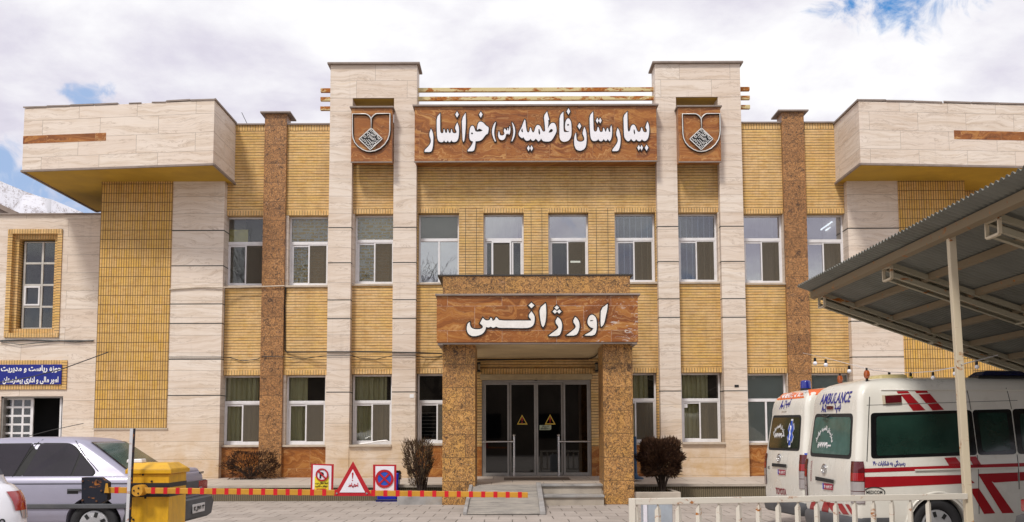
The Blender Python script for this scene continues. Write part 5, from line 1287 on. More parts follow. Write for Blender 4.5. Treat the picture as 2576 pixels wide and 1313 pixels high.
# ------------------------------------------------------------------ shrubs
def leaf_mat(name, c0, c1, c2):
    m, g, b = mat(name); p = g.n('NewGeometry').outputs['Position']
    n = g.noise(p, 7, 4, .6); r = g.n('NewGeometry').outputs['Random Per Island']
    c = g.ramp(g.m('ADD', g.m('MULTIPLY', n, .6), g.m('MULTIPLY', r, .4)), [(.3, c0), (.5, c1), (.72, c2)])
    setb(g, b, Base_Color=c, Roughness=.75, Specular_IOR_Level=.2)
    return m
M['twig'] = plain('dark_bark', (.045, .03, .022), .85, var=.3, scale=30)
M['twig_leaf'] = leaf_mat('dry_brown_foliage', (.04, .024, .016), (.085, .05, .03), (.14, .10, .05))
M['red_leaf'] = leaf_mat('russet_foliage', (.03, .015, .010), (.065, .030, .018), (.11, .058, .028))
def shrub(name, label, base, cx, cz, rx, rz, ry, n_stem, n_leaf, seed, fan):
    rnd = random.Random(seed)
    t = thing(name, label, 'shrub', base)
    st = MB(); tips = []
    b = Vector(base)
    for k in range(n_stem):
        a = rnd.uniform(0, 6.28); u = (rnd.random() ** .5)
        tgt = Vector((cx + math.cos(a) * u * rx * .85, b.y + math.sin(a) * u * ry * .85, cz + rz * (rnd.uniform(.0, 1.02) if fan else rnd.uniform(-.5, .6)) * math.sqrt(max(.05, 1 - u * u * .7))))
        s = b + Vector((rnd.uniform(-.05, .05), rnd.uniform(-.05, .05), -.03))
        m_ = s.lerp(tgt, .5) + Vector((rnd.uniform(-.04, .04), rnd.uniform(-.04, .04), .06 * rnd.uniform(-1, 1)))
        m_.x = s.x + (m_.x - s.x) * .65; m_.y = s.y + (m_.y - s.y) * .65
        st.tube([s, s.lerp(m_, .5), m_, tgt], [.02, .015, .010, .004], 5)
        for j in range(5):
            p0 = m_.lerp(tgt, rnd.uniform(.1, 1)); d = (tgt - m_).normalized() + Vector((rnd.uniform(-.8, .8), rnd.uniform(-.8, .8), rnd.uniform(-.1, .8)))
            p1 = p0 + d.normalized() * rnd.uniform(.08, .2); st.tube([p0, p1], [.005, .002], 4); tips.append((p0, p1))
    st.build('stems', M['twig'], t)
    lf = MB(); c = Vector((cx, b.y, cz))
    for k in range(n_leaf):
        while True:
            d = Vector((rnd.uniform(-1, 1), rnd.uniform(-1, 1), rnd.uniform(-1, 1)))
            if .2 < d.length < 1: break
        if rnd.random() < .62: d = d.normalized() * rnd.uniform(.72, 1.0)
        lump = 1 + .10 * math.sin(d.x * 7 + seed) + .09 * math.sin(d.z * 9 + 2) + .08 * math.sin(d.y * 8 + d.x * 5)
        if fan:
            hgt = (d.z + 1) / 2; wx = .35 + .65 * hgt ** .7
            p = c + Vector((d.x * rx * wx, d.y * ry * wx, d.z * rz)) * lump
            out = Vector((d.x * .6, d.y * .6, 1.1))
            ln = rnd.uniform(.05, .13) * (1.25 if d.z > .3 else .7)
        else:
            p = c + Vector((d.x * rx, d.y * ry, d.z * rz)) * lump
            out = d + Vector((0, 0, .55)); ln = rnd.uniform(.03, .085) * (1.7 if rnd.random() < .06 else 1)
        out = (out.normalized() + Vector((rnd.uniform(-.5, .5), rnd.uniform(-.5, .5), rnd.uniform(-.4, .4)))).normalized()
        sd = out.cross(Vector((rnd.uniform(-1, 1), rnd.uniform(-1, 1), rnd.uniform(-1, 1)))).normalized()
        w = rnd.uniform(.004, .009) if fan else rnd.uniform(.004, .009)
        e = p + out * ln
        lf.add([p - sd * w * .6, p + sd * w * .6, p + out * ln * .6 + sd * w, e, p + out * ln * .6 - sd * w], [(0, 1, 2, 3, 4)])
        if not fan and rnd.random() < .5:
            s2 = out.cross(sd) * w; lf.add([p - s2 * .6, p + s2 * .6, p + out * ln * .6 + s2, e, p + out * ln * .6 - s2], [(0, 1, 2, 3, 4)])
    lf.build('foliage', M['twig_leaf'] if fan else M['red_leaf'], t, recalc=False)
b1 = at(1062, 1236, 21.7); c1 = at(1052, 1168, 21.7)
shrub('bare_shrub', 'spiky half-bare brown shrub in the planter left of the porch', (b1.x, 21.7, .12), c1.x, c1.z, .42, .50, .36, 34, 2300, 5, True)
b2 = at(1668, 1246, 21.75); c2 = at(1661, 1149, 21.75)
shrub('round_shrub', 'dense round russet-brown shrub in the planter right of the porch', (b2.x, 21.75, .19), c2.x, c2.z, .50, .39, .44, 34, 15000, 11, False)

b3 = at(632, 1200, 24.3)  # shrub made up to stand for a brown smudge at the wall foot
M['dry_leaf'] = leaf_mat('dead_brown_foliage', (.06, .03, .014), (.12, .062, .026), (.19, .11, .05))
shrub('smudge_shrub', 'guessed low dry shrub standing in for a brown smudge at the left granite pilaster', (b3.x, 24.3, .42), b3.x, .42 + .30, .72, .33, .20, 30, 2600, 17, False)
# ------------------------------------------------------------------ white picket railing, lower right
YR0, YR1 = 9.62, 10.46
ra, rb_ = at(1590, 1262, YR0), at(2431, 1248.5, YR1)
RL = thing('picket_railing', 'low white painted steel railing with pointed pickets in front of the ambulances', 'railing', (ra.x, YR0, 0))
MB().bar(ra, rb_, .05, .058).build('top_rail', M['white_steel'], RL, bevel=.004)
MB().bar((ra.x, YR0, .10), (rb_.x, YR1, .10), .04, .05).build('bottom_rail', M['white_steel'], RL, bevel=.004)
MB().box(ra.x - .03, ra.x + .027, YR0 - .03, YR0 + .027, 0, ra.z + .03).build('end_post', M['white_steel'], RL, bevel=.004)
dirr = (rb_ - ra); dirr.z = 0; dirr.normalize(); nrm = Vector((dirr.y, -dirr.x, 0))
def picket():
    mb = MB(); w, zt, zs, zb = .030, ra.z - .035, ra.z - .085, .125
    c = Vector((0, 0, 0))
    L = c - dirr * w; Rr = c + dirr * w; fr_ = nrm * .016
    for A, Bq in ((L, c + fr_ - dirr * .002), (c + fr_ + dirr * .002, Rr)):
        top = (A if (A - c).length > (Bq - c).length else Bq)
        hA = zs if A is L else zt; hB = zt if A is L else zs
        th = -nrm * .004
        mb.hexa([A + Vector((0, 0, zb)), Bq + Vector((0, 0, zb)), Bq + th + Vector((0, 0, zb)), A + th + Vector((0, 0, zb))], [A + Vector((0, 0, hA)), Bq + Vector((0, 0, hB)), Bq + th + Vector((0, 0, hB)), A + th + Vector((0, 0, hA))])
    mb.cyl((0, 0, zt - .08), (0, 0, ra.z - .028), .008, n=6); mb.cyl((0, 0, .1), (0, 0, zb + .05), .008, n=6)
    return mb
pk = picket().build('picket', M['white_steel'])
n = 15; ln_ = (rb_ - ra).length
off0 = at(1603, 1265, YR0).x - ra.x
for k in range(n + 1):
    s = off0 + k * .2056
    if s > ln_ - .05: break
    o = pk if k == 0 else pk.copy()
    if k: C.objects.link(o)
    o.parent = RL; o.location = dirr * s
    o.location.z = 0
q0 = at(1621, 1290, 11.2); q1 = at(1692, 1290, 11.2)
GB = thing('grey_cabinet', 'pale blue-grey metal box standing behind the left end of the picket railing', 'box', ((q0.x + q1.x) / 2, 11.35, 0))
MB().box(q0.x, q1.x, 11.2, 11.5, .0, at(1650, 1262, 11.2).z).build('body', M['grey_box'], GB, bevel=.008)
MB().box(q0.x - .012, q0.x + .03, 11.18, 11.199, .0, at(1650, 1263, 11.2).z).build('edge_strip', M['sign_white'], GB, bevel=.003)
# ------------------------------------------------------------------ vehicles
M['van_white'] = plain('cream_white_van_paint', (.76, .74, .67), .28, var=.03, scale=1.5, dirt=.22, dcol=(.42, .35, .25), coat=.5, obj=True, streak=True)
M['silver'] = plain('lilac_silver_paint', (.335, .325, .41), .4, metal=.2, var=.05, scale=1.5, dirt=.25, dcol=(.27, .23, .22), coat=.15, obj=True)
M['car_white'] = plain('glossy_white_paint', (.76, .76, .80), .2, var=.02, coat=.6, obj=True)
M['car_dark'] = plain('dark_grey_car_paint', (.03, .032, .038), .3, var=.1, coat=.5, obj=True)
M['bumper'] = plain('faded_grey_bumper', (.075, .078, .085), .6, var=.2, scale=4, dirt=.3, dcol=(.20, .18, .15), obj=True)
M['lamp_red'] = plain('red_lamp_lens', (.32, .008, .012), .15, var=.08, coat=.8)
M['lamp_dark'] = plain('dark_red_lens', (.10, .006, .010), .15, coat=.8)
M['lamp_clear'] = plain('clear_lamp_lens', (.36, .33, .33), .15, coat=.8)
M['lamp_amber'] = plain('amber_lens', (.36, .075, .014), .2, coat=.8)
M['lamp_orange'] = plain('orange_band', (.70, .13, .02), .4)
M['lamp_navy'] = plain('dark_navy_lens', (.008, .012, .05), .25, coat=.5)
M['lamp_blue'] = plain('blue_beacon_lens', (.012, .02, .22), .2, coat=.8)
M['stripe_red'] = plain('red_vinyl_stripe', (.36, .008, .014), .38, var=.06, coat=.3)
M['ink_blue'] = plain('navy_lettering', (.03, .03, .25), .5)
M['ink_dark'] = plain('dark_lettering', (.05, .02, .05), .5)
M['ink_maroon'] = plain('maroon_lettering', (.22, .01, .03), .5)
M['plate_red'] = plain('red_number_plate', (.36, .015, .05), .45)
M['plate_white'] = plain('white_number_plate', (.62, .61, .60), .5, dirt=.4)
M['seam'] = plain('dark_panel_gap', (.02, .02, .02), .7)
M['inside'] = plain('dark_cabin_trim', (.02, .02, .022), .8)
M['hub'] = plain('silver_wheel_trim', (.45, .45, .46), .35, metal=.5)
M['dusty_green'] = glass_mat('dusty_green_glass', (.16, .40, .33), .12, .06)
M['van_dark'] = glass_mat('black_tinted_glass', (.06, .075, .07), .06, .03)
M['van_tint'] = plain('dark_green_tint', (.012, .035, .026), .12, var=.5, scale=1.2, coat=.6, obj=True)

def ring(z, xr, xf, hw, r, nc=5):
    """rounded rectangle at height z, counter-clockwise from above"""
    P = []
    for cx, cy, a0 in ((xf - r, hw - r, 0), (xr + r, hw - r, 90), (xr + r, -hw + r, 180), (xf - r, -hw + r, 270)):
        for k in range(nc + 1):
            a = R(a0 + 90 * k / nc); P.append((cx + r * math.cos(a), cy + r * math.sin(a), z))
    # extra points along the sides keep the loft even
    return P
def ringloft(levels, nc=5):
    mb = MB(); rws = [ring(*l, nc=nc) for l in levels]
    mb.rows(rws, True)
    mb.quad(*reversed(rws[0])); mb.quad(*rws[-1]); return mb
def cut(o, cutters):
    """carve cutter meshes out of o with a boolean"""
    for c in cutters:
        md = o.modifiers.new('b', 'BOOLEAN'); md.operation = 'DIFFERENCE'; md.object = c; md.solver = 'EXACT'
    dg = bpy.context.evaluated_depsgraph_get(); dg.update()
    me = bpy.data.meshes.new_from_object(o.evaluated_get(dg)); o.modifiers.clear(); old = o.data; o.data = me; me.name = old.name; bpy.data.meshes.remove(old)
    for c in cutters: bpy.data.objects.remove(c)
    for p in o.data.polygons: p.use_smooth = True
    o.data.set_sharp_from_angle(angle=R(35))
def wheel(parent, x, y, r, w, out, hubcap=True):
    t = MB(); s = out; yy = [0, .15, .5, .85, 1.0]
    prof = [(r * .66, y - s * w * .5), (r * .93, y - s * w * .5), (r, y - s * w * .38), (r, y + s * w * .38), (r * .95, y + s * w * .48), (r * .84, y + s * w * .52), (r * .68, y + s * w * .46), (r * .62, y + s * w * .30)]
    t.lathe(prof, (x, 0, r), 40, 'Y'); o = t.build('wheel', M['rubber'], parent, smooth=R(50))
    h = MB(); h.lathe([(r * .62, y + s * w * .28), (r * .60, y + s * w * .42), (r * .5, y + s * w * .45), (r * .22, y + s * w * .50), (r * .05, y + s * w * .50)], (x, 0, r), 32, 'Y'); h.cur = 1; sl = h
    for k in range(7):
        a = 2 * math.pi * k / 7; ca, sa = math.cos(a), math.sin(a)
        p0 = Vector((x + ca * r * .34, y + s * w * .485, r + sa * r * .34)); p1 = Vector((x + ca * r * .54, y + s * w * .45, r + sa * r * .54))
        sl.bar(p0, p1, r * .13, .012, up=(0, 1, 0))
    h.build('rim', [M['hub'], M['black']], o, smooth=R(40))
    return o

# ---- ambulances -----------------------------------------------------------------
RC, VS = .085, .897                                   # corner radius of the body, size of the vans
LV = [  # z, x rear, x front, half width, corner radius
 (.30, .10, 5.24, .87, RC), (.36, .04, 5.30, .91, RC), (.50, .0, 5.36, .935, RC), (.95, .0, 5.34, .945, RC), (1.10, .01, 5.22, .945, RC), (1.17, .02, 5.02, .94, RC), (1.40, .05, 4.72, .908, RC), (1.65, .085, 4.40, .873, RC), (1.85, .115, 4.12, .845, RC),
 (2.0, .125, 3.88, .828, RC), (2.10, .145, 3.65, .812, RC), (2.16, .17, 3.50, .795, .09), (2.22, .215, 3.35, .765, .11), (2.27, .29, 3.2, .70, .15), (2.31, .41, 3.0, .59, .2), (2.34, .65, 2.8, .40, .2), (2.355, 1.0, 2.5, .2, .15)]
def lerp_lv(z, i):
    for a, b in zip(LV, LV[1:]):
        if a[0] <= z <= b[0]: t = (z - a[0]) / (b[0] - a[0]); return a[i] + (b[i] - a[i]) * t
    return LV[0][i] if z < LV[0][0] else LV[-1][i]
def vx(z): return lerp_lv(z, 1)
def vh(z): return lerp_lv(z, 3)
class Van:
    def __init__(s, label, ox, oy, yaw):
        s.o = Vector((ox, oy, 0)); s.yaw = yaw; c, q = math.cos(yaw), math.sin(yaw)
        s.fx, s.fy = Vector((c, q, 0)), Vector((-q, c, 0))
        s.root = thing('ambulance', label, 'ambulance', (ox, oy, 0), yaw, group='ambulances under the carport', local=True)
        s.root.scale = (VS, VS, VS)
        s.eye = (Vector((0, 0, EYE)) - s.o) / VS
    def loc(s, v): return Vector((v.dot(s.fx), v.dot(s.fy), v.z))
    def hit(s, px, py, n, f):          # meet the sight line with the plane n.p = f(z)
        d = s.loc(Vector(ray(px, py))); e = s.loc(s.eye); z = 1.2
        for _ in range(12):
            t = (f(z) - n.dot(e)) / n.dot(d); p = e + d * t; z = p.z
        return p
    def rear(s, px, py): return s.hit(px, py, Vector((1, 0, 0)), vx)
    def side(s, px, py): return s.hit(px, py, Vector((0, -1, 0)), vh)
    def on_rear(s, y, z, d=.004):
        r = RC; hw = vh(z); x = vx(z); k = abs(y) - (hw - r)
        if k > 0: x += r - math.sqrt(max(0, r * r - min(k, r) ** 2))
        return Vector((x - d, y, z))
    def on_side(s, x, z, d=.004):
        r = RC; k = vx(z) + r - x; y = vh(z)
        if k > 0: y -= r - math.sqrt(max(0, r * r - min(k, r) ** 2))
        return Vector((x, -y - d, z))
    def patch(s, name, pts, m, where, d=.004, parent=None, px=True, n=6, round_=0.0):
        """a sheet lying on the body: a quad given by its corners, subdivided so that it follows the curved skin"""
        q = [(s.rear(*p).yz if where == 'rear' else s.side(*p).xz) for p in pts] if px else [Vector(p) for p in pts]
        mb = MB(); f = (lambda v: s.on_rear(v[0], v[1], d)) if where == 'rear' else (lambda v: s.on_side(v[0], v[1], d))
        if len(q) == 4 and not round_:
            rws = []
            for i in range(n + 1):
                a, b = q[0].lerp(q[3], i / n), q[1].lerp(q[2], i / n); rws.append([f(a.lerp(b, j / n)) for j in range(n + 1)])
            mb.rows(rws)
        else:
            if round_:
                o = []
                for i in range(len(q)):
                    a, b, c = q[i - 1], q[i], q[(i + 1) % len(q)]
                    u, w = (a - b), (c - b); ru = min(round_, u.length * .45); rw = min(round_, w.length * .45); u.normalize(); w.normalize()
                    p0, p1 = b + u * ru, b + w * rw
                    for k in range(5): t = k / 4; o.append(p0 * (1 - t) ** 2 + b * 2 * t * (1 - t) + p1 * t * t)
                q = o
            o = []                          # fine edges and rings, so that the sheet keeps to the curved skin
            for p0, p1 in zip(q, q[1:] + q[:1]):
                k = max(1, int((p1 - p0).length / .06)); o += [p0.lerp(p1, j / k) for j in range(k)]
            q = o; c = sum(q, Vector((0, 0))) / len(q); rws = [[f(c.lerp(p, t / 12)) for p in q] for t in (12, 11, 10, 9, 8, 7, 6, 5, 4, 3, 2, 1, .05)]
            mb.rows(rws, True)
        ob = mb.build(name, m, parent or s.root, smooth=True)
        # a sheet needs its face outward only; give it body
        return ob
    def txt(s, body, c, w, h, m, where, px=True, d=.006, bold=.03, parent=None, shear=0.0, arc=0.0, rot=0.0):
        if px and isinstance(w, tuple):   # extents read off the photograph
            a, b = (s.rear(*p4(w[0], w[2])).yz, s.rear(*p4(w[1], w[2])).yz) if where == 'rear' else (s.side(*p4(w[0], w[2])).xz, s.side(*p4(w[1], w[2])).xz)
            q = (a + b) / 2; w = (a - b).length
        else: q = (s.rear(*c).yz if where == 'rear' else s.side(*c).xz) if px else Vector(c)
        sg = -1 if where == 'rear' else 1   # seen from behind, local +y runs to the left
        ca, sa = math.cos(rot), math.sin(rot)
        def mp(u, v, k):
            if arc:
                a = u / arc; u, v = (arc + v) * math.sin(a), (arc + v) * math.cos(a) - arc
            u, v = u * ca - v * sa, u * sa + v * ca
            return (s.on_rear(q[0] + sg * u, q[1] + v, d + k * .3) if where == 'rear' else s.on_side(q[0] + u, q[1] + v, d + k * .3))
        return text('lettering', body, w, h, mp, m, parent or s.root, bold, shear=shear)
def p4(x, y): return ((2050 + x / 3.097) / 1.0691, (980 + y / 3.097) / 1.0691)
def P4(L): return [p4(*p) for p in L]
def van_base(V):
    b = ringloft(LV).build('body', M['van_white'], V.root)
    cs = []
    for x in (1.12, 4.25):
        for y in (-1, 1):
            c = MB(); c.cyl((x, y * 1.1, .345), (x, y * .62, .345), .395, n=40); cs.append(c.build('cut', M['black']))
    for c in cs: c.matrix_world = Matrix.Translation(V.o) @ Matrix.Rotation(V.yaw, 4, 'Z') @ Matrix.Scale(VS, 4)
    bpy.context.view_layer.update()
    cut(b, cs)
    for x in (1.12, 4.25):
        MB().box(x - .42, x + .42, -.8, .8, .30, .74).build('wheel_well', M['inside'], V.root)
        for y in (-1, 1): wheel(V.root, x, y * .80, .345, .20, y)
    # arch lip
    for x in (1.12,):
        lip = MB(); lip.tube([(x + .44 * math.cos(R(a)), -vh(.35 + .44 * math.sin(R(a))) - .004, .345 + .44 * math.sin(R(a))) for a in range(-6, 190, 8)], .016, 6); lip.build('arch_lip', M['van_white'], V.root, smooth=True)
    # rear bumper, rounded into the sides
    lv = [(.24, -.02, .55, .86, .16), (.27, -.055, .6, .90, .18), (.36, -.065, .6, .93, .18), (.43, -.05, .6, .945, .18), (.46, -.02, .6, .94, .17)]
    ringloft(lv).build('rear_bumper', M['bumper'], V.root, smooth=R(40))
    # side rocker and drip rail
    MB().tube([V.on_side(x, 2.155, .006) for x in (.45, 1.2, 2.0, 2.8, 3.6)], .012, 6).build('drip_rail', M['van_white'], V.root, smooth=True)
def plate(V, c, s, where='rear'):
    q = V.rear(*c).yz; w, h = .36, .085
    pl = V.patch('number_plate', [(q[0] + w / 2, q[1] + h / 2), (q[0] - w / 2, q[1] + h / 2), (q[0] - w / 2, q[1] - h / 2), (q[0] + w / 2, q[1] - h / 2)], M['plate_red'], 'rear', .012, px=False)
    V.patch('plate_band', [(q[0] + w / 2, q[1] + h / 2), (q[0] + w / 2 - .04, q[1] + h / 2), (q[0] + w / 2 - .04, q[1] - h / 2), (q[0] + w / 2, q[1] - h / 2)], M['sign_blue'], 'rear', .014, parent=pl, px=False)
    V.txt(s, (q[0] - .02, q[1]), w * .8, h * .62, M['white_text'], 'rear', px=False, d=.015, bold=.02, parent=pl)
def badge(V, c, r):
    q = V.rear(*c).yz; mb = MB()
    for rx, ry, dz in ((r, r * .8, 0), (r * .35, r * .75, 0), (r * .62, r * .32, r * .35)):
        P = [V.on_rear(q[0] + rx * math.cos(R(a)), q[1] + dz + ry * math.sin(R(a)), .012) for a in range(0, 361, 20)]; mb.tube(P, .007, 5)
    mb.build('round_badge', M['chrome'], V.root, smooth=True)
def seam(V, pts, where, name='panel_gap', r=.006):
    mb = MB(); P = [(V.on_rear(p[0], p[1], .001) if where == 'rear' else V.on_side(p[0], p[1], .001)) for p in pts]; mb.tube(P, r, 5); return mb.build(name, M['seam'], V.root, smooth=True)

# nearer ambulance
V = Van('nearer white ambulance with red side stripes and AMBULANCE above its rear window', 4.07 - .945 * VS * math.sin(R(4.8)), 12.25 + .945 * VS * math.cos(R(4.8)), R(4.8))
van_base(V)
def rglass(V, corners, m, fr=.05):
    V.patch('window_rubber', corners, M['seam'], 'rear', .003, round_=.09)
    q = [V.rear(*c).yz for c in corners]; c = sum(q, Vector((0, 0))) / 4
    q2 = [Vector((p[0] - fr * (1 if p[0] > c[0] else -1), p[1] - fr * (1 if p[1] > c[1] else -1))) for p in q]
    return V.patch('rear_window', q2, m, 'rear', .008, px=False, round_=.08)
M['rear_glass'] = plain('dusty_teal_rear_glass', (.055, .13, .115), .22, var=.35, scale=2.5, dirt=.3, dcol=(.20, .22, .20), coat=.4, obj=True)
M['rear_glass_dark'] = plain('dark_olive_rear_glass', (.022, .032, .016), .12, var=.5, scale=2.0, coat=.6, obj=True)
rglass(V, P4([(442, 412), (760, 408), (742, 790), (398, 765)]), M['rear_glass'])
V.txt('AMBULANCE', None, (490, 740, 280), .155, M['ink_blue'], 'rear', shear=.12, bold=.018)
V.txt('A-2', None, (496, 535, 365), .11, M['ink_blue'], 'rear', shear=.15)
V.txt(fa('تیپ:'), None, (606, 658, 358), .16, M['ink_blue'], 'rear', bold=.04)
V.patch('high_stop_lamp', P4([(545, 346), (600, 346), (598, 376), (543, 376)]), M['lamp_dark'], 'rear', .015, round_=.02)
V.txt(fa('بیمارستان فاطمیه خوانسار'), None, (452, 620, 535), .085, M['white_text'], 'rear', arc=.34, d=.014, bold=.03)
V.txt('۵۷۷۷۹۰۰۰', None, (470, 580, 672), .09, M['white_text'], 'rear', d=.014, bold=.06)
wq = V.rear(*p4(565, 440)).yz
MB().tube([V.on_rear(wq[0] + .22, wq[1] + .02, .03), V.on_rear(wq[0], wq[1], .045), V.on_rear(wq[0] - .0, wq[1] + .03, .02)], .012, 6).build('wiper', M['black'], V.root)
badge(V, p4(520, 870), .085)
V.patch('plate_garnish', P4([(452, 932), (608, 962), (606, 992), (454, 965)]), M['seam'], 'rear', .02)
plate(V, p4(551, 1018), '۱۷ ۸۸۹۲ ۱۳')
for x, y, nm, d in ((403, 945, 'lettering', 0),):
    V.txt('TOYOTA HIACE', p4(410, 888), .30, .05, M['ink_maroon'], 'rear', rot=R(90), bold=.0)
# red and white chevrons over the bumper
for k, (a, b) in enumerate(((405, 440), (505, 560), (560, 620), (640, 690), (715, 745))):
    sk = 38
    V.patch('chevron', P4([(a - sk * .6 if k > 1 else a + 10, 1140 + k * 6), (b - sk * .6 if k > 1 else b + 10, 1142 + k * 6), (b + (sk if k > 1 else -sk * .2), 1225 + k * 9), (a + (sk if k > 1 else -sk * .2), 1222 + k * 9)]), M['stripe_red'], 'rear', .005)
# tail lamps: right corner tower of four lenses
def tail(V, z0, z1, left=False):
    sg = 1 if left else -1
    mb = MB(); rws = []
    def pt(z, k):                      # k runs from the rear face round the corner to the side
        hw = vh(z); r = RC; a = k
        cx, cy = vx(z) + r, hw - r
        e = r + .012                   # before and after the corner the lens lies flat on the two faces
        if a < 0: return Vector((cx - e, sg * (cy + a * .06), z))
        if a > math.pi / 2: return Vector((cx + (a - math.pi / 2) * .05, sg * (cy + e), z))
        return Vector((cx - e * math.cos(a), sg * (cy + e * math.sin(a)), z))
    segs = [(0, .28, 'lamp_clear'), (.30, .52, 'lamp_clear'), (.54, .74, 'lamp_red'), (.76, 1.0, 'lamp_dark')]
    base = None
    for a, b, mm in [(-.01, 1.02, 'lamp_dark')] + segs:
        mb = MB(); rws = []
        for i in range(7):
            t = a + (b - a) * i / 6; z = z0 + (z1 - z0) * t
            top = max(0, (t - .8) / .22); lo, hi = -1.2, R(92) + .5 - top * .5
            ins = 0 if base is None else .06
            rws.append([pt(z, lo + ins + (hi - lo - 2 * ins) * j / 7) + (Vector((-.004, sg * .004, 0)) if base else Vector((0, 0, 0))) for j in range(8)])
        mb.rows(rws); o = mb.build('tail_lamp' if base is None else 'lens', M[mm], V.root if base is None else base, smooth=True)
        base = base or o
tail(V, .65, 1.19); tail(V, .65, 1.19, True)
# door gap at the corner and panel seams
seam(V, [(.16 + .012 * k, 1.2 + .086 * k) for k in range(11)] , 'side')
# side windows: one dark band of three panes
def win(V, pts, inner=None, nm='side_window'):
    w = V.patch(nm, P4(pts), M['van_dark_solid'], 'side', .004, round_=.05)
    if inner: V.patch('pane', P4(inner), M['van_tint'], 'side', .008, parent=w, round_=.05)
M['van_dark_solid'] = plain('black_window_border', (.006, .007, .008), .12, var=.1, coat=.6)
win(V, [(902, 405), (1742, 380), (1790, 755), (905, 785)], [(948, 432), (1716, 405), (1728, 728), (950, 762)])
win(V, [(1748, 380), (2072, 372), (2118, 748), (1796, 755)], [(1792, 405), (2032, 400), (2070, 715), (1835, 730)])
win(V, [(2080, 372), (2420, 362), (2470, 738), (2128, 747)], [(2140, 410), (2380, 400), (2410, 715), (2165, 725)])
for pts in ([(838, 868), (2128, 822), (2130, 856), (838, 902)], [(838, 938), (1690, 920), (1770, 988), (842, 1030)], [(1700, 920), (1722, 920), (1772, 988), (1760, 990)][:0] or [(1515, 778), (1610, 772), (1662, 838), (1556, 842)], [(1712, 768), (1780, 766), (1840, 866), (1775, 868)],
            [(1795, 912), (2128, 900), (2130, 972), (1930, 985)], [(1795, 912), (1900, 960), (2096, 1238), (1998, 1240)], [(1727, 1036), (1802, 1032), (1940, 1240), (1846, 1246)], [(2138, 822), (2500, 808), (2500, 842), (2140, 852)], [(2142, 898), (2500, 884), (2500, 950), (2145, 970)],
            [(1118, 225), (1210, 222), (1228, 240), (1130, 244)], [(1150, 250), (1230, 246), (1302, 322), (1212, 326)], [(1215, 333), (1308, 329), (1360, 382), (1256, 387)], [(1270, 220), (1368, 217), (1384, 236), (1284, 240)], [(1300, 250), (1395, 244), (1458, 318), (1362, 322)], [(1375, 330), (1465, 325), (1513, 378), (1418, 384)]):
    if pts: V.patch('red_stripe', P4(pts), M['stripe_red'], 'side', .0035)
V.txt(fa('رسیدگی به شکایات ۱۹۰'), None, (920, 1190, 825), .085, M['ink_blue'], 'side', bold=.04)
# oval maker's mark with its word
q = V.side(*p4(932, 1068)).xz
MB().tube([V.on_side(q[0] + .145 * math.cos(R(a)), q[1] + .07 * math.sin(R(a)), .005) for a in range(0, 361, 12)], .006, 5).build('oval_mark', M['seam'], V.root, smooth=True)
V.txt('MEDICOM', (q[0], q[1] + .005), .22, .045, M['seam'], 'side', px=False, bold=.01); V.txt('CORPORATION', (q[0], q[1] - .035), .16, .014, M['ink_maroon'], 'side', px=False)
# marker lamp on the roof side
ml = V.patch('marker_lamp_base', P4([(990, 258), (1152, 250), (1156, 322), (1000, 332)]), M['cream_steel'], 'side', .02)
V.patch('lens', P4([(1012, 262), (1150, 254), (1153, 316), (1018, 324)]), M['lamp_amber'] if False else M['lamp_dark'], 'side', .035, parent=ml)
# sliding door rail and seams
rl = MB(); a, b = V.side(*p4(1270, 880)).xz, V.side(*p4(2125, 858)).xz
rl.bar(V.on_side(a[0], a[1], .004), V.on_side(b[0], b[1], .004), .018, .035, up=(0, 1, 0)); rl.build('slide_rail', M['van_white'], V.root)
for pts in ([(1702, 205), (1738, 380)], [(1790, 755), (1806, 1246)], [(2030, 195), (2076, 372)], [(2122, 750), (2140, 1040)]):
    s0, s1 = [V.side(*p4(*p)).xz for p in pts]; seam(V, [s0.lerp(s1, k / 6) for k in range(7)], 'side', r=.0045)
s0, s1 = V.side(*p4(870, 340)).xz, V.side(*p4(2125, 300)).xz; seam(V, [s0.lerp(s1, k / 9) for k in range(10)], 'side', 'body_crease', .003)
# roof: beacons and light bar
def beacon(V, x, y, z, m, kind='disc'):
    if kind == 'disc':
        s_ = MB().cyl((x, y, z - .02), (x, y, z + .035), .018, n=10).build('beacon_stem', M['black'], V.root, smooth=R(40))
        MB().lathe([(.035, -.03), (.058, -.018), (.058, .018), (.035, .03)], (x, y, z + .085), 20, 'X').build('beacon_lens', M[m], s_, smooth=R(40))
        MB().cyl((x, y, z + .135), (x, y, z + .175), .015, n=8).build('beacon_cap', M['black'], s_)
    else:
        s_ = MB().cyl((x, y, z - .03), (x, y, z + .05), .095, n=20).build('beacon_base', M['black'], V.root, smooth=R(40))
        MB().lathe([(.095, .051), (.09, .17), (.075, .19), (.02, .2)], (x, y, z), 20).build('beacon_lens', M[m], s_, smooth=R(40))
e = V.hit(*p4(872, 128), Vector((0, -1, 0)), lambda z: .60); beacon(V, e.x, -.60, 2.29, 'lamp_amber')
e = V.hit(*p4(648, 148), Vector((1, 0, 0)), lambda z: .45); beacon(V, .45, min(e.y, .6), 2.285, 'lamp_amber')
vt = MB(); vt.hexa([(.62, -.35, 2.28), (1.1, -.35, 2.30), (1.1, .15, 2.30), (.62, .15, 2.28)], [(.68, -.3, 2.39), (1.05, -.3, 2.40), (1.05, .1, 2.40), (.68, .1, 2.39)]); vt.build('roof_vent', plain('yellowed_vent_plastic', (.55, .46, .22), .5), V.root, bevel=.03)
lb = MB().box(2.0, 3.8, -.5, -.2, 2.2, 2.365).build('light_bar', M['black'], V.root, bevel=.01)
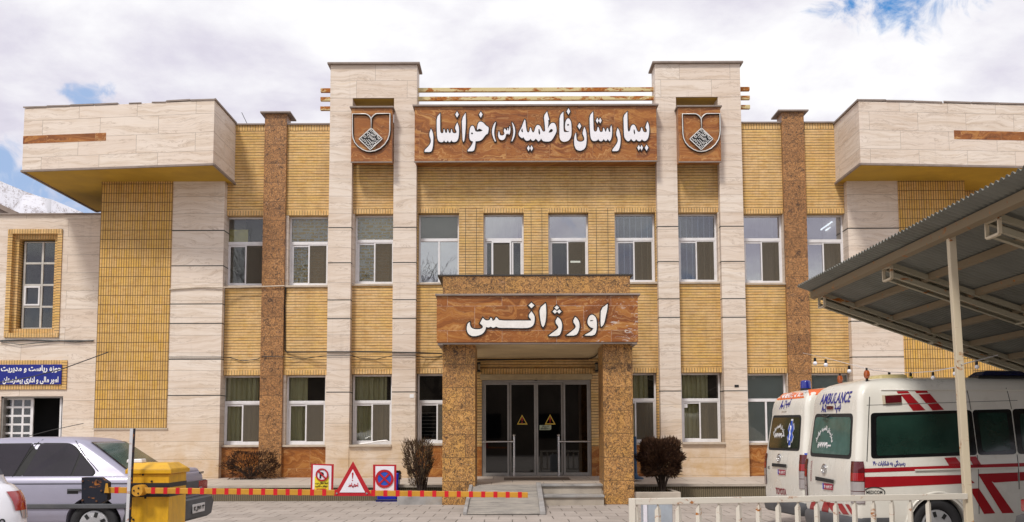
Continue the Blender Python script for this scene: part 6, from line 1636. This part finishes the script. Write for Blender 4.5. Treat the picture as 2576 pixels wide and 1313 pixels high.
for x0, x1, mm, nm in ((2.02, 2.72, 'lamp_navy', 0), (2.75, 3.02, 'plate_white', 0), (3.05, 3.75, 'lamp_amber', 0)):
    MB().hexa([(x0, -.55, 2.366), (x1, -.55, 2.366), (x1, -.15, 2.366), (x0, -.15, 2.366)], [(x0 + .09, -.5, 2.435), (x1 - .09, -.5, 2.435), (x1 - .09, -.2, 2.435), (x0 + .09, -.2, 2.435)]).build('light_bar_lens', M[mm], lb, bevel=.02)

# farther ambulance
V2 = Van('farther white ambulance with blue star on its rear window and orange roof band', 4.19 - .945 * VS * math.sin(R(5.2)), 14.9 + .945 * VS * math.cos(R(5.2)), R(5.2))
van_base(V2); tail(V2, .69, 1.22); tail(V2, .69, 1.22, True)
rglass(V2, P4([(90, 425), (328, 420), (312, 722), (50, 712)]), M['rear_glass_dark'], .04)
V2.patch('orange_band', P4([(150, 240), (355, 226), (352, 278), (128, 298)]), M['lamp_orange'], 'rear', .004)
V2.txt('AMBULANCE', None, (185, 348, 254), .09, M['white_text'], 'rear', d=.010, bold=.015)
V2.patch('orange_band', P4([(395, 208), (700, 190), (700, 240), (395, 258)]), M['lamp_orange'], 'side', .004)
V2.txt('A-1', None, (150, 192, 335), .15, M['ink_blue'], 'rear', shear=.2); V2.txt(fa('تیپ:'), None, (198, 236, 325), .16, M['ink_blue'], 'rear', bold=.04)
V2.patch('handle_recess', P4([(165, 372), (205, 370), (203, 390), (163, 392)]), M['van_white'], 'rear', .012, round_=.02)
V2.txt(fa('بیمارستان فاطمیه خوانسار'), None, (98, 205, 515), .085, M['white_text'], 'rear', arc=.32, d=.014, bold=.03)
V2.txt('۵۷۷۷۹۰۰۰', None, (108, 192, 592), .09, M['white_text'], 'rear', d=.014, bold=.05)
q = V2.rear(*p4(243, 572)).yz
def star(V, q, r0, m, d):
    arms = []
    for k in range(3):
        a = R(60 * k + 90); c, s = math.cos(a), math.sin(a)
        P = [(q[0] + u * c * r0 * .62 - v * s * r0 * .2, q[1] + u * s * r0 + v * c * r0 * .26) for u, v in ((-1, -1), (1, -1), (1, 1), (-1, 1))]
        o = V.patch('star_of_life', P, m, 'rear', d + k * .0006, px=False, n=2)
star(V2, q, .235, M['white_text'], .012); star(V2, q, .205, M['sign_blue'], .016)
MB().tube([V2.on_rear(q[0] + .01 * math.sin(k * 1.7), q[1] - .12 + .03 * k, .022) for k in range(9)], .012, 5).build('star_rod', M['white_text'], V2.root)
badge(V2, p4(143, 778), .085)
V2.patch('plate_garnish', P4([(90, 822), (210, 832), (208, 860), (88, 848)]), M['seam'], 'rear', .02)
plate(V2, p4(166, 898), '۱۷ ۸۸۹ ۱۲')
V2.txt('TOYOTA', None, (115, 201, 1058), .11, M['ink_maroon'], 'rear', bold=.03)
V2.txt('HIACE', None, (48, 64, 856), .05, M['seam'], 'rear', bold=.0)
seam(V2, [(.16 + .012 * k, 1.2 + .086 * k) for k in range(11)], 'side')
bb = V2.hit(2027, 978, Vector((1, 0, 0)), lambda z: .75); beacon(V2, .75, bb.y, 2.33, 'lamp_blue', 'drum')
V2.patch('side_window', [(.75, 1.78), (2.6, 1.78), (2.6, 1.15), (.72, 1.15)], M['van_dark_solid'], 'side', .004, px=False, round_=.08)
for pts in ([(.3, 1.0), (4, 1.0), (4, .93), (.3, .93)], [(.3, .87), (4, .87), (4, .72), (.3, .72)]): V2.patch('red_stripe', pts, M['stripe_red'], 'side', .0035, px=False)
V2.patch('blue_mark', P4([(355, 740), (392, 738), (392, 765), (360, 768)]), M['sign_blue'], 'side', .005)

# ---- saloon cars ------------------------------------------------------------------
def car(name, label, loc, yaw, paint, Lc=4.4, hw=.85, lower=None, cabin=None, wheels=(.92, 3.58), wr=.30, bump='bumper', cat='car'):
    rt = thing(name, label, cat, loc, yaw, local=True)
    b = ringloft(lower).build('body', M[paint], rt)
    cs = []
    for x in wheels:
        for y in (-1, 1):
            c = MB().cyl((x, y * (hw + .2), wr + .01), (x, y * (hw - .28), wr + .01), wr * 1.17, n=40).build('cut', M['black'])
            c.matrix_world = Matrix.Translation(Vector(loc)) @ Matrix.Rotation(yaw, 4, 'Z'); cs.append(c)
    bpy.context.view_layer.update(); cut(b, cs)
    for x in wheels:
        MB().box(x - .38, x + .38, -hw + .25, hw - .25, .2, .62).build('wheel_well', M['inside'], rt)
        for y in (-1, 1): wheel(rt, x, y * (hw - .11), wr, .19, y)
    c = ringloft(cabin).build('cabin', M[paint], rt, smooth=R(35))
    return rt
def cab_pt(cabin, z, i):
    for a, b in zip(cabin, cabin[1:]):
        if a[0] <= z <= b[0]: t = (z - a[0]) / (b[0] - a[0]); return a[i] + (b[i] - a[i]) * t
    return cabin[-1][i]
def side_panel(rt, cabin, name, pts, m, sg, d=.004, parent=None, rnd=.05):
    q = [Vector(p) for p in pts]
    if rnd:
        o = []
        for i in range(len(q)):
            a, b, c = q[i - 1], q[i], q[(i + 1) % len(q)]; u, w = a - b, c - b; ru, rw = min(rnd, u.length * .4), min(rnd, w.length * .4); u.normalize(); w.normalize()
            p0, p1 = b + u * ru, b + w * rw
            o += [p0 * (1 - t) ** 2 + b * 2 * t * (1 - t) + p1 * t * t for t in (0, .33, .66, 1)]
        q = o
    mb = MB(); f = lambda p, e: Vector((p[0], sg * (cab_pt(cabin, p[1], 3) + e), p[1]))
    n = len(q); mb.add([f(p, d) for p in q], [tuple(range(n))]); mb.add([f(p, -.004) for p in q], [tuple(range(n))])
    mb.rows([[f(p, d) for p in q], [f(p, -.004) for p in q]], True)
    return mb.build(name, m, parent or rt)
SX, SY = -4.302, 12.9 + .85                            # rear corner plane of the silver saloon
low = [(.27, .10, 4.30, .74, .10), (.34, .05, 4.36, .81, .12), (.45, .03, 4.39, .845, .14), (.60, .02, 4.40, .85, .16), (.78, .03, 4.37, .85, .16), (.82, .032, 4.36, .842, .16), (.86, .04, 4.33, .838, .15), (.905, .06, 4.25, .80, .14), (.925, .12, 4.1, .72, .12)]
cabn = [(.88, .42, 3.42, .795, .10), (.98, .56, 3.27, .7617, .12), (1.30, 1.02, 2.62, .655, .16), (1.345, 1.10, 2.52, .632, .18), (1.375, 1.2, 2.42, .58, .20), (1.395, 1.38, 2.25, .44, .22), (1.402, 1.6, 2.0, .2, .15)]
CAR = car('silver_car', 'lilac-silver saloon car parked behind the yellow barrier cabinet', (SX, SY, 0), R(180), 'silver', lower=low, cabin=cabn)
deck = MB(); deck.hexa([(.07, -.76, .88), (.75, -.76, .88), (.75, .76, .88), (.07, .76, .88)], [(.10, -.70, .965), (.62, -.70, .995), (.62, .70, .995), (.10, .70, .965)]); deck.build('boot_lid', M['silver'], CAR, bevel=.03)
hood = MB(); hood.hexa([(3.2, -.78, .86), (4.25, -.74, .80), (4.25, .74, .80), (3.2, .78, .86)], [(3.1, -.70, .97), (4.15, -.66, .90), (4.15, .66, .90), (3.1, .70, .97)]); hood.build('bonnet', M['silver'], CAR, bevel=.03)
def sx(zx): return (-4.302 - (zx / 4.293 / 1.0691 - 1288) * 12.97 / F)   # tracing column -> local x along the near side
def sz(zy): return EYE - ((1100 + zy / 4.293) / 1.0691 - HZ) * 12.97 / F
# the near side of the car faces the camera: local +y
def cz(zx, zy): return (sx(zx), sz(zy))
M['tint_purple'] = plain('dark_tinted_glass', (.020, .015, .022), .08, var=.35, scale=1.6, coat=0.15, spec=.5, obj=True)
dg_ = side_panel(CAR, cabn, 'door_glass_trim', [cz(285, 765), cz(440, 372), cz(770, 375), cz(850, 410), cz(1125, 690), cz(1130, 730), cz(1100, 760)], M['seam'], 1, .003)
side_panel(CAR, cabn, 'door_window', [cz(300, 755), cz(452, 384), cz(768, 387), cz(830, 412), cz(912, 500), cz(850, 750)], M['tint_purple'], 1, .007, parent=dg_, rnd=.03)
side_panel(CAR, cabn, 'quarter_window', [cz(878, 748), cz(932, 520), cz(1105, 690), cz(1110, 725), cz(1085, 748)], M['tint_purple'], 1, .007, parent=dg_, rnd=.03)
side_panel(CAR, cabn, 'pillar_trim', [cz(150, 770), cz(360, 375), cz(450, 375), cz(285, 765)], M['seam'], 1, .003, rnd=.01)
dg2 = side_panel(CAR, cabn, 'door_glass_trim', [cz(-640, 765), cz(-300, 380), cz(365, 375), cz(210, 770)], M['seam'], 1, .0025)
side_panel(CAR, cabn, 'door_window', [cz(-600, 755), cz(-280, 392), cz(345, 387), cz(190, 760)], M['tint_purple'], 1, .007, parent=dg2, rnd=.03)
side_panel(CAR, cabn, 'door_window', [cz(-600, 755), cz(-280, 392), cz(768, 387), cz(1085, 748)], M['tint_purple'], -1, .007, rnd=.05)
def rear_panel(rt, cabin, name, z0, z1, k0, k1, m, d=.004, front=False):
    mb = MB(); i = 2 if front else 1; s = 1 if front else -1; rws = []
    for j in range(5):
        z = z0 + (z1 - z0) * j / 4; h = cab_pt(cabin, z, 3) - (k0 + (k1 - k0) * j / 4); x = cab_pt(cabin, z, i)
        rws.append([(x + s * d, -h, z), (x + s * d, h, z)])
    mb.rows(rws); r2_ = [[(p[0] - s * (d + .004), p[1], p[2]) for p in r] for r in rws]; mb.rows(r2_); return mb.build(name, m, rt)
M['glass_rear_car'] = plain('green_sloping_glass', (.07, .135, .115), .10, var=.4, scale=1.5, coat=.8, obj=True)
M['glass_strip'] = plain('dark_glass_border', (.03, .028, .035), .2, coat=.6, obj=True)
rear_panel(CAR, cabn, 'rear_window_border', .985, 1.335, .055, .06, M['glass_strip'], .003)
rear_panel(CAR, cabn, 'rear_window', 1.0, 1.315, .085, .095, M['glass_rear_car'], .007)
rear_panel(CAR, cabn, 'windscreen', .99, 1.33, .06, .08, M['glass_strip'], .006, True)
# roof rail seam, waist line, rub strip, door gaps, handle
def sline(rt, pts, y, name, m, r=.006, hw=.852):
    return MB().tube([(p[0], y * hw if len(p) < 3 else y * p[2], p[1]) for p in pts], r, 5).build(name, m, rt, smooth=True)
def lw(z): return cab_pt(low, z, 3)
sline(CAR, [(x, .815, .845) for x in (.15, 1, 2, 3, 4.1)], 1, 'waist_crease', M['seam'], .006)
MB().hexa([(.25, .845, .505), (4.1, .845, .505), (4.1, .868, .512), (.25, .868, .512)], [(.25, .845, .57), (4.1, .845, .57), (4.1, .868, .562), (.25, .868, .562)]).build('rub_strip', M['bumper'], CAR, bevel=.006)
sline(CAR, [(sx(160), .35, lw(.36)), (sx(155), .60, .852), (sx(158), .80, .847), (sx(180), .88, .80), (sx(200), .905, .80)], 1, 'door_gap', M['seam'], .006)
MB().tube([(sx(800 + 30 * 0), .0, 0)] * 0 or [(x, cab_pt(cabn, z, 3) + .002, z) for x, z in (cz(835, 350), cz(900, 430), cz(1000, 545), cz(1100, 640), cz(1160, 700))], .006, 5).build('door_gap', M['seam'], CAR)
MB().tube([(x, cab_pt(cabn, max(z, .885), 3) + .002, z) for x, z in (cz(445, 335), cz(405, 372), cz(320, 500), cz(250, 640), cz(200, 770))], .005, 5).build('door_gap', M['seam'], CAR)
hd = MB(); hx = sx(915); hz_ = sz(925); hd.box(hx - .06, hx + .08, .845, .853, hz_ - .03, hz_ + .035); h_ = hd.build('door_handle', M['seam'], CAR, bevel=.004); MB().box(hx - .1, hx + .07, .854, .872, hz_ + .005, hz_ + .035).build('handle_grip', M['bumper'], h_, bevel=.006)
sline(CAR, [(sx(1150), .88, .80), (sx(1168), .83, .846), (sx(1100), .62, .853), (sx(960), .48, .85)], 1, 'door_gap', M['seam'], .005)
# rear bumper, lamps, plate
ringloft([(.30, -.05, .62, .80, .12), (.34, -.10, .62, .84, .14), (.50, -.12, .62, .862, .15), (.57, -.10, .62, .862, .15), (.59, -.05, .62, .85, .14)]).build('rear_bumper', M['bumper'], CAR, smooth=R(40))
MB().box(.005, .06, -.80, .80, .62, .80).build('rear_panel', M['bumper'], CAR, bevel=.01)
for y0, y1 in ((-.835, -.45), (.45, .835)):
    l = MB().box(-.004, .12, y0, y1, .635, .79).build('tail_lamp', M['lamp_red'], CAR, bevel=.012)
    MB().box(-.008, .0, min(abs(y0), abs(y1)) * (1 if y0 > 0 else -1), (min(abs(y0), abs(y1)) + .12) * (1 if y0 > 0 else -1), .65, .71).build('reverse_lens', M['lamp_clear'], l)
pl = MB().box(-.131, -.121, -.30, .22, .395, .51).build('number_plate', M['plate_white'], CAR, bevel=.003)
text('plate_number', '۱۲ل۱۷۱ ۲۳', .46, .075, lambda u, v, d: (-.133 - d, -.04 - u, .452 + v), M['black'], pl, .02)
text('boot_lettering', 'PEUGEOT', .22, .03, lambda u, v, d: (.018 - d, -.6 - u, .90 + v), M['seam'], CAR, .02)
# mirror, just outside the picture
MB().box(3.05, 3.2, .80, .95, .92, 1.05).build('door_mirror', M['silver'], CAR, bevel=.03)

# white hatchback at the lower left, seen by its rear corner
WX, WY = -3.60, 7.75
wyaw = math.atan2(.70, -.714)
wl_ = [(.28, .12, 4.30, .80, .16), (.36, .05, 4.40, .88, .20), (.55, .0, 4.45, .915, .24), (.78, .02, 4.44, .92, .26), (.92, .06, 4.40, .915, .28), (.99, .10, 4.2, .90, .28), (1.04, .15, 4.0, .86, .26), (1.07, .22, 3.7, .80, .24)]
wc_ = [(1.0, .14, 3.4, .83, .22), (1.10, .22, 3.25, .80, .22), (1.50, .52, 2.45, .68, .22), (1.60, .66, 2.3, .62, .22), (1.66, .95, 2.0, .42, .22), (1.68, 1.2, 1.8, .2, .15)]
fwd = Vector((math.cos(wyaw), math.sin(wyaw), 0)); lft = Vector((-fwd.y, fwd.x, 0))
wo_ = Vector((WX, WY, 0)) + lft * .90 - fwd * .12
WC = car('white_car', 'glossy white hatchback showing only its rear corner and red tail lamp at the lower left', tuple(wo_), wyaw, 'car_white', lower=wl_, cabin=wc_, hw=.92, wheels=(.85, 3.5), wr=.34)
rear_panel(WC, wc_, 'rear_window', 1.12, 1.46, .06, .08, M['glass_strip'], .006)
side_panel(WC, wc_, 'side_window', [(.55, 1.12), (2.9, 1.12), (2.3, 1.46), (.75, 1.46)], M['glass_strip'], 1, .006); side_panel(WC, wc_, 'side_window', [(.55, 1.12), (2.9, 1.12), (2.3, 1.46), (.75, 1.46)], M['glass_strip'], -1, .006)
def wrap(lv, sg, z, a, r, e):
    xr, hw = cab_pt(lv, z, 1), cab_pt(lv, z, 3); return Vector((xr + r - (r + e) * math.cos(a), sg * (hw - r + (r + e) * math.sin(a)), z))
for sg in (1, -1):
    for nm, z0, z1, a0, a1, mm, e in (('tail_lamp', .86, 1.0, .35, 1.45, 'lamp_red', .008), ('lens', .80, .86, .55, 1.35, 'lamp_clear', .008)):
        mb = MB(); rws = []
        for i in range(5):
            z = z0 + (z1 - z0) * i / 4; k = (z - .80) / .2
            rws.append([wrap(wl_, sg, z, a0 + (a1 - a0) * j / 6 + .15 * (1 - k), .27, e) for j in range(7)])
        mb.rows(rws); o = mb.build(nm, M[mm], WC, smooth=True)
def wtext(s, y, z, w, h):
    text('boot_lettering', s, w, h, lambda u, v, d: (cab_pt(wl_, z + v, 1) - .004 - d + (.0 if abs(y - u) < .64 else (.28 - math.sqrt(max(0, .28 ** 2 - min(.27, abs(y - u) - .64) ** 2)))), y - u, z + v), M['seam'], WC, .05)
wtext('TIGGO', -.60, .79, .17, .04)
MB().box(-.03, .02, -.26, .26, .58, .70).build('number_plate', M['plate_white'], WC)
ringloft([(.26, -.02, .5, .82, .2), (.32, -.05, .5, .90, .22), (.44, -.03, .5, .915, .24)]).build('rear_bumper', M['bumper'], WC, smooth=R(40))

# dark car at the right edge, only its rear corner in the picture
low2 = [(z, a, b, c * 1.0, r) for z, a, b, c, r in low]
DC = car('dark_car', 'dark grey car showing only its rear corner at the lower right edge', (5.20, 9.72, 0), R(2), 'car_dark', lower=low2, cabin=cabn)
for y0, y1 in ((-.83, -.42), (.42, .835)):
    MB().box(.0, .14, y0, y1, .61, .735).build('tail_lamp', M['lamp_red'], DC, bevel=.014)
ringloft([(.30, -.05, .62, .80, .14), (.34, -.10, .62, .84, .16), (.50, -.12, .62, .862, .17), (.57, -.10, .62, .862, .17), (.59, -.05, .62, .85, .16)]).build('rear_bumper', M['bumper'], DC, smooth=R(40))
rear_panel(DC, cabn, 'rear_window', 1.0, 1.315, .085, .095, M['glass_strip'], .006)
for sg in (1, -1): side_panel(DC, cabn, 'side_window', [(.75, .93), (2.9, .93), (2.4, 1.28), (1.2, 1.28)], M['glass_strip'], sg, .006)
# ------------------------------------------------------------------ carport
M['sheet_metal'] = plain('grey_corrugated_sheet', (.195, .20, .175), .6, metal=.2, var=.15, scale=1.5, dirt=.5, dcol=(.10, .085, .05))
M['brown_steel'] = rusty('brown_primed_steel', (.22, .17, .105), .05, 4)
M['truss_steel'] = rusty('cream_truss_steel', (.36, .33, .24), .1, 5)
K = .85                                               # the carport was first measured 1 / K farther off
XE, HE, SL = 5.05 * K, 1.4 + 2.612 * K, .35
CP = thing('carport', 'lean-to carport with grey corrugated roof on cream steel trusses over the ambulances', 'carport', (5.3 * K, 12.3 * K, 0))
def rz_(x): return HE - SL * (x - XE)
def corr():
    mb = MB(); rT, rB = [], []; per = .10; xs = (XE, 6.3, 8.3); ya_, yb_ = 4.7, 18.0 * K
    n = int((yb_ - ya_) / per * 6)
    for i in range(n + 1):
        yy = ya_ + (yb_ - ya_) * i / n; d = .017 * math.sin(2 * math.pi * yy / per)
        rT.append([(x, yy, rz_(x) + d + .003) for x in xs]); rB.append([(x, yy, rz_(x) + d) for x in xs])
    mb.rows(rT); mb.rows(rB)
    mb.rows([[a[0] for a in rT], [a[0] for a in rB]]); mb.rows([rT[-1], rB[-1]])
    return mb
corr().build('corrugated_roof', M['sheet_metal'], CP, smooth=R(60), recalc=False)
for x in (5.30 * K, 5.95 * K, 6.6 * K, 7.25 * K, 7.9 * K, 8.55 * K, 9.2 * K):
    z = rz_(x) - .02
    w, h = (.06, .095) if x < 4.6 else (.045, .07)
    MB().hexa([(x - w / 2, 4.8, z - h), (x + w / 2, 4.8, z - h - SL * w), (x + w / 2, 17.95 * K, z - h - SL * w), (x - w / 2, 17.95 * K, z - h)], [(x - w / 2, 4.8, z), (x + w / 2, 4.8, z - SL * w), (x + w / 2, 17.95 * K, z - SL * w), (x - w / 2, 17.95 * K, z)]).build('purlin', M['brown_steel'], CP)
for ty in (17.75 * K, 14.6 * K, 11.35 * K, 8.1 * K):
    tr = MB(); x0, x1 = 5.42 * K, 8.2
    for dy in (-.11, .11):
        for dz in (-.10, -.215):
            for (w, h, oy, oz) in ((.055, .008, 0, 0), (.008, .055, .024 * (1 if dy > 0 else -1), .026)):
                a, b = (x0, ty + dy + oy, rz_(x0) + dz + oz), (x1, ty + dy + oy, rz_(x1) + dz + oz); tr.bar(a, b, w, h)
    o = tr.build('truss', M['truss_steel'], CP)
    ef = MB()
    za, zb = rz_(x0) - .08, rz_(x0) - .235
    for dy in (-.13, .13): ef.box(x0 - .03, x0 + .005, ty + dy - .012, ty + dy + .012, zb, za)
    for z in (za, zb): ef.box(x0 - .03, x0 + .005, ty - .118, ty + .118, z - .012, z + .012)
    ef.build('end_frame', M['cream_steel'], o)
    k = 0; x = 5.4
    while x < 8.1:
        br = MB(); z = rz_(x)
        br.bar((x, ty - .11, z - .215), (x, ty + .11, z - .215), .05, .02); br.bar((x, ty - .10, z - .21), (x, ty - .10, z - .10), .04, .012, up=(0, 1, 0)); br.bar((x, ty + .10, z - .21), (x, ty + .10, z - .10), .04, .012, up=(0, 1, 0))
        br.build('batten', M['truss_steel'], o); x += .8
pb, pt = at(2437, 1300, 10.5), at(2391, 575, 10.5); pb = pb + (pb - pt) * (pb.z / (pt.z - pb.z))
MB().bar(pb, pt, .074, .074).build('post', M['cream_steel'], CP, bevel=.006)
for x, y in ((8.22, 8.1 * K), (8.22, 11.35 * K), (8.22, 14.45)): MB().box(x - .045, x + .045, y - .045, y + .045, 0, rz_(8.22) - .09).build('post', M['cream_steel'], CP)

# ------------------------------------------------------------------ string of bulbs
SLt = thing('string_lights', 'white wire of small globe bulbs strung from the carport post across the ambulances', 'string lights', tuple(at(2414, 912, 10.5)))
wire = [(2020, 888, 24.6), (2053, 895, 22.2), (2077, 900, 20.6), (2137, 916, 17.6), (2190, 930, 15.6), (2237, 936, 14.1), (2292, 938, 12.9), (2347, 934, 11.9), (2402, 924, 10.8), (2418, 917, 10.45), (2457, 907, 10.8), (2510, 893, 11.2)]
W = [at(*w) for w in wire]; Q = []
for a, b in zip(W, W[1:]): Q += [a.lerp(b, k / 3) for k in range(3)]
MB().tube(Q + [W[-1]], .006, 4).build('wire', M['pvc'], SLt)
M['bulb'] = plain('white_bulb_glass', (.80, .80, .84), .2, var=.03, coat=.5)
M['bulb_yellow'] = plain('yellow_bulb_glass', (.75, .55, .04), .2, var=.03, coat=.5)
for px, py, Y, yel in ((2050, 901, 22.2, 0), (2077, 905, 20.6, 0), (2136, 921, 17.6, 0), (2237, 938, 14.1, 0), (2291, 939, 12.9, 1), (2347, 938, 11.9, 0), (2402, 928, 10.8, 0), (2457, 911, 10.8, 0)):
    p = at(px, py, Y); s = MB(); r = .030 * Y / 15 * 1.05; 
    s.lathe([(r * .55, .0), (r * .62, -.02), (r * .62, -.05 * Y / 15), (r * .5, -.055 * Y / 15)], p + Vector((0, 0, .01)), 10)
    so = s.build('socket', M['black'], SLt, smooth=R(40))
    b = MB(); c = p + Vector((0, 0, .01 - .055 * Y / 15 - r * .9))
    b.lathe([(r * math.sin(a * math.pi / 8) + .0005, r * math.cos(a * math.pi / 8)) for a in range(9)], c, 12); b.build('bulb', M['bulb_yellow' if yel else 'bulb'], so, smooth=True)
# ------------------------------------------------------------------ behind the camera: trees mirrored in the windows, building added to darken reflections
OPP = thing('reflection_building', 'plain dull brown building added unseen behind the camera to darken the glass reflections', 'building', (0, -22, 0))
m_op = plain('dull_brown_render', (.16, .13, .10), .85, var=.3, scale=.5)
MB().box(-34, 34, -30, -22, 0, 5.6).build('wall', m_op, OPP); MB().box(-34.3, 34.3, -30.2, -21.7, 5.601, 5.8).build('roof', M['cap'], OPP)
for k in range(16):
    x = -31 + k * 4.1; MB().box(x, x + 1.5, -21.995, -21.9, 1.2, 2.9).build('window', M['dark'], OPP)
M['bark'] = plain('grey_brown_bark', (.07, .055, .045), .9, var=.3, scale=8)
def bare_tree(x, y, h, seed, label):
    rnd = random.Random(seed); t = thing('bare_tree', label, 'tree', (x, y, 0), group='bare trees behind the camera')
    tr = MB(); tr.tube([(x, y, 0), (x + rnd.uniform(-.2, .2), y, h * .2), (x + rnd.uniform(-.3, .3), y, h * .38)], [.28, .22, .17], 8); tr.build('trunk', M['bark'], t)
    cr = MB(); top = Vector((x, y, h * .36))
    def grow(p, d, ln, r, lev):
        m_ = p + d * ln * .5 + Vector((rnd.uniform(-1, 1), rnd.uniform(-1, 1), rnd.uniform(-.5, 1))) * ln * .07; e = p + d * ln
        cr.tube([p, m_, e], [r, r * .8, r * .6], 4 if lev < 3 else 3)
        if lev >= 5: return
        for k in range(3 if lev < 4 else 2):
            nd = (d + Vector((rnd.uniform(-1, 1), rnd.uniform(-1, 1), rnd.uniform(-.15, .8))) * .72).normalized(); grow(p + d * ln * rnd.uniform(.45, 1), nd, ln * rnd.uniform(.6, .8), max(.014, r * .55), lev + 1)
    for k in range(5): grow(top - Vector((0, 0, rnd.uniform(0, h * .12))), Vector((rnd.uniform(-.7, .7), rnd.uniform(-.7, .7), 1)).normalized(), h * .24, .12, 1)
    cr.build('crown', M['bark'], t, recalc=False)
for i, (x, y, h, lb) in enumerate(((-17, -16, 16.5, 'tall bare tree behind the camera, mirrored in the leftmost upstairs window'), (-11.5, -15, 16, 'bare tree behind the camera, mirrored in the bricked-up upstairs windows'), (-5, -17, 14.5, 'bare tree behind the camera, mirrored just left of the porch'), (4.5, -16, 13, 'bare tree behind the camera, mirrored in the window above the porch'), (20, -16, 13.5, 'bare tree behind the camera, mirrored in the rightmost upstairs window'))): bare_tree(x, y, h, i + 3, lb)
